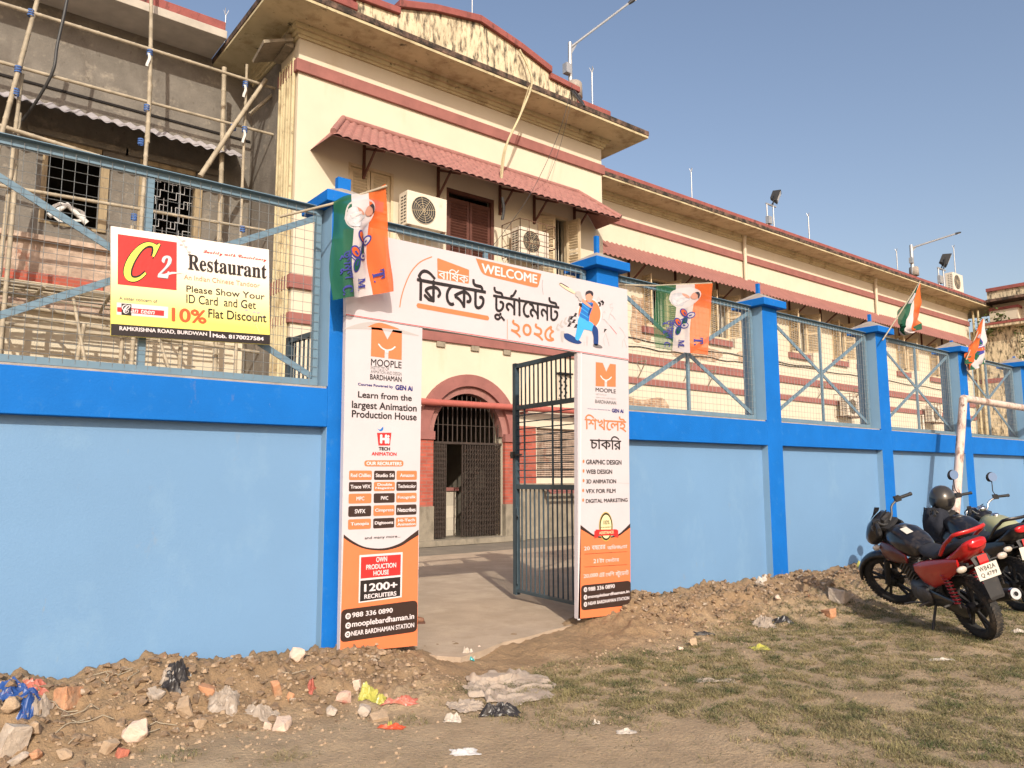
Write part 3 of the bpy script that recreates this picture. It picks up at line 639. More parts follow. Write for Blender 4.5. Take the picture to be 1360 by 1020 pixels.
for i, row in enumerate(rowsn):
    ytl = Fc.P(*B(93, ry[i][0]))[1]; ybl = Fc.P(*B(93, ry[i][1]))[1]
    for j, nm in enumerate(row):
        xl = Fc.P(*B(cx[j][0], 180))[0]; xr = Fc.P(*B(cx[j][1], 180))[0]; kk = (i+j) % 2
        tg = Fc.flat([rrect((xl, ytl), (xr, ytl), (xr, ybl), (xl, ybl), .18)], M['umber' if kk else 'orange'], 'recruiter_tag', px=False)
        pr_ = nm.split('|'); hh = ytl-ybl; lw = (xr-xl)
        for q, s_ in enumerate(pr_):
            zc = ybl+hh*(.5 if len(pr_) == 1 else (.70, .30)[q]); h2 = hh*(.20 if len(pr_) == 1 else .15); wd = min(lw*.44, lw*.058*len(s_))
            V2, F2 = text2d(s_, .03); x_ = [v.x for v in V2]; y_ = [v.y for v in V2]
            MB().add([((xl+xr)/2-wd+(v.x-min(x_))/(max(x_)-min(x_))*2*wd, YB-.006-v.z*3, zc-h2+(v.y-min(y_))/(max(y_)-min(y_))*2*h2) for v in V2], F2).build('lettering', M['pwhite'], tg)
Fc.text('and many more...', B(180, 397), B(373, 368), M['ink'], .012)
def sweep(pts_hi, pts_lo, bottom):
    hi = smooth2d(pts_hi, 6); lo = smooth2d(pts_lo, 6)
    Fc.flat([lo+bottom], M['orange'], 'orange_field', lift=0); Fc.flat([hi+lo[::-1]], M['umber'], 'dark_sweep', lift=1)
sweep([B(67, 366), B(120, 405), B(190, 436), B(285, 441), B(370, 415), B(430, 372), B(472, 340)], [B(66, 385), B(120, 420), B(190, 446), B(285, 453), B(370, 432), B(430, 396), B(472, 370)], [(554.1, 857.4), (451.2, 867.3)])
bx = Fc.flat([[B(152, 479), B(386, 462), B(381, 706), B(147, 738)]], M['pwhite'], 'boxed_notice', lift=1)
Fc.flat([[B(160, 490), B(376, 474), B(374, 585), B(158, 606)]], M['pred'], 'red_half', parent=bx, lift=3); Fc.flat([[B(157, 617), B(374, 596), B(372, 699), B(154, 730)]], M['ink'], 'black_half', parent=bx, lift=3)
for tx, bl, tr in [('OWN', (241, 517), (301, 484)), ('PRODUCTION', (187, 558), (350, 518)), ('HOUSE', (226, 590), (310, 556)), ('1200+', (176, 678), (357, 617)), ('RECRUITERS', (177, 716), (351, 673))]: Fc.text(tx, B(*bl), B(*tr), M['pwhite'], .03, parent=bx, lift=6)
def contact(f, quad, rows):
    cb = Fc.flat([rrect(*[f(*q) for q in quad], .16)], M['umber'], 'contact_block', lift=2)
    for tx, bl, tr, ic in rows:
        Fc.text(tx, f(*bl), f(*tr), M['pwhite'], .025, parent=cb, lift=4)
        c_ = Fc.P(*f(*ic)); Fc.flat([ell(c_[0], c_[1], .024, .024, 18)], M['pwhite'], 'round_icon', px=False, parent=cb, lift=4)
        Fc.flat([ell(c_[0], c_[1], .012, .012, 10), ell(c_[0], c_[1], .006, .006, 8)], M['umber'], 'round_icon', px=False, parent=cb, lift=5)
contact(B, [(53, 775), (466, 722), (464, 892), (48, 952)], [('988 336 0890', (111, 817), (332, 763), (90, 809)), ('mooplebardhaman.in', (110, 878), (448, 793), (90, 860)), ('NEAR BARDHAMAN STATION', (107, 917), (448, 843), (88, 908))])
CTR = [(767.5, 822), (767, 468.7), (834.5, 479.4), (837.5, 814.5)]
t = board('tall_banner', 'narrower tall banner listing courses, with a gold badge and red ribbon', 'banner', CTR)
Fc = Face(t, YB); A = lambda x, y: (740+x/5.667, 460+y/5.667); B = lambda x, y: (740+x/5.367, 640+y/5.367)
m_logo(Fc, A(290, 118), A(441, 136), A(440, 305), A(289, 300))
brand_lines(A, [('MOOPLE', (288, 340), (440, 325), 'ink', .01), ('INSTITUTE OF', (290, 366), (370, 360), 'pmid', 0), ('ANIMATION AND DESIGN', (290, 388), (440, 390), 'pmid', 0), ('BARDHAMAN', (285, 426), (442, 413), 'pgrey', .02),
    ('Courses Powered by', (228, 472), (400, 478), 'navy', .03), ('GEN Ai', (410, 497), (497, 474), 'navy', .05)])
Fc.bn(['ি', 'শ', 'খ', 'ে', 'ল', 'ই'], A(207, 630), A(516, 530), M['orange'], .012)
Fc.bn(['চ', 'া', 'ক', 'ি', 'র'], A(246, 772), A(479, 678), M['ink'], .012)
for tx, bl, tr in [('GRAPHIC DESIGN', A(217, 888), A(482, 856)), ('WEB DESIGN', A(217, 960), A(412, 927)), ('3D ANIMATION', A(217, 1033), A(442, 1000)), ('VFX FOR FILM', B(203, 82), B(414, 48)), ('DIGITAL MARKETING', B(203, 151), B(500, 115))]:
    tl = Fc.text(tx, bl, tr, M['ink'], .025); b_ = Fc.P(*bl); Fc.flat([ell(b_[0]-.035, b_[1]+.03, .014, .018, 12)], M['orange'], 'bullet', px=False)
Fc.flat([[A(177, 50), A(186, 50), B(163, 985), B(145, 985)]], M['pwhite'], 'edge_seam', lift=0)
Fc.flat([stroke2d([Fc.P(*B(430, 7)), Fc.P(*B(515, 12))], .003)], M['pmid'], 'seam_line', px=False)
sweep([B(165, 306), B(215, 345), B(265, 378), B(345, 392), B(430, 375), B(480, 335), B(520, 296)], [B(165, 336), B(215, 365), B(265, 392), B(345, 402), B(430, 388), B(480, 356), B(520, 325)], [(837.3, 814.4), (767.6, 821.9)])
bd = Fc.flat([ell(*Fc.P(*B(346, 318)), .100, .148, 40)], M['gold'], 'badge', px=False, lift=3)
c_ = Fc.P(*B(346, 318)); Fc.flat([ell(*c_, .093, .138, 40)], M['ink'], 'badge_ring', px=False, parent=bd, lift=5); Fc.flat([ell(*c_, .078, .120, 40)], M['pale_gold'], 'badge_ring', px=False, parent=bd, lift=6)
Fc.text('100%', B(325, 305), B(370, 272), M['ink'], .01, parent=bd, lift=8); Fc.text('PLACEMENT', B(310, 330), B(382, 316), M['ink'], .02, parent=bd, lift=8)
Fc.flat([[B(263, 352), B(290, 340), B(290, 392), B(263, 403)]], M['sign_red'], 'badge_ribbon', parent=bd, lift=7); Fc.flat([[B(405, 336), B(432, 345), B(432, 397), B(405, 388)]], M['sign_red'], 'badge_ribbon', parent=bd, lift=7)
Fc.flat([[B(272, 340), B(422, 338), B(422, 380), B(272, 384)]], M['pred'], 'badge_ribbon', parent=bd, lift=8); Fc.text('ASSISTANCE', B(296, 374), B(398, 347), M['pale_gold'], .02, parent=bd, lift=10)
Fc.fit(tuple(map(list, text2d('20', .01))), B(190, 489), B(230, 459), M['pwhite']); Fc.bn(['ব', 'ছ', 'ে', 'র', 'র'], B(245, 487), B(342, 448), M['pwhite'], .006); Fc.bn(['অ', 'ি', 'ভ', 'জ', ('ত', -.12, -.1, .8, .8, .45), 'ত', 'া'], B(356, 485), B(496, 440), M['pwhite'], .006)
Fc.text('21', B(257, 580), B(290, 548), M['pwhite'], .01); Fc.bn(['ট', 'া'], B(300, 577), B(333, 540), M['pwhite'], .006); Fc.bn(['ে', 'স', ('ন', 0, 0, .8, 1, .52), ('ট', -.06, 0, 1, 1, None), 'া', 'র'], B(343, 575), B(438, 535), M['pwhite'], .006)
Fc.text('20,000', B(187, 690), B(288, 648), M['pwhite'], .01); Fc.bn(['এ', 'র'], B(297, 680), B(336, 645), M['pwhite'], .006); Fc.bn(['ে', 'ব', 'ি', 'শ'], B(344, 675), B(405, 634), M['pwhite'], .006)
Fc.bn([('স', 0, 0, .8, 1, .5), 'ট', ('ু', -.1, 0, 1, 1, None), 'ে', 'ড', ('ন', 0, 0, .8, 1, .52), ('ট', -.06, 0, 1, 1, None)], B(415, 682), B(507, 622), M['pwhite'], .006)
for a, b in (((195, 515), (497, 497)), ((195, 607), (497, 590))): Fc.flat([stroke2d([Fc.P(*B(*a)), Fc.P(*B(*b))], .004)], M['umber'], 'rule_line', px=False)
contact(B, [(169, 738), (523, 703), (523, 878), (170, 917)], [('988 336 0890', (219, 780), (408, 727), (200, 768)), ('mooplebardhaman.in', (218, 838), (512, 768), (200, 822)), ('NEAR BARDHAMAN STATION', (219, 880), (511, 814), (200, 873))])

# ================================================================== restaurant sign tied to the mesh
YS = .085
q = lambda x, y: (140+x/5.665, 290+y/5.665)
t = thing('restaurant_sign', 'white and yellow restaurant sign with a red square logo, tied to the mesh panel', 'sign', tuple(at(*q(45, 880), Y=YS)))
Fc = Face(t, YS)
cor = [Vector(Fc.P(*q(*c))) for c in ((42, 57), (1230, 235), (1237, 950), (42, 880))]
def sign_pt(u, v):
    a = (cor[0]*(1-u)+cor[1]*u)*(1-v)+(cor[3]*(1-u)+cor[2]*u)*v; return a
m = bpy.data.materials.new('sign_flex_white_to_yellow'); m.use_nodes = True; N_ = m.node_tree.nodes; L_ = m.node_tree.links
geo = N_.new('ShaderNodeNewGeometry'); sp = N_.new('ShaderNodeSeparateXYZ'); L_.new(geo.outputs['Position'], sp.inputs[0])
mr = N_.new('ShaderNodeMapRange'); mr.inputs['From Min'].default_value = 2.72; mr.inputs['From Max'].default_value = 3.16; L_.new(sp.outputs[2], mr.inputs['Value'])
mx = N_.new('ShaderNodeMix'); mx.data_type = 'RGBA'; mx.inputs['A'].default_value = (.78, .69, .14, 1); mx.inputs['B'].default_value = (.78, .72, .66, 1); L_.new(mr.outputs[0], mx.inputs['Factor'])
L_.new(mx.outputs['Result'], N_['Principled BSDF'].inputs['Base Color']); N_['Principled BSDF'].inputs['Roughness'].default_value = .45; M['sign_flex'] = m
vs, fs = plate([[tuple(c) for c in cor]], .012); MB().add([(v.x, YS+.0121+v.z, v.y) for v in vs], fs).build('panel', M['sign_flex'], t)
Fc.flat([[q(93, 118), q(537, 181), q(535, 541), q(92, 496)]], M['sign_red'], 'red_square')
slope = lambda x, y: .15+((y-.1*(x-42))-57)/823*(.0586-.15)
def ST(t_, bl, tr, m_, bo=0.0, sh=0.0, **k): return Fc.skew(text2d(t_, bo, sh), bl, tr, m_, q, slope, **k)
lg = ST('\U0001D46A', (130, 476), (418, 186), M['ink'], .05, .45); ST('\U0001D46A', (137, 470), (412, 193), M['sign_yellow'], .012, .45, parent=lg, lift=5)
l2 = ST('\U0001D7D0', (393, 449), (500, 290), M['pgrey'], .012, .35, lift=5); ST('\U0001D7D0', (390, 444), (497, 286), M['pwhite'], .012, .35, parent=l2, lift=7)
Fc.flat([[q(400, 430), q(500, 403), q(585, 412), q(500, 420), q(410, 446)]], M['pwhite'], 'logo_swash', lift=6)
bold = lambda s: ''.join(chr(0x1D400+ord(c)-65) if c.isupper() else chr(0x1D41A+ord(c)-97) if c.islower() else c for c in s)
script = lambda s: ''.join(chr(0x1D4D0+ord(c)-65) if c.isupper() else chr(0x1D4EA+ord(c)-97) if c.islower() else c for c in s)
ST(script('Quality with Consistancy'), (735, 268), (1211, 300), M['pred'], .01)
ST(bold('Restaurant'), (620, 386), (1212, 347), M['ink'], .012)
for tx, bl, tr, m_, bo in [('An Indian Chinese Tandoor', (590, 458), (1161, 487), 'sign_brown', 0), ('Please Show Your', (608, 553), (1198, 566), 'ink', .006), ('ID Card  and Get', (608, 636), (1131, 622), 'ink', .006), ('10%', (497, 775), (760, 692), 'sign_orange', .03), ('Flat Discount', (773, 748), (1211, 718), 'ink', .012),
    ('A sister concern of', (103, 611), (390, 612), 'pgrey', .01)]: ST(tx, bl, tr, M[m_], bo)
bx = Fc.flat([[q(85, 632), q(472, 666), q(470, 752), q(84, 724)]], M['pwhite'], 'small_logo')
Fc.flat([[q(88, 668), q(441, 695), q(440, 735), q(88, 702)]], M['pred'], 'logo_stripe', parent=bx, lift=2); Fc.flat([[q(120, 640), q(195, 647), q(194, 732), q(120, 725)]], M['ink'], 'logo_block', parent=bx, lift=3)
ST(script('C'), (122, 715), (188, 652), M['pwhite'], .012, parent=bx, lift=5); ST('an teen', (190, 710), (370, 694), M['pwhite'], .02, .25, parent=bx, lift=5)
Fc.flat([[q(42, 792), q(1236, 877), q(1237, 949), q(42, 879)]], M['ink'], 'black_strip')
ST('RAMKRISHNA ROAD, BURDWAN', (105, 847), (764, 857), M['pwhite'], .03); ST('|', (783, 895), (792, 848), M['pwhite'], .02); ST('Mob. 8170027584', (806, 897), (1190, 893), M['pwhite'], .04)
def twig(pts, wd): Fc.flat([stroke2d([Fc.P(*q(*p)) for p in smooth2d(pts, 4)], wd)], M['pmid'], 'twig_print', px=False, lift=2)
twig([(530, 130), (580, 180), (620, 250), (650, 280)], .004); twig([(1160, 860), (1130, 800), (1080, 760), (1030, 700)], .003); twig([(1130, 800), (1150, 760), (1190, 730)], .003)
for x, y in [(590, 170), (605, 215), (570, 200), (630, 255), (1120, 705), (1060, 690), (1150, 710), (1030, 660), (1190, 740), (1090, 740)]: Fc.flat([[q(*p) for p in ell(x, y, 14, 8, 8)]], M['pmid'], 'leaf_print', lift=1)
# ================================================================== the two-storey building behind the wall
TY, TX0, TX1 = 8.6, 5.88, 14.68          # projecting centre block: front plane and its two sides
WY = 11.3                                # plane of the two set-back wings
ZE, GRD = 10.87, .10                     # underside of the eaves, yard level
bld = thing('building', 'cream two-storey building with red bands and tiled awnings behind the blue wall', 'building', (TX0, TY, GRD))
def wall_xz(mb, y, x0, x1, z0, z1, holes=(), th=.30):
    vs, fs = plate([[(x0, z0), (x1, z0), (x1, z1), (x0, z1)]]+[list(h) for h in holes], th/2)
    mb.add([(v.x, y+th/2+v.z, v.y) for v in vs], fs)
rc = lambda x0, x1, z0, z1: [(x0, z0), (x1, z0), (x1, z1), (x0, z1)]
ax, ar = 10.19, 1.0                      # arch: centre and radius of its opening
AZ = 2.52
arch = [(ax-ar, GRD+.05)]+[(ax-ar*math.cos(t), AZ+ar*math.sin(t)) for t in np.linspace(0, math.pi, 25)]+[(ax+ar, GRD+.05)]
arch = [(a, max(b, .16)) for a, b in arch]
w1, w2, w3 = rc(7.05, 8.15, 6.45, 8.25), rc(9.55, 10.95, 6.1, 8.3), rc(12.35, 13.4, 6.45, 8.35)
screen = rc(12.25, 13.75, 1.55, 2.78)
fr = MB(); wall_xz(fr, TY, TX0, TX1, GRD, ZE, [arch, w1, w2, w3, screen]); fr.build('front_wall', M['cream'], bld)
# return walls: left one is freshly rendered grey with a cream corner strip, right one cream
sd = MB(); sd.box(TX0, TX0+.3, TY+.301, TY+.95, GRD, ZE); sd.box(TX1-.3, TX1, TY+.301, WY, GRD, ZE); sd.build('return_wall', M['cream'], bld)
MB().box(TX0+.01, TX0+.3, TY+.951, WY, GRD, ZE).build('grey_return_wall', M['grey_render'], bld)
# wings
WX1 = 46.3
wins = [(19.3, 20.5), (22.9, 24.0), (28.1, 29.4), (31.5, 32.5), (33.6, 34.6), (37.4, 38.5), (41.0, 42.1), (43.6, 44.6)]
lowins = [(20.0, 21.2), (29.5, 30.7), (39.0, 40.2)]
rw = MB(); wall_xz(rw, WY, TX1, WX1, GRD, ZE, [rc(a, b, 6.62, 8.35) for a, b in wins]+[rc(a, b, 1.2, 2.9) for a, b in lowins]); rw.build('wing_wall', M['cream'], bld)
lw = MB(); lwh = [rc(1.86, 2.86, 6.55, 8.3), rc(3.62, 4.72, 6.55, 8.3), rc(-2.6, -1.4, 6.55, 8.3)]
wall_xz(lw, WY, -9, TX0, 6.25, ZE+.169, lwh); lw.build('rendered_wall', M['grey_render'], bld)
sp_ = MB(); wall_xz(sp_, WY-.02, -9, TX0, 4.86, 6.249, [], .32); sp_.build('stripped_wall', M['stripped'], bld)
sp_ = MB(); wall_xz(sp_, WY, -9, TX0, GRD, 4.855); sp_.build('lower_wall', M['cream'], bld)
MB().box(-9, 3.0, WY-.09, WY-.021, 5.28, 5.52).build('exposed_brick_band', M['brick'], bld)
st = MB(); st.box(-9, TX0-.01, WY-.16, WY-.021, 6.16, 6.26); st.box(-9, TX0-.01, WY-.10, WY-.021, 4.80, 4.92); st.build('ledge', M['stripped'], bld)
MB().box(-9, TX0-.01, WY-.03, WY-.001, 9.30, 9.345).build('groove_line', M['dark'], bld)
# floors, roof and rear, so the rooms stay dark
sh = MB(); sh.box(-9, WX1, 17.5, 17.8, GRD, ZE); sh.box(TX0+.3, TX1-.3, TY+.31, 17.5, 5.0, 5.3); sh.box(-9, TX0+.29, WY+.31, 17.5, 5.0, 5.3); sh.box(TX1-.3, WX1, WY+.31, 17.5, 5.0, 5.3); sh.box(-9.3, -9, WY, 17.8, GRD, ZE)
sh.box(TX0, TX0+.3, WY, 17.5, GRD, ZE-.01); sh.box(TX1-.3, TX1, WY+.31, 17.5, GRD, ZE-.01); sh.box(TX0+.3, TX1-.3, TY+.31, 17.5, GRD, GRD+.08)
for x in (8.6, 11.9): sh.box(x, x+.15, TY+.31, 14.5, GRD+.08, 5.0)
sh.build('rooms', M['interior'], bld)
ck = MB(); ck.box(9.4, 10.75, 9.9, 10.3, GRD+.08, 1.25); ck.build('reception_counter', M['pale_tile'], bld)
ck = MB(); ck.box(9.35, 10.8, 9.85, 10.35, 1.25, 1.33); ck.bar((10.3, 11.0, 1.3), (11.5, 12.5, 3.2), .1, .25); ck.build('counter_top', M['red'], bld)
# eaves
OV = .92
def eave(x0, x1, y0, y1, name='eave'):
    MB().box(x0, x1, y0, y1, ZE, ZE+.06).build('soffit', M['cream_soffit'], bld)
    return MB().box(x0-.02, x1+.02, y0-.02, y1, ZE+.06, ZE+.20).build(name, M['eave_edge'], bld, bevel=.015)
eave(TX0-OV, TX1+OV, TY-OV, 17.5)
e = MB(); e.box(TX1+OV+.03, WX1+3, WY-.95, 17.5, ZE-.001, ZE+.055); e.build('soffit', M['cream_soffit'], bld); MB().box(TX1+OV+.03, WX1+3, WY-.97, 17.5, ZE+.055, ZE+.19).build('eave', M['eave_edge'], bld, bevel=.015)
MB().box(-9.5, TX0-OV-.03, WY-1.03, 17.5, ZE+.17, ZE+.35).build('grey_eave', M['grey_slab'], bld, bevel=.01)
cr = MB()
for i, (o, z0, z1) in enumerate(((.16, ZE-.10, ZE-.002), (.09, ZE-.19, ZE-.10), (.05, ZE-.25, ZE-.19))):
    cr.box(TX0-o, TX1+o, TY-o, TY-.001, z0, z1); cr.box(TX0-o, TX0-.001, TY, TY+2.6, z0, z1); cr.box(TX1+.001, TX1+o, TY, TY+2.6, z0, z1); cr.box(TX1+.17, WX1, WY-o, WY-.001, z0, z1)
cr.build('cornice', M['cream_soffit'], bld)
# parapets
PY = TY-.28
def coping_line(pts, y0, y1, th, mb):
    for (a, b) in zip(pts[:-1], pts[1:]):
        if abs(a[0]-b[0]) < .01: mb.box(a[0]-th/2, a[0]+th/2, y0, y1, min(a[1], b[1])-th, max(a[1], b[1])+th); continue
        mb.add([(a[0], y0, a[1]), (b[0], y0, b[1]), (b[0], y1, b[1]), (a[0], y1, a[1]), (a[0], y0, a[1]+th), (b[0], y0, b[1]+th), (b[0], y1, b[1]+th), (a[0], y1, a[1]+th)], [(0, 1, 2, 3), (4, 7, 6, 5), (0, 4, 5, 1), (3, 2, 6, 7), (0, 3, 7, 4), (1, 5, 6, 2)])
pw = MB(); pw.prism([(7.02, ZE+.2), (13.5, ZE+.2), (13.5, 11.78), (12.52, 11.84), (12.52, 12.0), (11.55, 12.28), (10.28, 12.52), (8.98, 12.28), (8.06, 12.0), (8.06, 11.84), (7.02, 11.78)], PY, PY+.25)
pw.prism([(TX0-.05, ZE+.2), (7.02, ZE+.2), (7.02, 11.52), (TX0-.05, 11.52)], PY+.04, PY+.27); pw.prism([(13.5, ZE+.2), (TX1+.02, ZE+.2), (TX1+.02, 11.45), (13.5, 11.45)], PY+.04, PY+.27)
pw.box(TX0-.05, TX0+.2, PY+.28, 17, ZE+.2, 11.5); pw.box(TX1-.2, TX1+.02, PY+.28, 17, ZE+.2, 11.45)
pw.build('parapet', M['mould_cream'], bld)
cp = MB()
coping_line([(8.02, 12.0), (8.98, 12.28), (10.28, 12.52), (11.55, 12.28), (12.56, 12.0)], PY-.10, PY+.32, .17, cp)
coping_line([(6.96, 11.78), (8.06, 11.845)], PY-.09, PY+.31, .15, cp); coping_line([(12.53, 11.845), (13.56, 11.78)], PY-.09, PY+.31, .15, cp)
coping_line([(TX0-.12, 11.52), (7.02, 11.52)], PY-.06, PY+.33, .17, cp); coping_line([(13.5, 11.45), (TX1+.06, 11.45)], PY-.06, PY+.33, .17, cp)
cp.box(TX0-.1, TX0+.25, PY+.34, 17, 11.5, 11.66); cp.box(TX1-.25, TX1+.06, PY+.34, 17, 11.45, 11.61)
cp.build('red_coping', M['red_coping'], bld, bevel=.012)
wc = MB(); wc.box(TX1+OV+.05, WX1+3, WY-.88, WY-.55, ZE+.19, ZE+.36); wc.build('wing_coping', M['red_coping'], bld, bevel=.012)
MB().box(-9.5, TX0-OV-.04, WY-.93, WY-.6, ZE+.35, ZE+.60).build('wing_coping', M['red_coping'], bld, bevel=.012)
# red string courses
bd_ = MB()
for z0, z1, o in ((9.88, 10.14, .07), (5.32, 5.60, .07), (4.62, 4.83, .06)):
    bd_.box(TX0-o, TX1+o, TY-o, TY-.001, z0, z1); bd_.box(TX0-o, TX0-.001, TY, TY+.95, z0, z1); bd_.box(TX1+.001, TX1+o, TY, WY-.09, z0, z1)
    bd_.box(TX1+.09, WX1, WY-o, WY-.001, z0, z1)
bd_.build('red_band', M['red'], bld, bevel=.008)
# drip notches under the lower band, gate-side patch of worn brick, plinth
for x in (9.3, 10.25, 11.2): MB().box(x, x+.22, TY-.05, TY-.002, 4.50, 4.615).build('vent_block', M['plinth'], bld)
def patch(x0, x1, z0, z1, sd_):
    r_ = random.Random(sd_); n = 14; P = []
    for k in range(n):
        t = 2*math.pi*k/n; m_ = 1/max(abs(math.cos(t)), abs(math.sin(t))); q_ = r_.uniform(.72, 1.0); P.append(((x0+x1)/2+(x1-x0)/2*math.cos(t)*m_*q_, (z0+z1)/2+(z1-z0)/2*math.sin(t)*m_*q_))
    vs, fs = plate([smooth2d(P+[P[0]], 3)[:-1]], .006); MB().add([(v.x, WY-.008+v.z, v.y) for v in vs], fs).build('worn_brick_patch', M['brick_worn'], bld)
patch(17.0, 20.6, 2.5, 4.3, 1); patch(20.5, 23.6, 5.7, 6.3, 2); patch(15.2, 17.0, .6, 3.4, 3); patch(24.5, 27, 5.75, 6.4, 4); patch(18.6, 19.8, 6.0, 7.6, 5)
# arch surround and brick piers
def arc_ring(r0, r1, y0, y1, mb, n=28):
    for i in range(n):
        a, b = math.pi*i/n, math.pi*(i+1)/n; P = lambda r, t, y: (ax-r*math.cos(t), y, AZ+r*math.sin(t))
        mb.add([P(r0, a, y0), P(r1, a, y0), P(r1, b, y0), P(r0, b, y0), P(r0, a, y1), P(r1, a, y1), P(r1, b, y1), P(r0, b, y1)], [(0, 3, 2, 1), (1, 2, 6, 5), (0, 4, 7, 3), (4, 5, 6, 7)])
ab = MB(); arc_ring(1.13, 1.40, TY-.13, TY-.002, ab); ab.build('arch_moulding', M['red'], bld)
ab = MB(); arc_ring(.965, 1.13, TY-.04, TY+.2, ab); ab.build('arch_reveal', M['tile'], bld)
def each(name, material, parent, boxes):
    for b in boxes: MB().box(*b).build(name, material, parent)
each('brick_pier', M['brick'], bld, [(ax-1.42, ax-1.0, TY-.10, TY-.002, .95, AZ-.12), (ax+1.0, ax+1.42, TY-.10, TY-.002, .95, AZ-.12)])
each('brick_facing', M['brick'], bld, [(ax+1.421, 12.2, TY-.035, TY-.002, 1.42, 2.80), (13.8, 14.6, TY-.035, TY-.002, 1.42, 2.80)])
each('pier_cap', M['red'], bld, [(ax-1.47, ax-.98, TY-.14, TY-.002, AZ-.12, AZ+.06), (ax+.98, ax+1.47, TY-.14, TY-.002, AZ-.12, AZ+.06)])
each('pier_base', M['plinth'], bld, [(ax-1.45, ax-.99, TY-.13, TY-.002, GRD, .95), (ax+.99, ax+1.45, TY-.13, TY-.002, GRD, .95)]); each('plinth', M['plinth'], bld, [(ax+1.451, TX1, TY-.06, TY-.002, GRD, 1.42), (TX0, ax-1.451, TY-.06, TY-.002, GRD, 1.1)])
MB().box(ax-1.5, ax+1.5, TY-.28, TY+.3, GRD, GRD+.12).build('threshold', M['plinth'], bld)
# lattice screen window with its red-painted frame, small jali vent
ls = MB(); y = TY+.08
for i in range(30): ls.box(12.25+.05*i, 12.25+.05*i+.022, y, y+.02, 1.55, 2.78)
for i in range(25): ls.box(12.25, 13.75, y-.02, y-.002, 1.55+.05*i, 1.55+.05*i+.022)
ls.build('lattice_screen', M['stripped'], bld)
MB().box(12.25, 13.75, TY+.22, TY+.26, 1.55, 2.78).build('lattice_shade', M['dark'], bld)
vt = MB(); vt.box(12.95, 13.3, TY-.02, TY-.001, 3.55, 4.15); vt.build('jali_vent', M['pale_tile'], bld)
vd = MB(); [vd.box(12.99+.08*i, 13.03+.08*i, TY-.026, TY-.021, 3.6+.09*j, 3.65+.09*j) for i in range(4) for j in range(6) if (i+j) % 2 == 0]; vd.box(12.93, 13.4, TY-.12, TY-.001, 4.17, 4.21); vd.build('vent_holes', M['dark'], bld)
# folding collapsible gate in the archway, with barred lunette above
lu = MB(); yg = TY+.06
for i in range(15):
    x = ax-.91+.13*i; zt = AZ+math.sqrt(max(0, .955**2-(x-ax)**2)); lu.tube([(x, yg, 2.36), (x, yg, zt)], .014, 6)
lu.box(ax-1, ax+1, yg-.03, yg+.03, 2.32, 2.37); lu.tube([(ax-.97, yg, 2.75), (ax+.97, yg, 2.75)], .01, 6); lu.build('lunette_bars', M['iron'], bld)
def folding(x0, x1, n, name):
    f = MB()
    for i in range(n):
        x = x0+(x1-x0)*i/(n-1); f.box(x-.011, x+.011, yg-.02, yg+.02, .25, 2.31)
    for j in range(9):
        z = .35+j*.215
        for i in range(n-2):
            xa = x0+(x1-x0)*i/(n-1); xb = x0+(x1-x0)*(i+2)/(n-1)
            f.bar((xa, yg-.026, z), (xb, yg-.026, z+.19), .006, .018, (0, 1, 0)); f.bar((xa, yg+.026, z+.19), (xb, yg+.026, z), .006, .018, (0, 1, 0))
    f.build(name, M['iron'], bld)
folding(ax-.98, ax-.57, 10, 'folding_gate'); folding(ax-.12, ax+.96, 16, 'folding_gate')
# tiled hipped awning on the centre block
def tiles(mb, tl, tr, br, bl, ncol, nrow, amp=.035):
    tl, tr, br, bl = map(Vector, (tl, tr, br, bl)); nn = (bl-tl).cross(tr-tl).normalized()
    if nn.z < 0: nn = -nn
    def fn(u, v):
        p = (tl*(1-u)+tr*u)*(1-v)+(bl*(1-u)+br*u)*v
        h = abs(math.sin(math.pi*u*ncol))*amp; st = (1-((v*nrow) % 1.0))*.0+((v*nrow) % 1.0)*.03
        return tuple(p+nn*(h+st))
    mb.grid(fn, ncol*8, nrow*6, True)
    fl = lambda a: tuple(a-nn*.02); mb.add([fl(tl), fl(tr), fl(br), fl(bl)], [(0, 1, 2, 3)])
A0, A1 = 6.18, 14.42; yt, yl = TY-.02, TY-.98; zt_, zl = 9.12, 8.27
tb = MB(); tiles(tb, (A0+.72, yt, zt_), (A1-.72, yt, zt_), (A1-.05, yl, zl), (A0+.05, yl, zl), 40, 6); tb.build('tiled_awning', M['tile'], bld)
hp = MB(); tiles(hp, (A0+.72, yt, zt_), (A0+.721, yt, zt_), (A0+.05, yl, zl), (A0, yt, zl), 6, 6); tiles(hp, (A1-.721, yt, zt_), (A1-.72, yt, zt_), (A1, yt, zl), (A1-.05, yl, zl), 6, 6)
for a in (((A0+.72, yt, zt_+.05), (A0+.05, yl, zl+.06)), ((A1-.72, yt, zt_+.05), (A1-.05, yl, zl+.06)), ((A0+.7, yt, zt_+.04), (A1-.7, yt, zt_+.04))): hp.tube([a[0], a[1]], .065, 10)
hp.build('awning_hip', M['tile'], bld)
for x in (7.4, 9.3, 11.1, 12.2, 13.6):
    bk = MB(); bk.box(x-.025, x+.025, TY-.06, TY-.002, 7.95, 8.7); bk.bar((x, TY-.05, 8.0), (x, TY-.62, 8.50), .04, .04); bk.bar((x, TY-.05, 8.62), (x, yl+.05, zl-.02), .04, .05); bk.build('awning_bracket', M['shutter_brown'], bld)
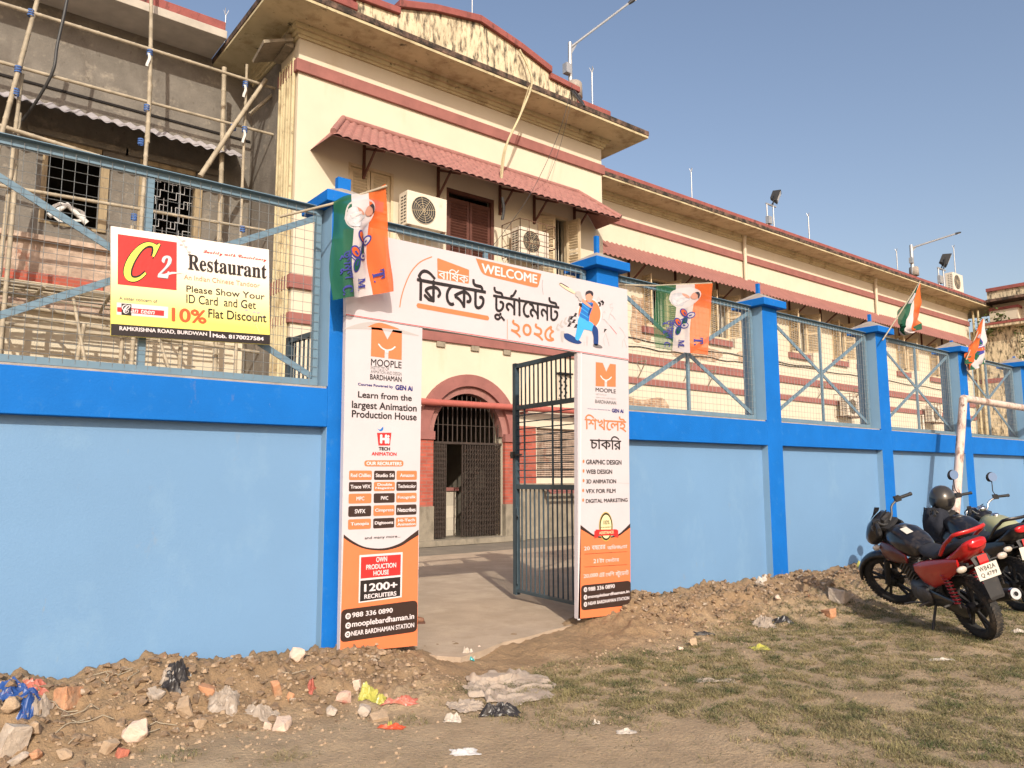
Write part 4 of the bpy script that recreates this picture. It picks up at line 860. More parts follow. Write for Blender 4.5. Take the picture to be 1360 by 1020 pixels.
# sheet awnings on the wings
def sheet(x0, x1, y0, y1, z0, z1, name, material, pitch=.14, amp=.03):
    m_ = MB(); n = int((x1-x0)/pitch*6)
    m_.grid(lambda u, v: (x0+(x1-x0)*u, y0+(y1-y0)*v, z0+(z1-z0)*v+amp*math.sin(2*math.pi*u*(x1-x0)/pitch)+.02*math.sin(u*9+v)), n, 2)
    return m_.build(name, material, bld)
sheet(TX1+.02, 45.6, WY-.02, WY-1.0, 9.20, 8.36, 'sheet_awning', M['tin'], .22)
sheet(-8.5, TX0-.35, WY-.05, WY-.95, 8.98, 8.50, 'grey_sheet_awning', M['grey_tin'], .24, .028)
for i in range(13):
    x = 16.2+i*2.4; bk = MB(); bk.box(x-.03, x+.03, WY-.06, WY-.002, 7.9, 8.9); bk.bar((x, WY-.05, 7.95), (x, WY-.8, 8.45), .05, .05); bk.build('awning_bracket', M['shutter_brown'], bld)
# windows
def louvre_leaf(p, d, n, w_, z0, z1, m_, material, name, parent):
    """a louvred leaf from hinge p along unit vector d, facing n"""
    p = Vector(p); d = Vector(d).normalized(); n = Vector(n).normalized(); zc = (z0+z1)/2; up = Vector((0, 0, 1)); mb = MB()
    for u in (.035, w_-.035): mb.obox(p+d*u+up*(zc-p.z), d*.035, n*.018, up*(z1-z0)/2)
    for z in (z0+.035, zc, z1-.035): mb.obox(p+d*w_/2+up*(z-p.z), d*(w_/2-.07), n*.016, up*.035)
    k = int((z1-z0)/.075)
    for i in range(k):
        z = z0+.1+(z1-z0-.2)*i/(k-1)
        if abs(z-zc) < .06: continue
        mb.obox(p+d*w_/2+up*(z-p.z), d*(w_/2-.07), (n*.020+up*.022), (up*.006-n*.004))
    return mb.build(name, material, parent)
def frame_rect(x0, x1, z0, z1, y, th, material, name='window', dep=.08):
    f = MB(); f.box(x0, x0+th, y-dep, y+.02, z0, z1); f.box(x1-th, x1, y-dep, y+.02, z0, z1); f.box(x0+th, x1-th, y-dep, y+.02, z1-th, z1); f.box(x0+th, x1-th, y-dep, y+.02, z0, z0+th)
    return f.build(name, material, bld)
f1 = frame_rect(7.05, 8.15, 6.45, 8.25, TY+.08, .06, M['shutter_cream'])
louvre_leaf((7.12, TY+.06, 6.5), (1, 0, 0), (0, -1, 0), .47, 6.52, 8.18, 0, M['shutter_cream'], 'shutter', f1); louvre_leaf((7.61, TY+.06, 6.5), (1, 0, 0), (0, -1, 0), .47, 6.52, 8.18, 0, M['shutter_cream'], 'shutter', f1)
f2 = frame_rect(9.55, 10.95, 6.1, 8.3, TY+.10, .08, M['shutter_brown'])
louvre_leaf((9.64, TY+.08, 6.2), (1, 0, 0), (0, -1, 0), .60, 6.2, 8.1, 0, M['shutter_brown'], 'shutter', f2); louvre_leaf((10.26, TY+.08, 6.2), (1, 0, 0), (0, -1, 0), .60, 6.2, 8.1, 0, M['shutter_brown'], 'shutter', f2)
f3 = frame_rect(12.35, 13.4, 6.45, 8.35, TY+.08, .07, M['shutter_cream'])
louvre_leaf((12.43, TY+.05, 6.5), (.93, -.36, 0), (-.36, -.93, 0), .44, 6.55, 8.25, 0, M['shutter_cream'], 'shutter', f3); louvre_leaf((13.32, TY-.02, 6.5), (.25, -.97, 0), (-.97, -.25, 0), .42, 6.55, 8.25, 0, M['shutter_cream'], 'shutter', f3)
b_ = MB(); [b_.tube([(12.95+.09*i, TY+.2, 6.5), (12.95+.09*i, TY+.2, 8.3)], .009, 6) for i in range(4)]; b_.build('window_bars', M['white_paint'], f3)
for (a, b) in wins:
    f = frame_rect(a, b, 6.62, 8.35, WY+.02, .07, M['shutter_cream']); w_ = (b-a)/2-.05
    louvre_leaf((a+.02, WY-.03, 6.65), (-.35, -.94, 0), (.94, -.35, 0), w_, 6.68, 8.3, 0, M['shutter_cream'], 'shutter', f)
    louvre_leaf((b-.02, WY-.03, 6.65), (.30, -.95, 0), (-.95, -.3, 0), w_, 6.68, 8.3, 0, M['shutter_cream'], 'shutter', f)
    s_ = MB(); s_.box(a-.12, b+.12, WY-.12, WY-.002, 6.38, 6.6); s_.build('sill', M['red'], f)
    s_ = MB(); [s_.tube([(a+.12+.14*i, WY+.15, 6.66), (a+.12+.14*i, WY+.15, 8.3)], .009, 5) for i in range(int((b-a-.2)/.14)+1)]; s_.build('window_bars', M['white_paint'], f)
for (a, b) in lowins:
    f = frame_rect(a, b, 1.2, 2.9, WY+.02, .08, M['shutter_cream']); s_ = MB(); s_.box(a-.1, b+.1, WY-.1, WY-.002, 1.02, 1.18); s_.build('sill', M['red'], f)
M['old_timber'] = mat('splintered_timber', (.30, .235, .145), .9, .3, 8, zs=.2, stains=[((.12, .08, .05), 12, .52, .7, .2, .8)])
# unfinished windows of the rendered wing: splintered timber jambs, one with a fretted grille
for i, (a, b) in enumerate(((1.86, 2.86), (3.62, 4.72), (-2.6, -1.4))):
    j = MB(); j.box(b-.02, b+.13, WY-.05, WY+.1, 6.55, 8.1); j.box(a-.05, a+.04, WY-.02, WY+.1, 6.55, 8.3); j.box(a+.041, b-.021, WY-.01, WY+.1, 8.2, 8.3); j.box(a+.041, b-.021, WY-.01, WY+.1, 6.55, 6.6); f = j.build('window', M['old_timber'], bld)
    MB().box(a-.35, b+.45, WY-.10, WY-.002, 8.3, 8.42).build('lintel', M['grey_render'], f)
gr = MB(); yg2 = WY+.10; rr = random.Random(3)
for i in range(6):
    for k in range(10):
        x, z = 3.68+.165*i, 6.6+.165*k
        gr.box(x, x+.165, yg2-.006, yg2+.006, z, z+.012) if (i+k) % 2 else gr.box(x, x+.012, yg2-.006, yg2+.006, z, z+.165)
        if rr.random() < .6: gr.box(x+.08, x+.092, yg2-.006, yg2+.006, z, z+.165)
gr.build('fretted_grille', M['galv'], bld)
# pipes on the corner strip and down the wing
for i in range(6):
    y = TY+.12+.14*i; MB().tube([(TX0-.05, y, .3), (TX0-.05-.012*(i % 2), y, 10.2)], .028 if i % 2 else .04, 8).build('corner_pipe', M['cream_soffit'], bld)
for x in (25.1, 35.5, TX1+.2): MB().tube([(x, WY-.12, .3), (x, WY-.12, 10.6), (x, WY-.12, 10.86)], [.07, .07, .10], 10).build('rain_pipe', M['cream'], bld)
bx_ = MB(); bx_.obox((5.55, 9.2, 10.50), (.05, .45, .0), (.30, -.03, .12), (-.008, 0, .03)); bx_.obox((5.78, 9.2, 10.62), (.03, .4, .0), (.09, 0, 0), (0, 0, .14)); bx_.build('cable_tray', M['plinth'], bld)
# red fire pipe across the front
fp = MB(); fp.tube([(TX0+.3, TY-.25, 3.19), (16.2, TY-.25, 3.24)], .075, 12); fp.build('fire_pipe', M['red_pipe'], bld)
[MB().bar((x, TY-.25, 3.12), (x, TY-.0, 3.12), .05, .06).build('pipe_bracket', M['red'], bld) for x in (7, 8.6, 11.75, 13.4, 14.6)]
rk = MB(); [rk.bar((12.3, TY-.10-.35*k/3, 1.35-.05*k), (14.2, TY-.10-.35*k/3, 1.35-.05*k), .05, .04) for k in range(4)]; [rk.bar((x, TY-.05, 1.36), (x, TY-.5, 1.18), .05, .03) for x in (12.35, 13.2, 14.1)]; rk.build('wall_rack', M['red'], bld)
# ------------------------------------------------------------------ far cross wing
FXX = 46.3
fb = thing('building', 'mould-stained far cross wing with plants growing on its ledge', 'building', (FXX, 9, GRD))
o = MB(); o.box(FXX+.9, FXX+9, 5.5, WY-.96, GRD, 11.05); o.build('wall', M['cream'], fb)
o = MB(); o.box(FXX, FXX+.9, 8.95, WY-.05, GRD, 9.55); o.build('stair_bay', M['mould_cream'], fb)
o = MB(); o.box(FXX+.35, FXX+.9, 8.95, WY-.97, 10.02, 10.62); o.build('upper_bay', M['cream'], fb)
o = MB(); o.box(FXX-.55, FXX+.899, 8.3, WY-.99, 9.56, 9.70); o.build('ledge', M['mould_cream'], fb)
o = MB(); o.box(FXX-.58, FXX+.898, 8.25, WY-.99, 9.702, 9.82); o.box(FXX+.3, FXX+.898, 8.9, WY-.97, 10.621, 10.76); o.box(FXX-.02, FXX+.895, 8.93, WY-.06, 6.6, 6.85); o.box(FXX+.86, FXX+.899, 5.5, 8.94, 6.6, 6.85); o.build('red_band', M['red_coping'], fb)
o = MB(); o.box(FXX-.1, FXX+9, 5.3, WY-.98, 11.06, 11.20); o.build('eave', M['eave_edge'], fb)
o = MB(); o.box(FXX+.2, FXX+9, 5.4, WY-.97, 11.2, 11.68); o.build('parapet', M['mould_cream'], fb)
o = MB(); o.box(FXX+.1, FXX+9, 5.35, WY-.96, 11.68, 11.86); o.build('red_coping', M['red_coping'], fb)
for i in range(2): MB().tube([(FXX-.1, WY-.3-.25*i, .3), (FXX-.1, WY-.3-.25*i, 10.7)], .06, 8).build('rain_pipe', M['cream_soffit'], fb)
M['leaf'] = mat('ledge_leaf', (.075, .105, .025), .7, .4, 9)
for i, (x, y, z, n, sp2, lb) in enumerate([(FXX-.35, 10.35, 9.6, 160, .55, 'leafy weed hanging from the end of the far ledge'), (FXX-.2, 9.6, 9.9, 90, .4, 'small leafy weed growing on top of the far ledge'), (FXX-.05, 8.7, 7.5, 220, .35, 'dark creeper climbing the corner of the far stair bay')]):
    pt = thing('weed', lb, 'plant', (x, y, z)); pm_ = MB(); r_ = random.Random(i)
    for k in range(n):
        c0 = Vector((x+r_.gauss(0, sp2*.35), y+r_.gauss(0, sp2*.5), z+(r_.gauss(0, sp2*.7) if i < 2 else r_.uniform(-2.6, 2.0)))); a_ = Vector((r_.uniform(-1, 1), r_.uniform(-1, 1), r_.uniform(-.6, 1))).normalized()*r_.uniform(.06, .13); b2 = a_.cross(Vector((r_.uniform(-1, 1), r_.uniform(-1, 1), 1))).normalized()*a_.length*.55
        pm_.add([c0-a_, c0+b2, c0+a_, c0-b2], [(0, 1, 2, 3)])
    pm_.build('foliage', M['leaf'], pt)
    sm_ = MB()
    for k in range(5): sm_.tube([(x, y, z-(.3 if i < 2 else 2.4)), (x+r_.uniform(-.2, .2), y+r_.uniform(-.2, .2), z), (x+r_.uniform(-.3, .3), y+r_.uniform(-.3, .3), z+(.35 if i < 2 else 1.8))], .012, 5)
    sm_.build('stem', M['bamboo'], pt)

for i, (x, z) in enumerate([(18.9, 5.0), (21.3, 5.15), (22.6, 5.0), (26.2, 5.1), (30.0, 5.05), (33.0, 5.1)]):
    c_ = MB(); c_.bar((x, WY-.02, z+.35), (x, WY-.45, z+.35), .03, .04); c_.bar((x, WY-.02, z-.25), (x, WY-.42, z+.33), .025, .03); c_.build('wall_bracket', M['plinth'], bld)
for x0, x1, z in ((15.0, 30.0, 6.12), (15.2, 24.8, 5.86), (25.3, 44.0, 6.05)):
    P = [(x0+(x1-x0)*k/20, WY-.03, z+.03*math.sin(k*1.7)) for k in range(21)]; MB().tube(P, .016, 6).build('conduit', M['dark_metal'], bld)
for x in (27.0, 34.6, 39.6): MB().tube([(x, WY-.1, .3), (x, WY-.1, 4.6)], .05, 8).build('drain_pipe', M['white_paint'], bld)
# ================================================================== things fixed to the building
def ac_unit(x, y, z, label, wx=.86, h=.56, dp=.32, cage=False, fan_side='front'):
    t = thing('air_conditioner', label, 'air conditioner', (x, y, z), 'outdoor air conditioner units')
    b = MB().box(x, x+wx, y, y+dp, z, z+h); b.build('casing', M['ac_white'], t, bevel=.015)
    cx, cz = x+wx*.40, z+h*.5; rr = h*.40
    f = MB(); f.lathe([(0, y-.004), (rr, y-.004)], (cx, 0, cz), 'y', 28); f.build('fan_opening', M['dark_metal'], t)
    g = MB()
    for k in range(1, 7): g.lathe([(rr*k/6-.003, y-.012), (rr*k/6+.003, y-.012), (rr*k/6+.003, y-.016), (rr*k/6-.003, y-.016), (rr*k/6-.003, y-.012)], (cx, 0, cz), 'y', 24)
    for k in range(4):
        a = math.pi*k/4+.2; g.bar((cx-rr*math.cos(a), y-.015, cz-rr*math.sin(a)), (cx+rr*math.cos(a), y-.015, cz+rr*math.sin(a)), .006, .006, (0, 1, 0))
    g.build('fan_guard', M['shutter_cream'], t)
    s = MB()
    for i in range(2):
        for k in range(9): s.box(x-.006, x-.001, y+.06+.12*i, y+.14+.12*i, z+.06+k*(h-.12)/9, z+.06+k*(h-.12)/9+.028)
    s.build('side_vents', M['dark_metal'], t)
    s = MB(); s.box(x+.05, x+.09, y-.02, y+dp+.35, z-.05, z-.002); s.box(x+wx-.09, x+wx-.05, y-.02, y+dp+.35, z-.05, z-.002); s.build('bracket', M['rust_cage'], t)
    if cage:
        c = MB(); X0_, X1_, Y0_, Y1_, Z0_, Z1_ = x-.10, x+wx+.06, y-.16, y+dp+.2, z-.06, z+h+.12; r = .011
        for k in range(4):
            zz = Z0_+(Z1_-Z0_)*k/3; c.tube([(X0_, Y1_, zz), (X0_, Y0_, zz), (X1_, Y0_, zz), (X1_, Y1_, zz)], r, 5, True, False)
        for k in range(5): xx = X0_+(X1_-X0_)*k/4; c.tube([(xx, Y0_, Z0_), (xx, Y0_, Z1_)], r, 5)
        for k in range(3): yy = Y0_+(Y1_-Y0_)*k/2; c.tube([(X0_, yy, Z0_), (X0_, yy, Z1_)], r, 5); c.tube([(X1_, yy, Z0_), (X1_, yy, Z1_)], r, 5)
        c.box(X0_, X1_, Y0_, Y0_+.02, Z0_-.05, Z0_); c.build('cage', M['rust_cage'], t)
    return t
ac_unit(8.18, 8.05, 6.98, 'white air conditioner with a round fan, beside the brown shutters', 1.02, .76, .36)
ac_unit(11.28, 8.05, 6.92, 'rusty caged air conditioner between the brown shutters and the narrow window', .95, .66, .34, True)
ac_unit(42.6, WY-.80, 11.28, 'air conditioner perched on the far roof edge, near the floodlight', 1.25, .95, .4)
for i, (px, py, lb) in enumerate([(1128, 552, 'caged air conditioner on the wing wall, behind the mesh panel before the motorcycles'), (1240, 560, 'caged air conditioner low on the wing wall, behind the panel above the red motorcycle')]):
    p = at(px, py, Y=WY-.5); ac_unit(p.x-.2, WY-.55, p.z, lb, 1.1, .8, .35, True)
def lamp_post(base, h, arm, label, r=.055):
    bx, by, bz = base; t = thing('street_lamp', label, 'street lamp', base, 'roof street lamps')
    MB().lathe([(0, bz+.40), (.19, bz+.40), (.22, bz+.35), (.23, bz-.05), (0, bz-.05)], (bx+.14, by, 0), 'z', 18).build('drum_base', M['cement'], t)
    MB().tube([(bx, by, bz), (bx, by, bz+h*.55), (bx, by, bz+h)], [r, r, r*.9], 10).build('pole', M['galv'], t)
    a = Vector(arm); e = Vector((bx, by, bz+h-.12))+a; ab = MB(); ab.tube([(bx, by, bz+h-.15), e], r*.55, 8)
    st_ = Vector((bx, by, bz+h-.15)); ab.add([st_+a*.02, st_+a*.14, st_+Vector((0, 0, -.28))], [(0, 1, 2)]); ab.build('arm', M['galv'], t)
    d = a.normalized(); hd = MB(); u = d.cross(Vector((0, 0, 1))).normalized(); up = u.cross(d)
    rings = []
    for s_, w_, h_ in ((-.05, .03, .03), (.05, .06, .05), (.2, .10, .06), (.55, .12, .05), (.68, .06, .03)):
        rings.append([tuple(e+d*s_+u*w_*math.cos(q_)+up*h_*math.sin(q_)) for q_ in np.linspace(0, 2*math.pi, 12, endpoint=False)])
    hd.loft(rings).build('lamp_head', M['dark_metal'], t)
    MB().obox(e+d*.38-up*.05, d*.16, u*.07, up*.006).build('lens', M['lens'], t)
    MB().box(bx-.24, bx-.06, by-.12, by+.05, bz+.55, bz+.83).build('control_box', M['galv'], t)
p0 = at(757.5, 110, Y=8.75); p1 = at(757.5, 57, Y=8.75); p2 = at(832, 8, Y=8.75)
lamp_post((p0.x, 8.75, p0.z-.35), p1.z-p0.z+.35, (p2.x-p1.x-.1, -.2, p2.z-p1.z+.05), 'tall street lamp on the parapet of the projecting centre block', .06)
p0 = at(1212, 358, Y=11.2); p1 = at(1211, 326, Y=11.2); p2 = at(1258, 311, Y=11.2)
lamp_post((p0.x, 11.2, p0.z-.25), p1.z-p0.z+.25, (p2.x-p1.x, -.4, p2.z-p1.z), 'far street lamp on the roof of the long wing', .09)
def rod(px, py0, py1, Y, label, r=.012):
    a = at(px, py0, Y=Y); b = at(px, py1, Y=Y); t = thing('lightning_rod', label, 'lightning rod', (b.x, Y, b.z), 'lightning rods on the roofs')
    L_ = a.z-b.z; MB().tube([(b.x, Y, b.z-.5), (b.x, Y, a.z-.15)], r, 6).build('rod', M['galv'], t)
    f = MB(); [f.tube([(b.x, Y, a.z-.17), (b.x+.07*math.cos(q_), Y+.07*math.sin(q_), a.z)], r*.5, 5) for q_ in (0, 2.1, 4.2)]; f.build('prongs', M['galv'], t)
rod(299, 12, 40, 12.0, 'lightning rod rising behind the grey roof edge above the scaffold', .014); rod(627, -14, 30, 8.9, 'lightning rod above the peak of the stepped gable')
rod(787, 90, 148, 8.9, 'lightning rod standing beside the tall street lamp', .022); rod(919, 224, 262, 12, 'lightning rod on the wing roof next to the centre block', .022); rod(1075, 284, 318, 12, 'lightning rod on the wing roof between the two floodlights', .03)
rod(1192, 331, 356, 12, 'lightning rod standing beside the far street lamp', .03); rod(1271, 328, 390, 11.2, 'lightning rod beside the air conditioner on the far roof', .03)
def flood(px, py, pyb, Y, s, label):
    a = at(px, py, Y=Y); b = at(px, pyb, Y=Y); t = thing('floodlight', label, 'floodlight', (b.x, Y, b.z), 'roof floodlights')
    f = MB(); [f.tube([(a.x-.55*s+i*.45*s, Y, b.z-.4), (a.x-.55*s+i*.45*s, Y, a.z-.45*s)], .03*s, 6) for i in (0, 1)]; f.bar((a.x-.6*s, Y, a.z-.42*s), (a.x+.1*s, Y, a.z-.42*s), .05*s, .05*s)
    f.box(a.x-.6*s, a.x-.35*s, Y-.1, Y+.05, b.z+.0, b.z+.3*s); f.build('stand', M['galv'], t)
    d = Vector((.45, -.8, -.38)).normalized(); u = d.cross(Vector((0, 0, 1))).normalized(); up = u.cross(d); c = Vector((a.x, Y-.05, a.z))
    h = MB(); R1 = [c+d*.16*s+u*i*.24*s+up*j*.24*s for i, j in ((-1, -1), (1, -1), (1, 1), (-1, 1))]; R0 = [c-d*.14*s+u*i*.15*s+up*j*.15*s for i, j in ((-1, -1), (1, -1), (1, 1), (-1, 1))]
    h.loft([R0, R1], False); h.bar(c-u*.26*s, Vector((a.x-.25*s, Y, a.z-.42*s))-u*.1*s, .03*s, .04*s); h.bar(c+u*.26*s, Vector((a.x-.1*s, Y, a.z-.42*s))+u*.15*s, .03*s, .04*s); h.build('housing', M['dark_metal'], t)
    MB().obox(c+d*.165*s, u*.18*s, up*.18*s, d*.004).build('lens', M['lens'], t)
flood(1028, 261, 300, 11.0, 1.0, 'floodlight on two legs above the middle of the wing roof'); flood(1253, 345, 378, 10.9, 1.35, 'floodlight on two legs behind the roof air conditioner')
# loose cables on the front
def cable(pts, r, label, m='cream_soffit', name='cable', n=8):
    t = [Vector(p) for p in pts]; P = []
    for i in range(len(t)-1):
        p0, p1, p2, p3 = t[max(i-1, 0)], t[i], t[i+1], t[min(i+2, len(t)-1)]
        for j in range(n):
            u = j/n; P.append(.5*((2*p1)+(p2-p0)*u+(2*p0-5*p1+4*p2-p3)*u*u+(3*p1-p0-3*p2+p3)*u**3))
    P.append(t[-1]); o = MB().tube(P, r, 6).build(name, M[m]); return tag(o, label, 'cable', 'loose cables on the building')
C3 = lambda px, py, Y: at(px, py, Y=Y)
cable([C3(690, 66, 8.2), C3(702, 90, 8.1), C3(706, 113, TY-.95), C3(690, 155, TY-.98), C3(672, 195, TY-.9), C3(666, 240, TY-.75)], .028, 'thick pale conduit dangling from the eave onto the tiled awning')
cable([C3(703, 114, TY-.95), C3(688, 158, TY-.93), C3(669, 200, TY-.86), C3(664, 244, TY-.7)], .012, 'thin pale wire hanging beside the thick conduit')
cable([C3(760, 112, TY-.97), C3(741, 180, TY-1.05), C3(700, 265, TY-1.1), C3(640, 345, TY-1.2)], .006, 'thin wire slanting across the tiled awning towards the brown shutters', 'dark_metal')
cable([C3(762, 118, TY-.97), C3(745, 190, TY-.9), C3(727, 240, TY-1.0)], .005, 'short thin wire slanting down to the tiled awning', 'dark_metal')
cable([C3(667, 262, TY-.8), C3(669, 278, TY-.75), C3(667, 292, TY-.7)], .035, 'dark bundle of cable hanging under the tiled awning', 'dark_metal')
cable([C3(90, -6, 9.85), C3(85, 20, 9.85), C3(76, 60, 9.85), C3(70, 95, 9.85), C3(48, 135, 10.2), C3(30, 160, 10.6)], .03, 'dark hose hanging in front of the bare rendered wall', 'dark_metal')
cable([C3(762, 120, 8.3), C3(770, 130, 8.0), C3(775, 140, TY-.95), C3(757, 118, 8.4)], .03, 'tangle of dark cable at the foot of the tall street lamp', 'dark_metal')
# ------------------------------------------------------------------ bamboo scaffold lashed in front of the bare wing
sc = thing('scaffold', 'bamboo scaffold lashed together in front of the bare grey wing', 'scaffold', (3.3, 9.9, GRD))
def bamboo(a, b, r=.045, lengthen=0):
    a = Vector(a); b = Vector(b); d = (b-a); L_ = d.length; d.normalize(); a = a-d*lengthen; L_ += lengthen
    P = []; Rr = []; s_ = 0; k = 0
    bow = Vector((random.uniform(-1, 1), random.uniform(-1, 1), random.uniform(-.5, .5)))*.03
    while s_ < L_:
        o = bow*math.sin(math.pi*s_/L_)
        for ds, rr in ((0, r*.86), (.02, r*1.02), (.045, r*.86)):
            P.append(a+d*min(s_+ds, L_)+o); Rr.append(rr*(1-.18*s_/L_))
        s_ += random.uniform(.30, .42)
    P.append(a+d*L_); Rr.append(r*.82)
    return MB().tube(P, Rr, 8).build('bamboo_pole', M['bamboo'], sc)
YS2 = 9.9; Q = lambda px, py, Y=YS2: at(px, py, Y=Y)
def down(p, z=GRD): return Vector((p.x-.03*(p.z-z)*0, p.y, z))
a = Q(52, -8); b = Q(18, 130); bamboo(Q(5, 190)+Vector((-.35, 0, -2.2)), a, .055); bamboo(Q(15, 190)+Vector((-.1, .1, -6.5)), Q(30, 95)+Vector((0, .1, 0)), .05)
bamboo(down(Q(187, 220)), Q(200, 112), .055); bamboo(Q(196, 190), Q(201, -60), .05)
bamboo(down(Q(322, 290)), Q(328, 86), .042)
bamboo(Q(-60, -14), Q(372, 120), .045); bamboo(Q(-60, 66), Q(371, 181), .042); bamboo(Q(-60, 148), Q(186, 224), .05); bamboo(Q(-20, 243), Q(352, 306), .042)
bamboo(Q(266, 234, 9.8), Q(353, 106, 9.8), .06); bamboo(Q(332, 152, 10.1), Q(366, 122, 10.1), .05)
bamboo(down(Q(297, 250, 10.6)), Q(298, 90, 10.6), .07); bamboo(down(Q(22, 200, 10.4)), Q(26, 150, 10.4), .05)
bamboo(Q(-60, 395, 10.3), Q(150, 425, 10.3), .05); bamboo(Q(-60, 405, 10.2), Q(160, 440, 10.2), .05); bamboo(Q(-40, 385, 10.4), Q(150, 400, 10.4), .04); bamboo(Q(150, 440, 10.3), Q(420, 480, 10.3), .045)
for i in range(6): bamboo(Q(-40+i*14, 424+i*1.5, 9.9+.12*i), Q(170+i*14, 447+i*1.5, 9.9+.12*i), .035)
rb = random.Random(4)
for i in range(16):                                    # the working platform: loose split canes laid side by side, and cross ties
    y = 9.75+.085*i; z = 5.02+rb.uniform(-.05, .07); bamboo((-3.0+rb.uniform(-.5, .5), y, z), (4.6+rb.uniform(-.8, .8), y+rb.uniform(-.25, .25), z+rb.uniform(-.10, .10)), .026)
for i in range(7): x = -2.4+1.05*i; bamboo((x, 9.6, 4.93), (x+rb.uniform(-.5, .9), 11.2, 4.95+rb.uniform(-.1, .1)), .038)
for i in range(5): x = -1.6+1.3*i; bamboo((x, 10.0, 4.9), (x+rb.uniform(.5, 1.2), 9.3, 1.4), .036)
bamboo(down(Q(5, 320, 9.6)), Q(20, 250, 9.6), .05); bamboo(Q(100, 490, 9.9), Q(112, 430, 9.9), .05); bamboo(down(Q(162, 400, 10)), Q(176, 300, 10), .05); bamboo(down(Q(242, 400, 10.5)), Q(247, 330, 10.5), .06)
for px, py in [(41, 17), (199, 70), (24, 92), (195, 143), (326, 112), (325, 172), (310, 169), (21, 122), (187, 188), (178, 288), (322, 304)]:
    c = Q(px, py, YS2-.02); rp = MB(); cl = MB()
    for k in range(3): rp.lathe([(.054, -.014), (.060, 0), (.054, .014)], (c.x, c.y, c.z-.05+.045*k), 'z', 10)
    rp.build('tie_rope', M['rope'], sc)
    if px in (199, 326, 325): cl.grid(lambda u, v: (c.x-.06+.05*u+.02*math.sin(v*5), c.y-.07, c.z-.05-.28*v), 2, 6); cl.build('rag_tie', M['pale_cloth'], sc)
# sack left on the window ledge
sk_ = MB(); c = at(88, 284, Y=WY-.12)
sk_.loft([[(c.x+.34*math.cos(t)*s_, c.y-.05+.10*math.sin(3*t)*.3, c.z+.18*math.sin(t)*s_+.03*math.sin(4*t)) for t in np.linspace(0, 2*math.pi, 16, endpoint=False)] for s_ in (1.0, .75)], True, False); sk_.tube([(c.x-.3, c.y-.05, c.z-.12), (c.x, c.y-.05, c.z+.17), (c.x+.36, c.y-.05, c.z-.13)], .06, 8)
tag(sk_.build('sack', M['pale_cloth']), 'crumpled pale sack lying on the ledge of the bare window', 'sack')
# ------------------------------------------------------------------ flags on sticks
def cat2(P, u):
    n = len(P)-1; f = min(max(u, 0), 1)*n; i = min(int(f), n-1); t = f-i; g = lambda j: Vector(P[min(max(j, 0), n)])
    p0, p1, p2, p3 = g(i-1), g(i), g(i+1), g(i+2); return .5*((2*p1)+(p2-p0)*t+(2*p0-5*p1+4*p2-p3)*t*t+(3*p1-p0-3*p2+p3)*t**3)
def petals(cx, cy, s, rot=0):
    out = []
    for k, c in enumerate(('f_orange', 'f_white', 'f_green')):
        a = rot+k*2.1; ux, uy = math.cos(a), math.sin(a); pc = (cx+ux*s*.62, cy+uy*s*.62)
        P = lambda rx, ry: [(pc[0]+ux*rx*math.cos(t)-uy*ry*math.sin(t), pc[1]+uy*rx*math.cos(t)+ux*ry*math.sin(t)) for t in np.linspace(0, 2*math.pi, 20, endpoint=False)]
        out += [(P(s*.62, s*.40), 'f_blue', 2), (P(s*.48, s*.27), c, 3), ([(cx+ux*s*.3-uy*.012, cy+uy*s*.3+ux*.012), (cx+ux*s*.7-uy*.012, cy+uy*s*.7+ux*.012), (cx+ux*s*.7+uy*.012, cy+uy*s*.7-ux*.012), (cx+ux*s*.3+uy*.012, cy+uy*s*.3-ux*.012)], 'f_blue', 4)]
    return out
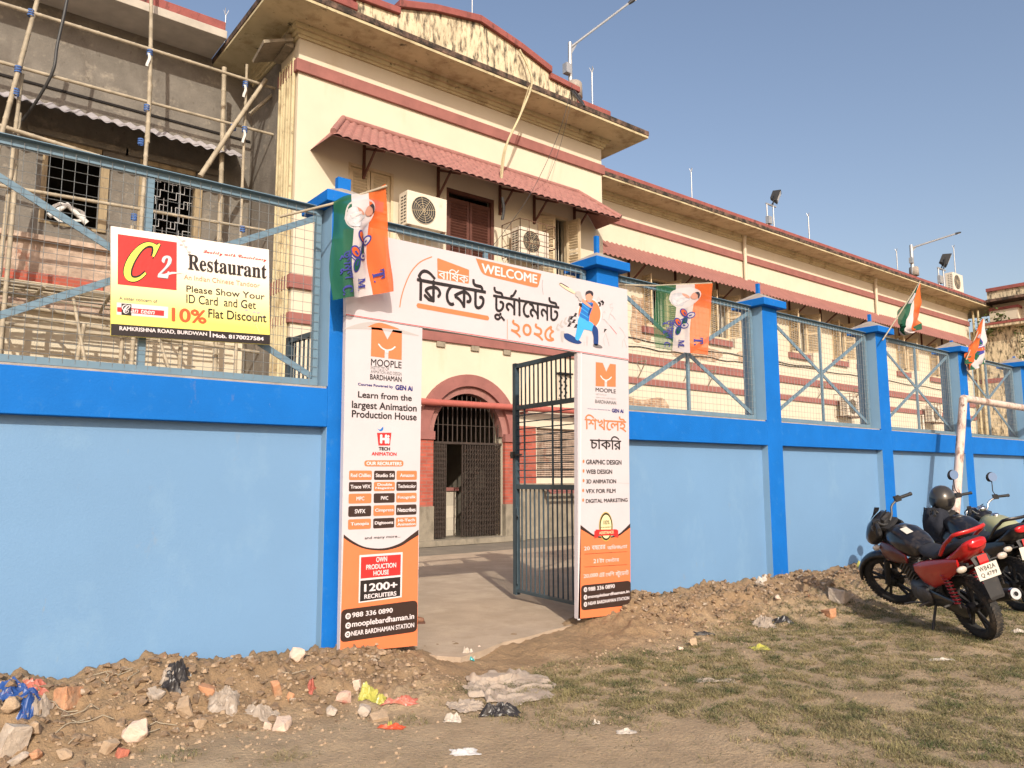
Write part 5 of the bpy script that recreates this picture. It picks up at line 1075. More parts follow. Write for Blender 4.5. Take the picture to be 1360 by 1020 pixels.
def flag(label, stick, surf, thin=False, foot=None, rings=False, emblem=True, order=('f_green', 'f_white', 'f_orange'), portrait=True, asp=1.5, horiz=False):
    t = thing('party_flag', label, 'flag', tuple(stick[0]), 'tricolour party flags')
    MB().tube(stick, .011, 8).build('stick', M['bamboo'], t)
    mm = [M[{'f_green': 'f_green_lit', 'f_orange': 'f_orange_thin', 'f_white': 'f_white_thin'}[o]] if thin else M[o] for o in order]
    def lay(vs, fs, material, name, l):
        eps = .01; mb = MB(); P = []
        for v in vs:
            p = surf(v[0], v[1]); du = surf(v[0]+eps, v[1])-p; dv = surf(v[0], v[1]+eps)-p; n = du.cross(dv)
            if n.length < 1e-12: n = Vector((0, -1, 0))
            n.normalize()
            if n.dot(CAMP-p) < 0: n = -n
            P.append(tuple(p+n*(.0028*l+(v[2] if len(v) > 2 else 0)*2)))
        mb.add(P, fs, True); return mb.build(name, material, t)
    for k in range(3):
        g = MB().grid(lambda u, v: (k/3+u/3, v, 0), 14, 44); lay(g.v, g.f, mm[k], {'f_green': 'green_stripe', 'f_white': 'white_stripe', 'f_orange': 'orange_stripe'}[order[k]], 0)
    def shape(pts, m_, l, name='print'):
        g = []; c = pts
        vs, fs = plate([c]); me = bpy.data.meshes.new('tmp'); me.from_pydata([tuple(v) for v in vs], [], fs)
        import bmesh
        bm = bmesh.new(); bm.from_mesh(me); bmesh.ops.subdivide_edges(bm, edges=[e for e in bm.edges if e.calc_length() > .06], cuts=2); bmesh.ops.triangulate(bm, faces=bm.faces[:])
        V_ = [v.co.copy() for v in bm.verts]; bm.verts.index_update(); F_ = [tuple(v.index for v in f.verts) for f in bm.faces]; bm.free(); bpy.data.meshes.remove(me)
        return lay(V_, F_, M[m_], name, l)
    if foot: shape([(0, foot), (.3, foot-.05), (.6, foot+.04), (1, foot-.02), (1, 1), (.5, 1), (0, 1)], 'f_green', 1, 'green_corner')
    if rings:
        for cx_, cy_, c_ in ((.52, .35, 'f_green'), (.62, .52, 'f_orange'), (.48, .62, 'f_green')): shape(ell(cx_, cy_, .17, .075, 18), 'f_blue', 2, 'flower_emblem'); shape(ell(cx_, cy_, .12, .05, 18), c_, 3, 'flower_emblem')
    if portrait:
        shape(smooth2d([(.22, .22), (.26, .10), (.42, .055), (.60, .05), (.76, .10), (.79, .17), (.72, .25), (.62, .31), (.50, .36), (.36, .355), (.27, .30), (.22, .22)], 4), 'f_white', 1, 'portrait_oval')
        shape(smooth2d([(.27, .14), (.40, .12), (.52, .17), (.58, .22), (.50, .26), (.42, .33), (.30, .31), (.25, .22), (.27, .14)], 4), 'f_grey', 2, 'draped_figure')
        shape([(.30, .2), (.50, .17), (.52, .19), (.32, .24)], 'f_white', 3, 'drape_fold'); shape([(.33, .28), (.50, .22), (.52, .24), (.36, .31)], 'f_white', 3, 'drape_fold')
        shape(smooth2d([(.57, .19), (.62, .135), (.70, .125), (.735, .17), (.70, .215), (.62, .22), (.57, .19)], 4), 'f_skin', 3, 'figure_head')
        shape(smooth2d([(.66, .125), (.72, .115), (.76, .15), (.75, .20), (.725, .20), (.715, .16), (.66, .125)], 4), 'f_hair', 4, 'figure_hair')
        shape(smooth2d([(.42, .13), (.50, .15), (.56, .19), (.54, .21), (.46, .18), (.42, .13)], 4), 'f_skin', 3, 'figure_arm')
    if emblem:
        for pts, m_, l in petals(.55, .47, .155, -2.4)+petals(.45, .66, .15, -2.3): shape([(p[0], (p[1]-.5)*.78+.5) for p in pts], m_, l, 'flower_emblem')
        for a_, b_ in (((.30, .60), (.52, .50)), ((.30, .60), (.42, .67))): shape(stroke2d([a_, b_], .012), 'f_blue', 1, 'flower_stem')
        def letter(s_, cx, cy, hw, hh, m_='f_blue'):
            V2, F2 = text2d(s_, .02); xs_ = [v.x for v in V2]; ys_ = [v.y for v in V2]
            lay([(cx+(.5-(v.y-min(ys_))/(max(ys_)-min(ys_)))*-2*hw, cy+((v.x-min(xs_))/(max(xs_)-min(xs_))-.5)*2*hh, v.z) for v in V2], F2, M[m_], 'lettering', 4)
        letter(bold('T.'), .80, .83, .075, .055); letter(bold('M.'), .50, .88, .06, .06); letter(bold('C.'), .20, .93, .06, .045)
        V2, F2 = bengali(['ত', 'ৃ', 'ণ', 'ম', 'ূ', 'ল'], .02); xs_ = [v[0] for v in V2]; ys_ = [v[1] for v in V2]
        lay([(.12+(v[1]-min(ys_))/(max(ys_)-min(ys_))*.19, .55+(v[0]-min(xs_))/(max(xs_)-min(xs_))*.28, v[2]) for v in V2], F2, M['f_blue'], 'lettering', 4)
    return t
# hanging flag by the gate: top edge on the stick, three upright stripes
tl, tr = at(443, 268, Y=-.33), at(512, 246, Y=-.42); ht = [(-.02, .0), (.02, .0)]
bl, br = at(441, 398, Y=-.30), at(518, 388, Y=-.30)
def surf1(u, v):
    top = Vector(tl)*(1-u)+Vector(tr)*u; top.z += .02*math.sin(u*7); bot = Vector(bl)*(1-u)+Vector(br)*u
    p = top*(1-v)+bot*v; p.y += (.035*math.sin(u*9+v*3)+.02*math.sin(u*17-v*6))*min(1, v*3); p.x += .012*math.sin(v*8)*v; return p
flag('tricolour party flag hanging over the corner of the recruiters banner', [at(372, 288, Y=.05), at(440, 271, Y=-.30), at(514, 247, Y=-.43)], surf1)
tl2, tr2, bl2, br2 = at(869, 380, Y=.06), at(944, 377, Y=.02), at(866, 463, Y=.05), at(936, 472, Y=.05)
def surf2(u, v):
    top = Vector(tl2)*(1-u)+Vector(tr2)*u; bot = Vector(bl2)*(1-u)+Vector(br2)*u; p = top*(1-v)+bot*v; p.y += -.03+.02*math.sin(u*8+v*4)*min(1, v*3); p.x += .01*math.sin(v*7); return p
flag('see-through tricolour party flag stretched on a mesh panel', [at(812, 378, Y=.10), at(870, 379.5, Y=.05), at(945, 376, Y=.01)], surf2, thin=True)
# drooping flags on slanted sticks: gathered folds
def droop(top_px, stick_px, pts, Y, label, order, emblem, foot, rings):
    st_ = [at(*stick_px, Y=Y), at(*top_px, Y=Y)]
    Pq = [[at(x, y, Y=Y+dy) for x, y, dy in row] for row in pts]
    def sf(u, v):
        cols = [cat2(c, v) for c in Pq]; p = cat2(cols, u); k = min(1, v*2.5); p.y += (.05*math.sin(u*13+v*3)+.025*math.sin(u*25-v*9))*k; p.x += (.025*math.sin(v*11+u*4)+.018*math.sin(v*23+u*9))*k; p.z += .02*math.sin(u*9+v*14)*k; return p
    return flag(label, st_, sf, order=order, emblem=False, portrait=False, foot=foot, rings=rings)
droop((1222, 374), (1172, 452), [[(1221, 376, 0), (1204, 402, .02), (1196, 425, .0), (1196, 432, 0)], [(1221, 376, -.03), (1208, 405, -.05), (1198, 432, -.04), (1203, 443, -.02)], [(1222, 375, 0), (1214, 402, -.06), (1206, 432, -.06), (1212, 441, -.04)], [(1222, 375, 0), (1224, 402, .02), (1224, 425, .03), (1222, 436, .0)]], -.12,
      'drooping tricolour flag on a slanted stick above the pillar near the goalpost', ('f_green', 'f_white', 'f_orange'), True, .80, False)
droop((1306, 423), (1283, 478), [[(1304, 424, 0), (1294, 452, 0), (1284, 478, 0), (1285, 485, 0)], [(1306, 424, -.03), (1298, 452, -.04), (1292, 474, -.04), (1289, 490, -.03)], [(1307, 424, 0), (1304, 452, -.05), (1302, 472, -.05), (1298, 488, -.03)], [(1308, 425, 0), (1308, 450, 0), (1308, 470, 0), (1306, 482, 0)]], -.12,
      'small drooping tricolour flag beyond the goalpost, orange edge outwards', ('f_orange', 'f_white', 'f_white'), True, .62, True)
# ------------------------------------------------------------------ goalpost
GY = -.5; a = at(1268, 690, Y=GY); b = at(1279.5, 529, Y=GY); d = (b-a); foot = a+d*((gzf(a.x, GY)-.05-a.z)/d.z)
gpst = thing('goalpost', 'rusty white pipe goalpost leaning in front of the blue wall', 'goalpost', tuple(foot))
MB().tube([foot, a, b], [.07, .068, .062], 14).build('upright', M['goal'], gpst)
c = at(1364, 542.5, Y=GY); e = b+(c-b)*3.2; MB().tube([b-Vector((.0, 0, .0)), b+(c-b)*.5, c, e], .060, 14).build('crossbar', M['goal'], gpst)
MB().tube([e, e+Vector((-.05, 0, -2.8))], .065, 14).build('upright', M['goal'], gpst)
hk = MB(); [hk.tube([b+Vector((-.05, -.03, -.12-.1*i)), b+Vector((-.13, -.05, -.12-.1*i))], .008, 5) for i in range(2)]; hk.tube([a+Vector((-.07, -.05, .45)), a+Vector((-.13, -.05, .47)), a+Vector((-.12, -.05, .54))], .006, 5); hk.build('net_hook', M['dark_metal'], gpst)
# ================================================================== motorcycles
M['tyre'] = mat('tyre_rubber', (.022, .021, .020), .85, .25, 20, stains=[((.20, .15, .10), 12, .52, .75, 1, .55)])
M['bike_black'] = mat('black_bike_paint', (.010, .010, .013), .28, .1, 6, clear=.4, stains=[((.22, .17, .12), 6, .54, .78, 1, .35), ((.3, .26, .2), 30, .66, .72, 1, .3)])
M['bike_matt'] = mat('matt_black_plastic', (.022, .021, .021), .6, .15, 9, stains=[((.17, .13, .09), 7, .56, .8, 1, .3)])
M['bike_red'] = mat('red_bike_paint', (.42, .012, .012), .28, .06, 6, clear=.5, stains=[((.25, .14, .09), 6, .6, .85, 1, .18)])
M['bike_maroon'] = mat('dark_maroon_paint', (.085, .008, .008), .3, .1, 6, clear=.4, stains=[((.16, .12, .08), 5, .58, .8, 1, .3)])
M['bike_olive'] = mat('olive_tank_paint', (.33, .335, .19), .35, .06, 5, clear=.4)
M['seat'] = mat('dusty_black_seat', (.020, .022, .030), .7, .1, 9, stains=[((.13, .12, .11), 4, .55, .8, 1, .35)])
M['chrome'] = mat('chrome', (.62, .61, .60), .18, .05, 9, metal=1)
M['alloy'] = mat('engine_alloy', (.11, .105, .10), .5, .2, 12, metal=.6)
M['tail_red'] = mat('tail_lamp_red', (.50, .012, .015), .2, .05, 9, clear=.6)
M['indicator'] = mat('indicator_lens', (.48, .42, .35), .2, .06, 9)
M['plate_white'] = mat('plate_white', (.56, .53, .46), .5, .05, 9)
M['helmet'] = mat('gunmetal_helmet', (.075, .068, .058), .33, .08, 5, metal=.5, clear=.4)
M['spring'] = mat('red_shock_spring', (.30, .02, .03), .4, .1, 9)
M['mirror_glass'] = mat('mirror_glass', (.75, .78, .80), .05, 0, metal=1)
def motorcycle(label, loc, heading, pitch, lean, steer, style='sport', accent='bike_red', tank='bike_black', mirrors=(), plate=None, spring='bike_matt', exhaust_chrome=False):
    t = thing('motorcycle', label, 'motorcycle', loc, 'parked motorcycles'); t.rotation_euler = (R(lean), R(-pitch), R(heading))
    WB, RW, RA = 1.27, .305, .305
    hd = Vector((1.03, 0, .92)); ax_ = (Vector((WB, 0, RA))-hd).normalized(); Rm = Matrix.Rotation(R(-steer), 3, ax_)
    st = lambda v: Rm @ (v-hd)+hd
    kick = lambda v: v+Vector((0, 0, .14*min(1, max(0, (.22-v.x)/.5))))       # the tail sweeps up behind the seat
    squeeze = lambda v: Vector((v.x if v.x > -.20 else -.20+(v.x+.20)*.38, v.y, v.z))
    def B(mb, n, m_, p=None, lab=None):
        if n not in ('tyre', 'rim', 'brake_disc', 'muffler', 'muffler_tip', 'muffler_bore'): mb.xf(squeeze)
        if n in ('seat', 'tail_cowl', 'grab_rail', 'tail_light'): mb.xf(kick)
        elif n in ('number_plate', 'rear_mudguard', 'reflector', 'rear_indicator', 'indicator_stalk') or (n == 'lettering'): mb.xf(lambda v: v+Vector((0, 0, .09)))
        return mb.build(n, M[m_], p or t, world=False, label=lab)
    def wheel(cx, wd, name, xf=None):
        e = []; 
        for a in np.linspace(0, 2*math.pi, 17): e.append((RW-.048+.048*math.cos(a), wd/2*math.sin(a)))
        ty = MB().lathe(e, (cx, 0, RA), 'y', 44)
        k = 56
        for i in range(k):                          # tread blocks
            a = 2*math.pi*i/k; r = RW+.001; c_ = Vector((cx+r*math.cos(a), 0, RA+r*math.sin(a))); rad = Vector((math.cos(a), 0, math.sin(a))); tan = Vector((-math.sin(a), 0, math.cos(a)))
            for s_ in (-1, 1): ty.obox(c_+Vector((0, s_*wd*.20, 0))-rad*.003, tan*.012+Vector((0, s_*.004, 0)), Vector((0, wd*.15, 0)), rad*.0022)
        rm = MB().lathe([(RW-.082, wd*.36), (RW-.062, wd*.40), (RW-.058, wd*.3), (RW-.058, -wd*.3), (RW-.062, -wd*.40), (RW-.082, -wd*.36), (RW-.082, wd*.36)], (cx, 0, RA), 'y', 44)
        for i in range(5):
            a = 2*math.pi*i/5+.3; u = Vector((math.cos(a), 0, math.sin(a)))
            for da in (-.16, .16):
                v = Vector((math.cos(a+da), 0, math.sin(a+da))); rm.bar(Vector((cx, 0, RA))+u*.045, Vector((cx, 0, RA))+v*(RW-.075), .022, .026, (0, 1, 0))
        rm.lathe([(0, .06), (.045, .06), (.05, .05), (.05, -.05), (.045, -.06), (0, -.06)], (cx, 0, RA), 'y', 20)
        dr = MB().lathe([(.05, -wd*.45), (.12, -wd*.45), (.12, -wd*.40), (.05, -wd*.40)], (cx, 0, RA), 'y', 30)
        if xf: [q.xf(xf) for q in (ty, rm, dr)]
        w_ = bpy.data.objects.new(name, None); COL.objects.link(w_); w_.parent = t; w_.empty_display_size = .1
        B(ty, 'tyre', 'tyre', w_); B(rm, 'rim', 'bike_matt', w_); B(dr, 'brake_disc', 'alloy', w_)
    wheel(0, .105, 'rear_wheel'); wheel(WB, .085, 'front_wheel', st)
    # fork, front mudguard, headlight cowl, handlebar turn with the steering
    f = MB()
    for s_ in (-1, 1): f.tube([Vector((WB, s_*.085, RA)), Vector((WB, s_*.085, RA))-ax_*.30], .030, 12); f.tube([Vector((WB, s_*.085, RA))-ax_*.30, Vector((WB, s_*.085, RA))-ax_*.70], .017, 10)
    f.obox(hd+Vector((0, 0, -.10)), (.04, 0, .01), (0, .12, 0), (0, 0, .02)); f.obox(hd+Vector((-.03, 0, .05)), (.04, 0, .01), (0, .12, 0), (0, 0, .018)); B(f.xf(st), 'fork', 'bike_matt')
    mg = MB(); rings = []
    for a in np.linspace(R(5), R(168), 18):
        r = RW+.032; rings.append([(WB+(r+dz)*math.cos(a), y, RA+(r+dz)*math.sin(a)) for y, dz in ((-.062, -.05), (-.058, -.01), (-.03, .012), (0, .016), (.03, .012), (.058, -.01), (.062, -.05), (.05, -.04), (0, .004), (-.05, -.04))])
    mg.loft(rings); B(mg.xf(st), 'front_mudguard', 'bike_black' if style != 'classic' else 'bike_olive')
    hb = MB(); zb = 1.02
    for s_ in (-1, 1):
        gp_ = MB()
        P = [hd+Vector((-.03, s_*.03, .07)), hd+Vector((-.03, s_*.11, .10)), hd+Vector((-.03, s_*.18, .17)), hd+Vector((-.09, s_*.28, .20)), hd+Vector((-.16, s_*.38, .19))]
        Pc = [cat2(P, u) for u in np.linspace(0, 1, 14)]; hb.tube(Pc, .012, 8); d = (Pc[-1]-Pc[-3]).normalized()
        gp_.tube([Pc[-1]-d*.12, Pc[-1]-d*.10, Pc[-1]-d*.02, Pc[-1], Pc[-1]+d*.012], [.016, .018, .018, .021, .018], 10)
        gp_.obox(Pc[-1]-d*.15, d*.03, (0, 0, .028), d.cross(Vector((0, 0, 1)))*.024); gp_.tube([Pc[-1]-d*.15+Vector((.03, 0, .0)), Pc[-1]-d*.06+Vector((.075, 0, -.01)), Pc[-1]+d*.0+Vector((.07, 0, -.015))], .006, 6); B(gp_.xf(st), 'grip', 'bike_matt')
    B(hb.xf(st), 'handlebar', 'chrome' if style == 'classic' else 'alloy')
    for s_ in mirrors:
        mr = MB(); p = hd+Vector((-.08, s_*.27, .20)); q_ = p+Vector((.05, s_*.06, .20)); mr.tube([p, p+Vector((.03, s_*.0, .08)), q_], .006, 6)
        rings = []
        for k, (o, s2) in enumerate(((-.012, .95), (.006, 1.0), (.022, .65), (.028, .2))): rings.append([q_+Vector((o, .085*s2*math.cos(a), .062*s2*math.sin(a)+.055)) for a in np.linspace(0, 2*math.pi, 18, endpoint=False)])
        mr.loft(rings); m_ = B(mr.xf(st), 'mirror', 'bike_matt')
        gl = MB().add([q_+Vector((-.016-.016*(1-math.sin(a)), .078*math.cos(a), .056*math.sin(a)+.055)) for a in np.linspace(0, 2*math.pi, 18, endpoint=False)], [tuple(range(18))]); B(gl.xf(st), 'mirror_glass', 'mirror_glass', m_)
    cb = MB(); cb.tube([hd+Vector((.0, .1, .16)), hd+Vector((.16, .07, .04)), hd+Vector((.10, .03, -.15))], .006, 6); cb.tube([hd+Vector((.0, -.1, .16)), hd+Vector((.18, -.06, .06)), hd+Vector((.08, -.03, -.15))], .006, 6); B(cb.xf(st), 'control_cable', 'bike_matt')
    if style != 'classic':
        cw = MB().body([(1.02, 1.00, .10, .10, .09, 2.6), (1.06, .98, .135, .13, .14, 2.6), (1.13, .94, .145, .13, .15, 2.5), (1.21, .89, .125, .12, .14, 2.4), (1.27, .85, .085, .08, .10, 2.2), (1.29, .84, .04, .04, .05, 2)], 24)
        B(cw.xf(st), 'headlight_cowl', 'bike_black')
        vz = MB().loft([[(1.06+.02*k+o, y, 1.08+.05*k-.06*abs(y)/.1*k*.5) for y in (-.10+.01*k, -.05, 0, .05, .10-.01*k)] for k, o in ((0, .06), (1, .02), (1.9, -.02))], True, False, False); B(vz.xf(st), 'visor', 'bike_black')
        ins = MB(); ins.obox(Vector((1.015, 0, 1.02)), (.012, 0, .01), (0, .085, 0), (-.02, 0, .045)); ins.lathe([(0, .99), (.035, .99), (.04, 1.0)], (0, .03, 1.02), 'x', 16); B(ins.xf(st), 'instrument_panel', 'bike_matt')
        hl = MB().body([(1.24, .86, .085, .07, .08, 2.4), (1.285, .84, .075, .06, .07, 2.4), (1.30, .84, .05, .04, .05, 2.2)], 20); B(hl.xf(st), 'headlight', 'lens')
        for s_ in (-1, 1):
            sp2 = MB().body([(.97, .92, .02, .05, .05, 2), (1.05, .91, .025, .08, .07, 2), (1.16, .86, .02, .06, .06, 2)], 12); sp2.xf(lambda v: v+Vector((0, s_*.135, 0))); B(sp2.xf(st), 'cowl_flank', accent if s_ == 1 and style == 'sport' else 'bike_black') if False else B(sp2, 'cowl_flank', 'bike_matt')
    else:
        nl = MB().lathe([(.0, .86), (.03, .87), (.10, .98), (.118, 1.10), (.118, 1.145), (.105, 1.155), (.10, 1.152)], (0, 0, .94), 'x', 28); B(nl.xf(st), 'headlight_nacelle', 'bike_black')
        gl = MB().lathe([(0, 1.175), (.06, 1.170), (.10, 1.152)], (0, 0, .94), 'x', 28); B(gl.xf(st), 'headlight', 'lens')
        rg = MB().lathe([(.100, 1.15), (.118, 1.15), (.120, 1.162), (.104, 1.166)], (0, 0, .94), 'x', 28); B(rg.xf(st), 'headlight_rim', 'chrome')
        ck_ = MB().lathe([(0, 1.075), (.052, 1.075), (.055, 1.05), (.05, 1.03)], (1.0, 0, 0), 'z', 20); B(ck_.xf(st), 'instrument_panel', 'chrome')
    for s_ in (-1, 1):
        i_ = MB().body([(1.09, .80, .02, .018, .018, 2), (1.12, .80, .035, .03, .03, 2), (1.15, .80, .03, .028, .028, 2), (1.17, .80, .012, .012, .012, 2)], 12); i_.xf(lambda v: v+Vector((0, s_*.19, 0))); i_.tube([(1.1, s_*.10, .80), (1.1, s_*.17, .80)], .010, 6); B(i_.xf(st), 'front_indicator', 'indicator')
    # tank, seat, panels
    if style == 'classic':
        B(MB().body([(.42, .82, .08, .04, .05, 2.2), (.46, .82, .13, .10, .09, 2.3), (.58, .83, .165, .135, .11, 2.4), (.74, .84, .175, .155, .12, 2.4), (.88, .85, .155, .14, .11, 2.3), (.96, .85, .10, .09, .08, 2.2), (.99, .85, .04, .04, .04, 2)], 28), 'fuel_tank', tank)
        B(MB().lathe([(0, 1.012), (.04, 1.012), (.045, 1.0), (.045, .985)], (.76, 0, 0), 'z', 20), 'filler_cap', 'chrome')
    else:
        B(MB().body([(.44, .80, .07, .05, .06, 2.4), (.48, .80, .115, .08, .09, 2.6), (.58, .82, .15, .11, .13, 2.8), (.72, .85, .165, .13, .16, 2.8), (.86, .87, .15, .115, .17, 2.7), (.95, .87, .11, .075, .13, 2.5), (.99, .87, .06, .03, .06, 2.2)], 28), 'fuel_tank', tank)
        B(MB().lathe([(0, .992), (.035, .992), (.04, .982), (.04, .96)], (.76, 0, 0), 'z', 18), 'filler_cap', 'alloy')
        B(MB().add([(.60, .045, .937), (.70, .045, .975), (.70, -.03, .978), (.60, -.03, .940)], [(0, 1, 2, 3)]).xf(lambda v: v+Vector((0, .03, .006))), 'tank_sticker', 'plate_white') if style == 'sport' else None
        for s_ in (-1, 1): B(MB().body([(.60, .70, .015, .05, .04, 2), (.78, .73, .03, .09, .10, 2.2), (.95, .75, .028, .09, .12, 2.2), (1.02, .74, .01, .05, .05, 2)], 14).xf(lambda v: v+Vector((0, s_*.155, 0))), 'tank_shroud', 'bike_maroon' if style == 'sport' else 'bike_black')
    B(MB().body([(-.42, .845, .06, .025, .03, 2.4), (-.34, .85, .10, .045, .04, 2.6), (-.15, .845, .125, .05, .05, 2.8), (.02, .825, .135, .045, .05, 2.8), (.18, .79, .135, .04, .05, 2.8), (.36, .785, .12, .045, .05, 2.6), (.48, .80, .09, .05, .05, 2.4), (.52, .81, .05, .03, .03, 2.2)], 24), 'seat', 'seat')
    for s_ in (-1, 1):
        B(MB().body([(-.16, .785, .012, .05, .04, 2), (-.04, .745, .024, .075, .09, 2.2), (.12, .675, .032, .11, .13, 2.4), (.28, .61, .036, .14, .14, 2.6), (.42, .58, .032, .13, .09, 2.4), (.54, .61, .008, .05, .04, 2)], 16).xf(lambda v: v+Vector((0, s_*.135, 0))), 'side_panel', accent)
    B(MB().body([(-.50, .845, .05, .02, .025, 2.4), (-.46, .84, .10, .04, .05, 2.6), (-.34, .82, .125, .05, .085, 2.8), (-.14, .775, .135, .045, .085, 2.8), (.06, .72, .13, .04, .075, 2.8), (.16, .70, .10, .03, .05, 2.6)], 24), 'tail_cowl', accent)
    gr_ = MB(); P = [(.02, .16, .80), (-.10, .165, .89), (-.26, .16, .945), (-.40, .13, .955), (-.46, .05, .955), (-.46, -.05, .955), (-.40, -.13, .955), (-.26, -.16, .945), (-.10, -.165, .89), (.02, -.16, .80)]
    gr_.tube([cat2(P, u) for u in np.linspace(0, 1, 36)], .019, 10); B(gr_, 'grab_rail', accent)
    B(MB().body([(-.535, .835, .05, .022, .03, 2.6), (-.52, .835, .085, .035, .04, 2.6), (-.47, .835, .09, .035, .04, 2.6)], 20), 'tail_light', 'tail_red')
    rf = MB(); P = [(-.42, .76), (-.50, .70), (-.54, .62), (-.60, .50), (-.655, .40)]
    rf.loft([[(x, y, z+o) for y, o in ((-.085+.004*i, 0), (-.05, .012), (.05, .012), (.085-.004*i, 0), (.06, -.015), (-.06, -.015))] for i, (x, z) in enumerate(P)], False); B(rf, 'rear_mudguard', 'bike_matt')
    B(MB().obox((-.525, 0, .735), (.006, 0, -.012), (0, .045, 0), (.016, 0, .030)), 'reflector', 'tail_red')
    pc = Vector((-.585, 0, .635)); du = Vector((0, -1, 0)); dv = Vector((.32, 0, .95)).normalized(); dn = du.cross(dv); dn = dn if dn.x < 0 else -dn
    pl_ = B(MB().obox(pc, du*.108, dv*.068, dn*.002), 'number_plate', 'plate_white')
    if plate:
        for i, (s_, cx_) in enumerate(plate):
            V2, F2 = text2d(s_, .02, 0, 1.1); x_ = [v.x for v in V2]; y_ = [v.y for v in V2]; hw = .080; hh = .022; cz = (.030, -.030)[i]
            B(MB().add([tuple(pc+dn*(.0035+v.z)+du*(((v.x-min(x_))/(max(x_)-min(x_))-.5)*2*hw)+dv*(cz+((v.y-min(y_))/(max(y_)-min(y_))-.5)*2*hh)) for v in V2], F2), 'lettering', 'ink', pl_)
    for s_ in (-1, 1):
        i_ = MB().body([(-.50, .70, .010, .012, .012, 2), (-.48, .70, .045, .028, .028, 2.2), (-.44, .70, .05, .03, .03, 2.2), (-.41, .70, .02, .015, .015, 2)], 12); i_.xf(lambda v: v+Vector((0, s_*.205, 0))); B(i_, 'rear_indicator', 'indicator')
    [B(MB().tube([(-.44, s_*.08, .70), (-.45, s_*.19, .70)], .010, 6), 'indicator_stalk', 'bike_matt') for s_ in (-1, 1)]
    # frame, engine, swingarm, exhaust, stand
    fr_ = MB(); fr_.tube([hd, (.60, 0, .74), (.10, .0, .72)], .022, 8); fr_.tube([hd+Vector((-.01, 0, -.12)), (.86, 0, .42), (.74, 0, .26)], .022, 8); fr_.tube([(.40, 0, .72), (.36, 0, .40), (.40, 0, .26)], .022, 8)
    for s_ in (-1, 1): fr_.tube([(.40, s_*.10, .70), (-.35, s_*.11, .80)], .014, 8); fr_.tube([(.38, s_*.11, .42), (.0, s_*.115, .66)], .013, 8)
    B(fr_, 'frame', 'bike_matt')
    en = MB(); en.body([(.36, .34, .08, .09, .09, 3), (.42, .34, .13, .12, .12, 3), (.58, .34, .15, .13, .13, 3), (.72, .35, .13, .11, .12, 3), (.78, .35, .07, .07, .07, 3)], 20)
    for k in range(7): en.obox(Vector((.70+.024*k, 0, .43+.025*k)), Vector((.06, 0, -.055)), (0, .088, 0), Vector((.004, 0, .004)))
    en.obox(Vector((.80, 0, .54)), (.05, 0, .05), (0, .07, 0), (.05, 0, -.045)); en.lathe([(0, .165), (.09, .165), (.105, .15), (.105, .10)], (.50, 0, .335), 'y', 24); en.lathe([(0, -.165), (.08, -.165), (.095, -.15), (.095, -.10)], (.56, 0, .335), 'y', 24); B(en, 'engine', 'alloy')
    sw = MB()
    for s_ in (-1, 1): sw.bar((0, s_*.095, RA), (.42, s_*.09, .38), .028, .045)
    B(sw, 'swingarm', 'bike_matt')
    cc = MB(); cc.body([(-.075, .305, .014, .05, .05, 2.2), (-.02, .31, .02, .075, .075, 2.4), (.20, .33, .02, .065, .07, 2.6), (.42, .35, .02, .07, .075, 2.4), (.48, .35, .014, .05, .05, 2.2)], 16); cc.xf(lambda v: v+Vector((0, .115, 0))); B(cc, 'chain_case', 'bike_black')
    for s_ in (-1, 1):
        sh_ = MB(); a_, b_2 = Vector((-.01, s_*.135, .34)), Vector((.10, s_*.14, .70)); sh_.tube([a_, b_2], .014, 8); so = B(sh_, 'shock_absorber', 'alloy')
        sp3 = MB(); n_ = 90; d = b_2-a_; u = d.cross(Vector((0, 1, 0))).normalized(); v_ = Vector((0, 1, 0)); sp3.tube([a_+d*(.12+.75*i/n_)+(u*math.cos(i*.6)+v_*math.sin(i*.6))*.030 for i in range(n_)], .008, 5); B(sp3, 'spring', spring, so)
    ex = MB(); ex.tube([cat2([(.86, -.05, .50), (.93, -.09, .42), (.88, -.13, .28), (.66, -.15, .22), (.36, -.17, .25), (.18, -.19, .30)], u) for u in np.linspace(0, 1, 20)], .02, 10); B(ex, 'exhaust_pipe', 'alloy')
    mu = MB(); a_, b_2 = Vector((.20, -.195, .29)), Vector((-.30, -.215, .43)); mu.tube([a_, a_*.9+b_2*.1, a_*.8+b_2*.2, b_2*.9+a_*.1, b_2], [.026, .045, .055, .058, .052], 18); mo = B(mu, 'muffler', 'bike_matt')
    d = (b_2-a_).normalized(); tp = MB(); tp.tube([b_2-d*.02, b_2+d*.012], [.056, .050], 18); tp.tube([b_2+d*.013, b_2+d*.016], .026, 14); B(tp, 'muffler_tip', 'chrome', mo); B(MB().tube([b_2+d*.0165, b_2+d*.0175], .021, 14), 'muffler_bore', 'dark', mo)
    pg = MB()
    for s_ in (-1, 1): pg.tube([(.42, s_*.12, .30), (.42, s_*.27, .30)], .014, 8); pg.tube([(.08, s_*.14, .36), (.06, s_*.25, .37)], .012, 8)
    pg.tube([(.55, .16, .27), (.68, .20, .25), (.70, .26, .25)], .009, 6); pg.tube([(.36, -.16, .30), (.56, -.18, .24)], .009, 6); B(pg, 'foot_peg', 'alloy')
    ss = MB(); la = math.tan(R(abs(lean))); ss.tube([(.42, .10, .27), (.36, .26, .26*.0+.035+.0)], .013, 8); ss.obox((.355, .268, .03), (.03, .008, 0), (-.005, .02, 0), (0, 0, .006)); B(ss, 'side_stand', 'bike_matt')
    return t
zr = gzf(8.10, -2.74)
red_bike = motorcycle('black motorcycle with glossy red tail and side panels', (8.03, -2.76, zr), 58, 4.2, -17, 30, 'sport', 'bike_red', 'bike_black', (), [('WB42A', 0), ('Q 4799', 0)], 'spring')
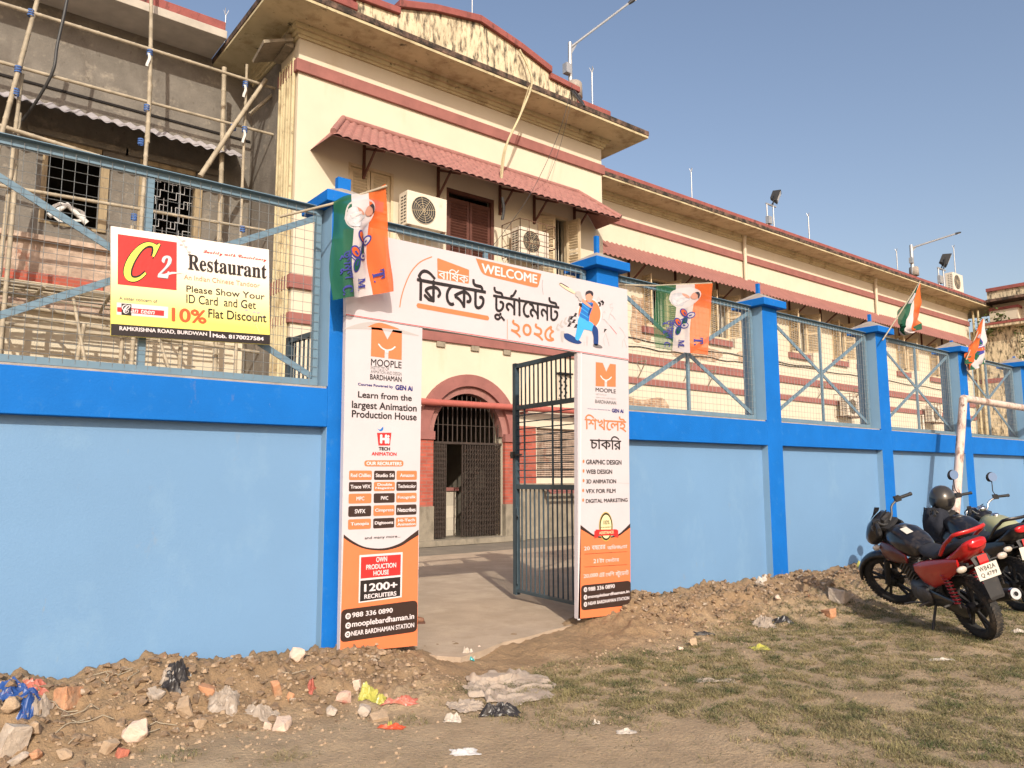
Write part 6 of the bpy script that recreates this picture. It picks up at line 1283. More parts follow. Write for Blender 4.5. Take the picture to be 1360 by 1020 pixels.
blk = motorcycle('all-black motorcycle under the helmet, parked behind the red one', (9.92, -2.45, gzf(9.92, -2.45)), 55, 4, -11, 24, 'street', 'bike_black', 'bike_black', (-1,), None)
olv = motorcycle('classic motorcycle with an olive teardrop tank and chrome handlebar', (10.65, -2.56, gzf(10.65, -2.56)), 55, 4, -9, 20, 'classic', 'bike_olive', 'bike_olive', (-1,), None)
# helmet and jacket left on the black motorcycle
hp_ = at(1251, 662, X=10.32)
hm = thing('helmet', 'gunmetal full-face helmet hung on the black motorcycle beside the goalpost', 'helmet', tuple(hp_))
hv = MB(); rings = []
for i in range(13):
    th = math.pi*(i/12*.86); r = math.sin(th); z = math.cos(th)
    rings.append([(hp_.x+.172*max(r, .02)*math.cos(a)*(1+.06*math.cos(a)), hp_.y+.150*max(r, .02)*math.sin(a), hp_.z+.165*z) for a in np.linspace(0, 2*math.pi, 28, endpoint=False)])
hv.loft(rings); hq = Matrix.Rotation(R(200), 3, 'Z') @ Matrix.Rotation(R(18), 3, 'Y'); hv.xf(lambda v: hq @ (v-hp_)+hp_); hv.build('shell', M['helmet'], hm)
vs_ = MB(); rings = []
for z in np.linspace(-.055, .045, 6): rings.append([(hp_.x+.178*math.cos(a)*math.sqrt(max(0, 1-(z/.172)**2)), hp_.y+.157*math.sin(a)*math.sqrt(max(0, 1-(z/.172)**2)), hp_.z+z) for a in np.linspace(-1.15, 1.15, 18)])
vs_.loft(rings, True, False, False); vs_.xf(lambda v: hq @ (v-hp_)+hp_); vs_.build('visor', M['bike_black'], hm)
jk = MB(); jc = at(1243, 694, X=10.25); rings = []
for k in range(9):
    s_ = k/8; c = jc+Vector((.03*s_, -.05*s_, .17-.40*s_)); rings.append([tuple(c+Vector(((.11+.09*math.sin(math.pi*min(1, s_*1.15)))*math.cos(a)*(1+.14*math.sin(3*a+5*s_)), (.12+.07*s_)*math.sin(a)*(1+.12*math.cos(4*a-4*s_)), .02*math.sin(5*a)))) for a in np.linspace(0, 2*math.pi, 26, endpoint=False)])
jk.loft(rings); M['jacket'] = mat('dark_navy_jacket', (.012, .014, .022), .85, .25, 18, bump=.4, bs=24); tag(jk.build('jacket', M['jacket']), 'dark jacket draped over the front of the black motorcycle under the helmet', 'jacket')
# ================================================================== rubble, litter, turf
import bmesh
M['stone_pale'] = mat('pale_pink_stone', (.60, .46, .36), .95, .16, 9, bump=.5, bs=40, stains=[((.42, .28, .19), 7, .55, .75, 1, .6)])
M['stone_brown'] = mat('earth_brown_stone', (.40, .29, .19), .95, .2, 9, bump=.6, bs=40, stains=[((.27, .18, .11), 8, .5, .72, 1, .6)])
M['stone_grey'] = mat('dusty_grey_stone', (.42, .35, .28), .95, .18, 9, bump=.5, bs=40, stains=[((.30, .22, .15), 8, .5, .72, 1, .6)])
M['brick_loose'] = mat('orange_brick_lump', (.47, .24, .13), .95, .18, 12, bump=.5, bs=50, stains=[((.40, .29, .19), 8, .5, .7, 1, .7)])
M['bag_clear'] = mat('dusty_clear_plastic', (.52, .44, .36), .35, .15, 9, trans=.25)
M['bag_white'] = mat('white_plastic', (.44, .39, .33), .5, .2, 14, stains=[((.35, .27, .19), 12, .5, .7, 1, .7)])
M['bag_black'] = mat('black_plastic', (.025, .022, .022), .35, .3, 12, stains=[((.25, .19, .13), 10, .55, .75, 1, .5)])
M['blue_foil'] = mat('blue_foil_wrapper', (.016, .06, .22), .4, .2, 14, stains=[((.45, .40, .35), 22, .60, .66, 1, .85), ((.50, .06, .04), 16, .66, .70, 1, .9), ((.3, .24, .17), 7, .55, .75, 1, .5)])
M['teal_foil'] = mat('teal_print', (.01, .25, .26), .3, .1, 9)
M['red_foil'] = mat('red_wrapper', (.36, .10, .07), .4, .2, 12, stains=[((.5, .36, .24), 10, .5, .7, 1, .6)])
M['orange_foil'] = mat('orange_wrapper', (.46, .075, .03), .45, .15, 9, stains=[((.4, .3, .2), 9, .55, .75, 1, .5)])
M['yellow_foil'] = mat('lime_yellow_wrapper', (.38, .36, .07), .4, .2, 14, stains=[((.60, .56, .48), 26, .60, .66, 1, .8), ((.2, .25, .05), 18, .64, .70, 1, .8), ((.4, .31, .2), 7, .55, .75, 1, .5)])
M['silver_foil'] = mat('silver_sachet', (.52, .50, .48), .4, .1, 9, stains=[((.15, .22, .2), 30, .62, .68, 1, .7)])
M['tarp'] = mat('dusty_beige_cloth', (.36, .295, .235), .9, .14, 5, bump=.3, bs=60, stains=[((.35, .25, .17), 4, .5, .72, 1, .5)])
def hull(cx, cy, cz, sx, sy, sz, seed, n=16, rot=0, squash=None, boxy=False):
    r_ = random.Random(seed); bm = bmesh.new()
    for i in range(n):
        if boxy: v = Vector([r_.choice((-1, 1))*r_.uniform(.55, 1) for _ in range(3)])
        else: v = Vector((r_.gauss(0, 1), r_.gauss(0, 1), r_.gauss(0, 1))).normalized()*r_.uniform(.8, 1.05)
        bm.verts.new((v.x*sx, v.y*sy, v.z*sz))
    ret = bmesh.ops.convex_hull(bm, input=bm.verts[:]); bmesh.ops.delete(bm, geom=[v for v in bm.verts if not v.link_faces], context='VERTS')
    Rm = Matrix.Rotation(rot, 3, 'Z') @ Matrix.Rotation(r_.uniform(-.35, .35), 3, 'X') @ Matrix.Rotation(r_.uniform(-.35, .35), 3, 'Y')
    bm.verts.index_update(); V = [tuple(Rm @ v.co+Vector((cx, cy, cz))) for v in bm.verts]; Fc_ = [tuple(v.index for v in f.verts) for f in bm.faces]; bm.free(); return V, Fc_
def rough(o, amt=.012, lvl=2, size=.05):
    s = o.modifiers.new('sub', 'SUBSURF'); s.subdivision_type = 'SIMPLE'; s.levels = s.render_levels = lvl
    tx = bpy.data.textures.new('rough', 'CLOUDS'); tx.noise_scale = size; d = o.modifiers.new('rough', 'DISPLACE'); d.texture = tx; d.strength = amt; d.texture_coords = 'GLOBAL'; d.mid_level = .5
def stone(name, label, cat, px, py, wpx, hpx, material, seed, boxy=False, group='stones and broken brick on the mound', sink=.42, rot=None):
    p = gp(px, py+hpx*.35); dep = (p-CAMP).dot(_F); sx = wpx*dep/F_PX/2; sz = hpx*dep/F_PX/2
    V, F_ = hull(p.x, p.y, p.z+sz*(1-sink), sx, sx*.8, sz, seed, 26 if boxy else 18, rot if rot is not None else seed*1.3, boxy=boxy)
    o = MB().add(V, F_).build(name, M[material]); b = o.modifiers.new('edge', 'BEVEL'); b.width = sx*.08; b.segments = 2; rough(o, sx*.16, 2, max(.02, sx*.5)); o['placed'] = 1; del o['placed']
    return tag(o, label, cat, group)
ST = [('stone', 'pale angular stone perched on the mound against the wall by the gate pillar', 395, 868, 30, 24, 'stone_pale', 1, False),
 ('stone', 'large pale flat-faced stone low on the mound, below the broad blue wall', 181, 969, 38, 44, 'stone_pale', 12, False),
 ('brick', 'orange-brown brick lump on the mound next to the clear plastic bag', 88, 926, 32, 30, 'brick_loose', 3, True),
 ('stone', 'rounded brown stone in front of the blue packets', 15, 934, 34, 26, 'stone_brown', 4, False),
 ('concrete_slab', 'tilted grey concrete slab piece below the blue packets', 17, 981, 34, 42, 'stone_grey', 5, True),
 ('stone', 'brown stone touching the tilted concrete slab', 45, 965, 26, 28, 'stone_brown', 6, False),
 ('stone', 'pale grey stone at the foot of the tilted concrete slab', 22, 1008, 34, 16, 'stone_grey', 7, False),
 ('stone', 'reddish stone beside the pale grey stone under the concrete slab', 49, 1001, 24, 17, 'brick_loose', 8, False),
 ('stone', 'flat brown stone at the foot of the mound near the large pale stone', 83, 1003, 28, 18, 'stone_brown', 9, False),
 ('stone', 'tan stone beside the large pale flat-faced stone', 146, 992, 20, 20, 'stone_brown', 10, True),
 ('brick', 'small red brick chip at the foot of the large pale stone', 162, 1000, 17, 13, 'red_chip', 11, True),
 ('brick', 'squarish brown brick shard below the black rag', 246, 940, 24, 24, 'stone_brown', 13, True),
 ('brick', 'elongated orange brick fragment above the pale plastic bag', 274, 916, 26, 14, 'brick_loose', 14, True),
 ('stone', 'dark brown clod-like stone below the black rag', 226, 939, 17, 16, 'stone_brown', 15, False),
 ('stone', 'flat slate-like stone under the black rag', 204, 922, 26, 11, 'stone_grey', 16, True),
 ('stone', 'brown stone below the elongated brick fragment', 266, 960, 20, 16, 'stone_brown', 17, False),
 ('brick', 'upright orange brick splinter sticking out of the mound', 367, 914, 13, 22, 'brick_loose', 18, True),
 ('brick', 'small orange brick lump beside the upright brick splinter', 386, 926, 14, 18, 'brick_loose', 19, False),
 ('stone', 'pale squared stone at the foot of the mound below the clear bag', 374, 962, 27, 15, 'stone_pale', 20, True),
 ('stone', 'smaller cream stone touching the pale stone below the clear bag', 357, 964, 13, 13, 'stone_pale', 21, True),
 ('stone', 'pink blotched stone next to the lime yellow packet', 458, 926, 28, 22, 'stone_pink', 22, False),
 ('stone', 'pale grey stone below the pink blotched one', 440, 944, 24, 16, 'stone_grey', 23, False),
 ('stone', 'flat brown stone lying on the dirt near the orange wrapper', 503, 953, 24, 12, 'stone_brown', 24, True),
 ('stone', 'grey wedge of stone beneath the yellow packet', 483, 942, 30, 22, 'stone_grey', 25, False),
 ('stone', 'narrow pale stone standing above the yellow packet', 474, 909, 11, 16, 'stone_pale', 26, True),
 ('stone', 'flat brown stone against the foot of the recruiters banner', 507, 867, 17, 9, 'stone_brown', 27, False),
 ('stone', 'tan stone at the broken edge of the paving', 635, 860, 10, 9, 'stone_pale', 28, False),
 ('concrete_slab', 'flat grey slab leaning on the mound near the motorcycle front wheel', 1117, 792, 30, 20, 'stone_grey', 29, True),
 ('brick', 'half brick at the foot of the mound below the flat grey slab', 1102, 814, 18, 13, 'brick_loose', 30, True),
 ('stone', 'brown stone in the turf beside the dark plastic strip', 921, 853, 16, 16, 'stone_brown', 31, False),
 ('stone', 'pale small stone on the turf edge beside the brown stone', 903, 861, 13, 9, 'stone_pale', 32, False),
 ('stone', 'greyish stone on the crest of the mound at the foot of a blue pillar', 1009, 775, 16, 8, 'stone_grey', 33, False),
 ('stone', 'tan stone halfway up the mound above the torn grey bag', 1033, 793, 12, 9, 'stone_pale', 34, False)]
M['red_chip'] = mat('red_brick_chip', (.42, .14, .09), .95, .2, 12, bump=.5); M['stone_pink'] = mat('pink_blotched_stone', (.52, .36, .28), .95, .2, 9, bump=.5, bs=40, stains=[((.46, .17, .13), 14, .52, .62, 1, .8)])
for n_, lb, px, py, wp, hp2, m_, sd_, bx_ in ST: stone(n_, lb, n_.replace('_', ' ').replace('concrete slab', 'slab'), px, py, wp, hp2, m_, sd_, bx_)
def cloth(name, label, cat, px, py, W_, D_, material, seed):
    """a thin sheet thrown down in folds: a torn outline, long creases, edges lying on the earth"""
    p = gp(px, py); rt2 = Vector((_rt.x, _rt.y)); fw2 = Vector((_fw.x, _fw.y)); nr, nt_ = 70, 200
    rr, th = np.meshgrid(np.linspace(0, 1, nr), np.linspace(0, 2*np.pi, nt_, endpoint=False), indexing='ij')
    ct, st_ = np.cos(th), np.sin(th); edge = 1+.75*fbm(ct*1.7+seed, st_*1.7, 5)+.40*fbm(ct*5+seed, st_*5, 6)
    U_ = rr*ct*edge*.5; V_ = rr*st_*edge*.5
    wx = U_*W_+.03*fbm(U_*6, V_*6, 8); wy = V_*D_+.03*fbm(U_*5, V_*7, 9)
    X_ = p.x+wx*rt2.x+wy*fw2.x; Y_ = p.y+wx*rt2.y+wy*fw2.y
    a = fbm(U_*1.6+V_*1.0+seed, V_*4.0-U_*1.5+1.6*fbm(U_*2, V_*2, 3), 11, 1); b = fbm(U_*3.6-V_*2.4, V_*5+U_*3+1.2*fbm(U_*3, V_*3, 4), 21, 1)
    rid = np.exp(-(a/.055)**2); rid2 = np.exp(-(b/.05)**2); env = np.clip((1-rr)*5, 0, 1)**.7
    Z_ = gz(X_, Y_)+.010+env*(.046*rid+.024*rid2+.05*np.clip(fbm(U_*2, V_*2, 14, 2)+.1, 0, 1))*min(1, D_*1.6)
    ii = np.arange(nr*nt_).reshape(nr, nt_); jj = np.roll(ii, -1, 1); Fq = np.stack([ii[:-1], ii[1:], jj[1:], jj[:-1]], -1).reshape(-1, 4)
    o = np_mesh(name, np.stack([X_.ravel(), Y_.ravel(), Z_.ravel()], 1), Fq, M[material]); sd = o.modifiers.new('thick', 'SOLIDIFY'); sd.thickness = .002
    return tag(o, label, cat)
def crumple(name, label, cat, px, py, wpx, hpx, material, seed, lift=.5, flat=False, nu=22, group=None, rot=0.0, amp=.35):
    p = gp(px, py); dep = (p-CAMP).dot(_F); sx = wpx*dep/F_PX; sy = hpx*dep/F_PX*(1.9 if flat else 1.0); r_ = random.Random(seed); s = r_.uniform(0, 99)
    c, q_ = math.cos(rot), math.sin(rot)
    def fn(u, v):
        a, b = (u-.5), (v-.5); k = 1+.35*mnoise.noise((a*4+s, b*4, 1))
        x = a*sx*k; y = b*sy*k; n = mnoise.noise((a*3.3+s, b*3.3, 0))+.55*abs(mnoise.noise((a*8+s, b*8, 5)))+.3*mnoise.noise((a*17+s, b*17, 9))
        X = x*_rt.x+y*_fw.x; Y = x*_rt.y+y*_fw.y; X, Y = X*c-Y*q_, X*q_+Y*c
        bump = max(0, 1-(2*abs(a))**2.2)*max(0, 1-(2*abs(b))**2.2)
        z = gzf(p.x+X, p.y+Y)+.004+bump*(lift*hpx*dep/F_PX)*(.55+.7*n)+amp*.06*max(0, n)*(.2+bump)
        return (p.x+X+.25*sx*mnoise.noise((a*5, b*5, s))*.3, p.y+Y, z)
    o = MB().grid(fn, nu, nu, False).build(name, M[material]); sd = o.modifiers.new('thick', 'SOLIDIFY'); sd.thickness = .002
    return tag(o, label, cat, group)
LG = 'litter scattered on the ground'
cloth('cloth_sheet', 'large crumpled beige cloth lying on the dirt before the gateway', 'cloth', 676, 916, .66, .86, 'tarp', 3)
cloth('cloth_sheet', 'small strip of beige cloth beside the large crumpled one', 'cloth', 620, 940, .26, .24, 'tarp', 8)
crumple('plastic_bag', 'black plastic rag at the lower edge of the crumpled cloth', 'plastic', 660, 949, 52, 24, 'bag_black', 4, .75, False, 26, LG)
crumple('paper_scrap', 'crumpled white paper beside the black plastic rag', 'litter', 601, 958, 22, 16, 'bag_white', 5, .5, False, 14, LG)
crumple('sachet', 'flat silver sachet lying on the bare dirt', 'litter', 617, 1000, 34, 12, 'silver_foil', 6, .22, True, 12, LG, .15)
crumple('wrapper', 'white wrapper with a teal corner at the edge of the paving', 'litter', 621, 874, 20, 13, 'bag_white', 7, .8, False, 14, LG)
crumple('wrapper', 'small teal foil scrap beside the white wrapper', 'litter', 626, 877, 8, 6, 'teal_foil', 9, .8, False, 8, LG)
crumple('wrapper', 'lime yellow packet on the mound below the recruiters banner', 'litter', 489, 922, 22, 26, 'yellow_foil', 10, .4, False, 14, LG)
crumple('wrapper', 'faded yellow scrap under the lime yellow packet', 'litter', 504, 933, 16, 16, 'yellow_foil', 11, .5, False, 10, LG)
crumple('wrapper', 'dusty red wrapper beside the lime yellow packet', 'litter', 531, 934, 44, 14, 'red_foil', 12, .7, False, 16, LG)
crumple('wrapper', 'flat orange wrapper with a yellow band on the dirt', 'litter', 520, 968, 34, 6, 'orange_foil', 13, .5, True, 12, LG, -.25)
crumple('wrapper', 'yellow band scrap lying across the orange wrapper', 'litter', 518, 966, 7, 6, 'yellow_foil', 14, .7, True, 8, LG)
crumple('plastic_bag', 'dusty pale plastic bag below the elongated orange brick fragment', 'plastic', 298, 932, 38, 32, 'bag_clear', 15, .6, False, 20, LG)
crumple('plastic_bag', 'small clear bag lower on the mound, above the pale squared stone', 'plastic', 348, 952, 36, 22, 'bag_clear', 16, .6, False, 18, LG)
crumple('plastic_bag', 'dusty clear bag between the blue packets and the orange brick', 'plastic', 54, 938, 26, 32, 'bag_clear', 17, .45, False, 18, LG)
crumple('plastic_bag', 'black rag knotted on the crest of the mound', 'plastic', 233, 906, 30, 34, 'bag_black', 18, .5, False, 20, LG)
crumple('plastic_bag', 'pale scrap of plastic caught beside the black rag', 'plastic', 226, 903, 20, 18, 'bag_clear', 19, .5, False, 12, LG)
crumple('wrapper', 'bright blue snack packet on top of the mound', 'litter', 22, 922, 46, 34, 'blue_foil', 20, .22, False, 16, LG)
crumple('wrapper', 'second blue packet standing in front of the clear bag', 'litter', 40, 938, 16, 32, 'blue_foil', 21, .5, False, 12, LG)
crumple('wrapper', 'red and grey wrapper behind the blue snack packet', 'litter', 48, 912, 34, 14, 'red_foil', 22, .8, False, 12, LG)
crumple('wrapper', 'tiny red wrapper on the mound beyond the brick splinter', 'litter', 413, 920, 9, 14, 'red_foil', 23, .8, False, 10, LG)
crumple('plastic_bag', 'torn grey plastic bag where the mound meets the turf', 'plastic', 1014, 831, 28, 24, 'bag_clear', 24, .5, False, 18, LG)
crumple('plastic_bag', 'curled dark plastic strip beside the torn grey bag', 'plastic', 1040, 825, 26, 10, 'bag_black', 25, .7, False, 12, LG)
crumple('wrapper', 'yellow and silver wrapper on the turf below the torn grey bag', 'litter', 1010, 862, 24, 11, 'yellow_foil', 26, .3, True, 12, LG)
crumple('paper_scrap', 'pale scrap on the turf in front of the red motorcycle', 'litter', 1250, 877, 32, 5, 'bag_white', 27, .3, True, 10, LG)
crumple('paper_scrap', 'white scrap on the turf below the black motorcycle exhaust', 'litter', 1352, 840, 16, 6, 'bag_white', 28, .5, True, 10, LG)
crumple('paper_scrap', 'trodden pale paper on a bare patch in the turf', 'litter', 950, 905, 50, 9, 'bag_clear', 29, .2, True, 14, LG)
crumple('paper_scrap', 'small pale scrap on the dirt beyond the crumpled cloth', 'litter', 832, 974, 26, 9, 'bag_white', 30, .3, True, 10, LG)
crumple('paper_scrap', 'tiny white scrap beside the crumpled cloth', 'litter', 792, 962, 10, 7, 'bag_white', 31, .7, False, 8, LG)
crumple('wrapper', 'little yellow wrapper on the mound behind the red motorcycle wheel', 'litter', 1143, 752, 9, 8, 'yellow_foil', 32, .8, False, 8, LG)
crumple('paper_scrap', 'white scrap lying on the mound at the foot of a blue pillar', 'litter', 1012, 772, 14, 6, 'bag_white', 33, .6, False, 8, LG)
crumple('plastic_bag', 'grey plastic strip half buried at the turf edge', 'plastic', 936, 843, 26, 7, 'bag_black', 34, .5, False, 10, LG)
crumple('wrapper', 'small white cup lid on the paving inside the gateway', 'litter', 629, 841, 10, 4, 'bag_white', 35, .4, True, 8, LG) if False else None
# pebbles and clods too many to count
pv, pf = [], []; r_ = random.Random(5); cnt = 0
while cnt < 5200:
    x = r_.uniform(-.3, 12.5); y = -abs(r_.gauss(.0, 1.0))-.02
    if y < -4.6: continue
    if 3.4 < x < 5.9 and y > -.75: continue
    mm_ = float(np.interp(x, HX, HH))
    if y < -1.2 and r_.random() < .55: continue
    s = r_.choice((.004, .006, .008, .011, .016))*(1.6 if (mm_ > .12 and y > -1.0 and r_.random() < .30) else 1.0); z = gzf(x, y)
    a0 = r_.uniform(0, 6.28); hh = s*r_.uniform(.45, .8)
    n0 = len(pv); ring = [(x+s*r_.uniform(.75, 1.1)*math.cos(a0+k*1.2566), y+s*r_.uniform(.75, 1.1)*math.sin(a0+k*1.2566), z-.002) for k in range(5)]
    top = [(x+(q_[0]-x)*.62, y+(q_[1]-y)*.62, z+hh*r_.uniform(.8, 1.15)) for q_ in ring]; pv += ring+top; pf += [(n0+k, n0+(k+1) % 5, n0+5+(k+1) % 5, n0+5+k) for k in range(5)]+[tuple(n0+5+k for k in range(5))]; cnt += 1
M['pebble'] = mat('mixed_pebbles', (.34, .245, .16), .95, .30, 30, stains=[((.55, .45, .35), 24, .62, .68, 1, .8), ((.36, .15, .09), 31, .66, .70, 1, .8)])
me = MB(); me.v = pv; me.f = pf; me.sm = [False]*len(pf); tag(me.build('pebbles', M['pebble']), kind='stuff')
cv, cf = [], []; r_ = random.Random(9); cnt = 0
while cnt < 2300:
    x = r_.uniform(-.2, 11.0); y = -abs(r_.gauss(0, .5))-.02
    if 3.3 < x < 5.9 or y < -1.5: continue
    if float(np.interp(x, HX, HH)) < .12: continue
    s = r_.choice((.010, .014, .02, .028, .036, .045) if y > -.9 else (.008, .012, .018)); V_, F_ = hull(x, y, gzf(x, y)+s*.15, s, s*r_.uniform(.7, 1), s*r_.uniform(.5, .8), cnt, 11, r_.uniform(0, 6)); n0 = len(cv); cv += V_; cf += [tuple(i+n0 for i in f) for f in F_]; cnt += 1
M['clod'] = mat('earth_clods', (.24, .162, .10), .98, .22, 14, bump=.8, bs=60, stains=[((.33, .245, .165), 8, .5, .7, 1, .6), ((.46, .385, .30), 6.5, .58, .63, 1, .85), ((.32, .13, .075), 5.5, .63, .67, 1, .85)])
me = MB(); me.v = cv; me.f = cf; me.sm = [False]*len(cf); tag(me.build('clods', M['clod']), kind='stuff')
# dry turf
n = 640000; gxr = rng.uniform(2.6, 15, n); gyr = -rng.uniform(.5, 5.0, n)
clump = np.clip((fbm(gxr*9, gyr*9, 90, 2)+.17)/.2, .10, 1); keep = (grass_mask(gxr, gyr)*clump > rng.uniform(0.05, 1, n)); rngd = np.hypot(gxr, gyr+5.8); keep &= rng.uniform(0, 1, n) < np.clip(1.35-rngd*.075, .25, 1)
ex_x = rng.uniform(.7, 4.6, 9000); ex_y = -rng.uniform(.75, 1.6, 9000); kk = (fbm(ex_x*2.2, ex_y*2.2, 80) > .13); 
gxr = np.concatenate([gxr[keep], ex_x[kk]]); gyr = np.concatenate([gyr[keep], ex_y[kk]]); ng = len(gxr); nstraw = 16000; sx_ = rng.uniform(-.2, 12, nstraw); sy_ = -rng.uniform(.25, 4.9, nstraw); gxr = np.concatenate([gxr, sx_]); gyr = np.concatenate([gyr, sy_]); ng = len(gxr); lying = np.concatenate([np.zeros(ng-nstraw), np.ones(nstraw)])
gzr = gz(gxr, gyr); ang = rng.uniform(0, 2*np.pi, ng); h = rng.uniform(.006, .026, ng)*(.7+1.1*np.clip(fbm(gxr*7, gyr*7, 95, 2)+.35, 0, 1)); ln = h*rng.uniform(.8, 3.2, ng); wd = rng.uniform(.0012, .0028, ng)
bx2, by2 = -np.sin(ang)*wd, np.cos(ang)*wd; h = np.where(lying > 0, .003, h); ln = np.where(lying > 0, rng.uniform(.012, .05, ng), ln); tx, ty = np.cos(ang)*ln, np.sin(ang)*ln
Vg = np.stack([np.stack([gxr-bx2, gyr-by2, gzr-.003], 1), np.stack([gxr+bx2, gyr+by2, gzr-.003], 1), np.stack([gxr+tx*.55+bx2*.7, gyr+ty*.55+by2*.7, gzr+h*.8], 1), np.stack([gxr+tx*.55-bx2*.7, gyr+ty*.55-by2*.7, gzr+h*.8], 1),
   np.stack([gxr+tx+bx2*.2, gyr+ty+by2*.2, gzr+h*.9], 1), np.stack([gxr+tx-bx2*.2, gyr+ty-by2*.2, gzr+h*.9], 1)], 1).reshape(-1, 3)
i0 = np.arange(ng)*6; Fg = np.concatenate([np.stack([i0, i0+1, i0+2, i0+3], 1), np.stack([i0+3, i0+2, i0+4, i0+5], 1)])
M['turf'] = mat('dry_olive_turf', (.20, .172, .072), .9, .32, 3, stains=[((.33, .265, .135), 2.6, .50, .64, 1, .8), ((.055, .075, .02), 4.0, .49, .60, 1, .9), ((.48, .385, .23), 80, .56, .62, 1, .85)])
tag(np_mesh('grass', Vg, Fg, M['turf'], False), kind='stuff')
# twigs and straw on the left mound
tw = MB(); r_ = random.Random(11)
for px, py in [(80, 945), (92, 965), (100, 985), (120, 960), (150, 900), (165, 895), (178, 898), (140, 905), (200, 975), (215, 965), (110, 950), (390, 900), (300, 965)]:
    p = gp(px, py); a_ = r_.uniform(0, 6.28); L_ = r_.uniform(.08, .22); P = []
    for k in range(5): x, y = p.x+math.cos(a_)*L_*(k/4-.5)+.02*r_.uniform(-1, 1), p.y+math.sin(a_)*L_*.5*(k/4-.5); P.append((x, y, gzf(x, y)+.008+.02*r_.random()))
    tw.tube(P, .003, 5)
tag(tw.build('twigs', M['bamboo']), kind='stuff')
# ================================================================== the person mostly hidden behind the left tall banner
M['skin'] = mat('brown_skin', (.20, .095, .055), .55, .08, 9); M['shirt'] = mat('blue_headcloth', (.03, .12, .34), .85, .15, 9); M['trouser'] = mat('grey_trousers', (.16, .15, .15), .9, .15, 9); M['shirt2'] = mat('checked_pale_shirt', (.42, .40, .38), .9, .15, 9); M['sandal'] = mat('brown_sandal', (.10, .045, .03), .6, .1, 9)
foot = at(570, 824, Z=PZ+.02); fd = Vector((.84, -.42, 0)).normalized(); sdv = Vector((-fd.y, fd.x, 0)); o0 = Vector((foot.x, foot.y, PZ))-fd*.24
def skin(name, chains, material, parent, lvl=2):
    vs, es, rs = [], [], []
    idx = {}
    for ch in chains:
        prev = None
        for (p, r) in ch:
            key = tuple(round(c, 4) for c in p)
            if key not in idx: idx[key] = len(vs); vs.append(tuple(p)); rs.append(r)
            if prev is not None: es.append((prev, idx[key]))
            prev = idx[key]
    me = bpy.data.meshes.new(name); off = parent.location; me.from_pydata([(v[0]-off.x, v[1]-off.y, v[2]-off.z) for v in vs], es, []); o = bpy.data.objects.new(name, me); COL.objects.link(o); o.parent = parent
    sk_m = o.modifiers.new('skin', 'SKIN'); sk_m.use_smooth_shade = True
    for i, r in enumerate(rs): me.skin_vertices[0].data[i].radius = (r, r) if not isinstance(r, tuple) else r
    me.skin_vertices[0].data[0].use_root = True
    sb = o.modifiers.new('sub', 'SUBSURF'); sb.levels = sb.render_levels = lvl; me.materials.append(material); return o
pe = thing('person', 'person in a blue headcloth almost hidden behind a tall banner, one sandalled foot showing', 'person', tuple(o0))
W = lambda f, s_, z: tuple(o0+fd*f+sdv*s_+Vector((0, 0, z)))
pel = (W(-.06, .06, .94), .125)
def leg(s_, f): return [pel, (W(-.05+f*.2, s_, .86), .09), (W(.0+f*.5, s_, .48), .062), (W(-.03+f, s_, .10), .040), (W(.02+f, s_, .045), .038), (W(.12+f, s_, .035), .036), (W(.19+f, s_, .026), .026)]
def arm(s_):
    sg = 1 if s_ > .06 else -1
    ch = [[(W(-.05, .06, 1.38), .11), (W(-.06, .06+sg*.17, 1.40), .055), (W(-.08, .06+sg*.21, 1.13), .042), (W(.0, .06+sg*.20, .88), .030), (W(.02, .06+sg*.20, .82), .032)]]
    for k in range(4): ch.append([(W(.02, .06+sg*.20, .82), .032), (W(.035+.0*k, .06+sg*(.185+.018*k-.01), .765), .0095), (W(.045, .06+sg*(.185+.018*k-.01), .715+.006*abs(k-1.5)), .008)])
    ch.append([(W(.02, .06+sg*.20, .82), .032), (W(.055, .06+sg*.17, .79), .011), (W(.07, .06+sg*.165, .75), .009)]); return ch
neck = [pel, (W(-.06, .06, 1.15), .13), (W(-.05, .06, 1.38), .11), (W(-.035, .06, 1.49), .052), (W(-.01, .06, 1.60), .088), (W(.0, .06, 1.69), .085)]
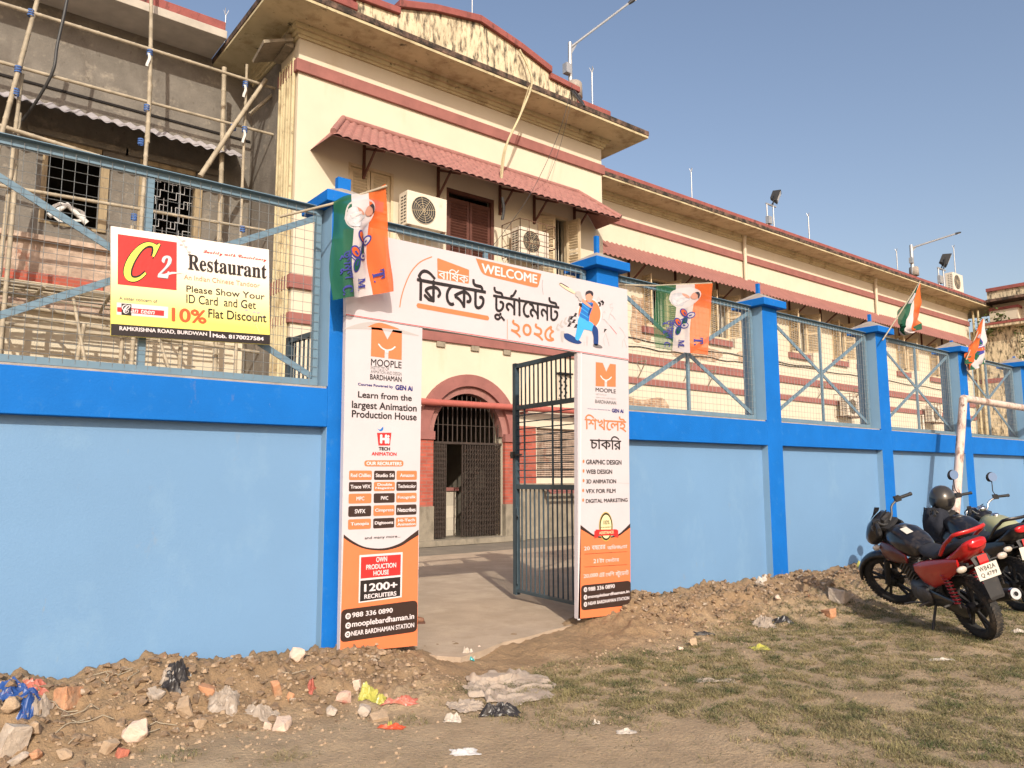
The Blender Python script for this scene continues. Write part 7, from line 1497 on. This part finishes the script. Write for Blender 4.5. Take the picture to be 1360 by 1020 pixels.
skin('body', [leg(-.02, 0.0), leg(.14, -.18), neck]+arm(0)+arm(.2), M['skin'], pe)
skin('shirt', [[(W(-.06, .06, .90), (.16, .145)), (W(-.06, .06, 1.15), (.155, .15)), (W(-.05, .06, 1.36), (.125, .14)), (W(-.04, .06, 1.45), .07)], [(W(-.05, .06, 1.36), (.125, .14)), (W(-.06, .25, 1.40), .075), (W(-.075, .27, 1.2), .062)], [(W(-.05, .06, 1.36), (.125, .14)), (W(-.06, -.13, 1.40), .075), (W(-.075, -.15, 1.2), .062)]], M['shirt2'], pe)
skin('trousers', [[(W(-.06, .06, .93), .15), (W(-.05, -.02, .84), .105), (W(.0, -.02, .48), .082), (W(-.03, -.02, .16), .07)], [(W(-.06, .06, .93), .15), (W(-.086, .14, .84), .105), (W(-.09, .14, .48), .082), (W(-.21, .14, .16), .07)]], M['trouser'], pe)
hc = MB(); c = Vector(W(-.01, .06, 1.66)); rings = []
for i in range(10):
    th = math.pi*i/9*.78; rings.append([tuple(c+fd*(.104*math.sin(th)+.004)*math.cos(a)*(1+.05*math.sin(5*a+i))+sdv*.092*math.sin(th)*math.sin(a)+Vector((0, 0, .125*math.cos(th)-.035*math.cos(a)*0))) for a in np.linspace(0, 2*math.pi, 22, endpoint=False)])
hc.loft(rings); hc.build('headcloth', M['shirt'], pe)
fc = MB(); [fc.body([(-.012, 0, .012, .012, .012, 2), (.0, 0, .016, .014, .014, 2), (.012, 0, .010, .010, .010, 2)], 10).xf(lambda v: v) for _ in (0,)]; fc.xf(lambda v: Vector(W(.085, .06, 1.625))+fd*v.x*1.6+sdv*v.y+Vector((0, 0, v.z*1.6))); fc.build('nose', M['skin'], pe)
sn = MB()
for s_, f in ((-.02, 0), (.14, -.18)):
    sn.obox(Vector(W(.06+f, s_, .008)), fd*.135, sdv*.045, Vector((0, 0, .008))); sn.tube([W(.10+f, s_-.045, .012), W(.10+f, s_-.03, .06), W(.09+f, s_, .075), W(.10+f, s_+.03, .06), W(.10+f, s_+.045, .012)], .010, 6)
sn.build('sandals', M['sandal'], pe)
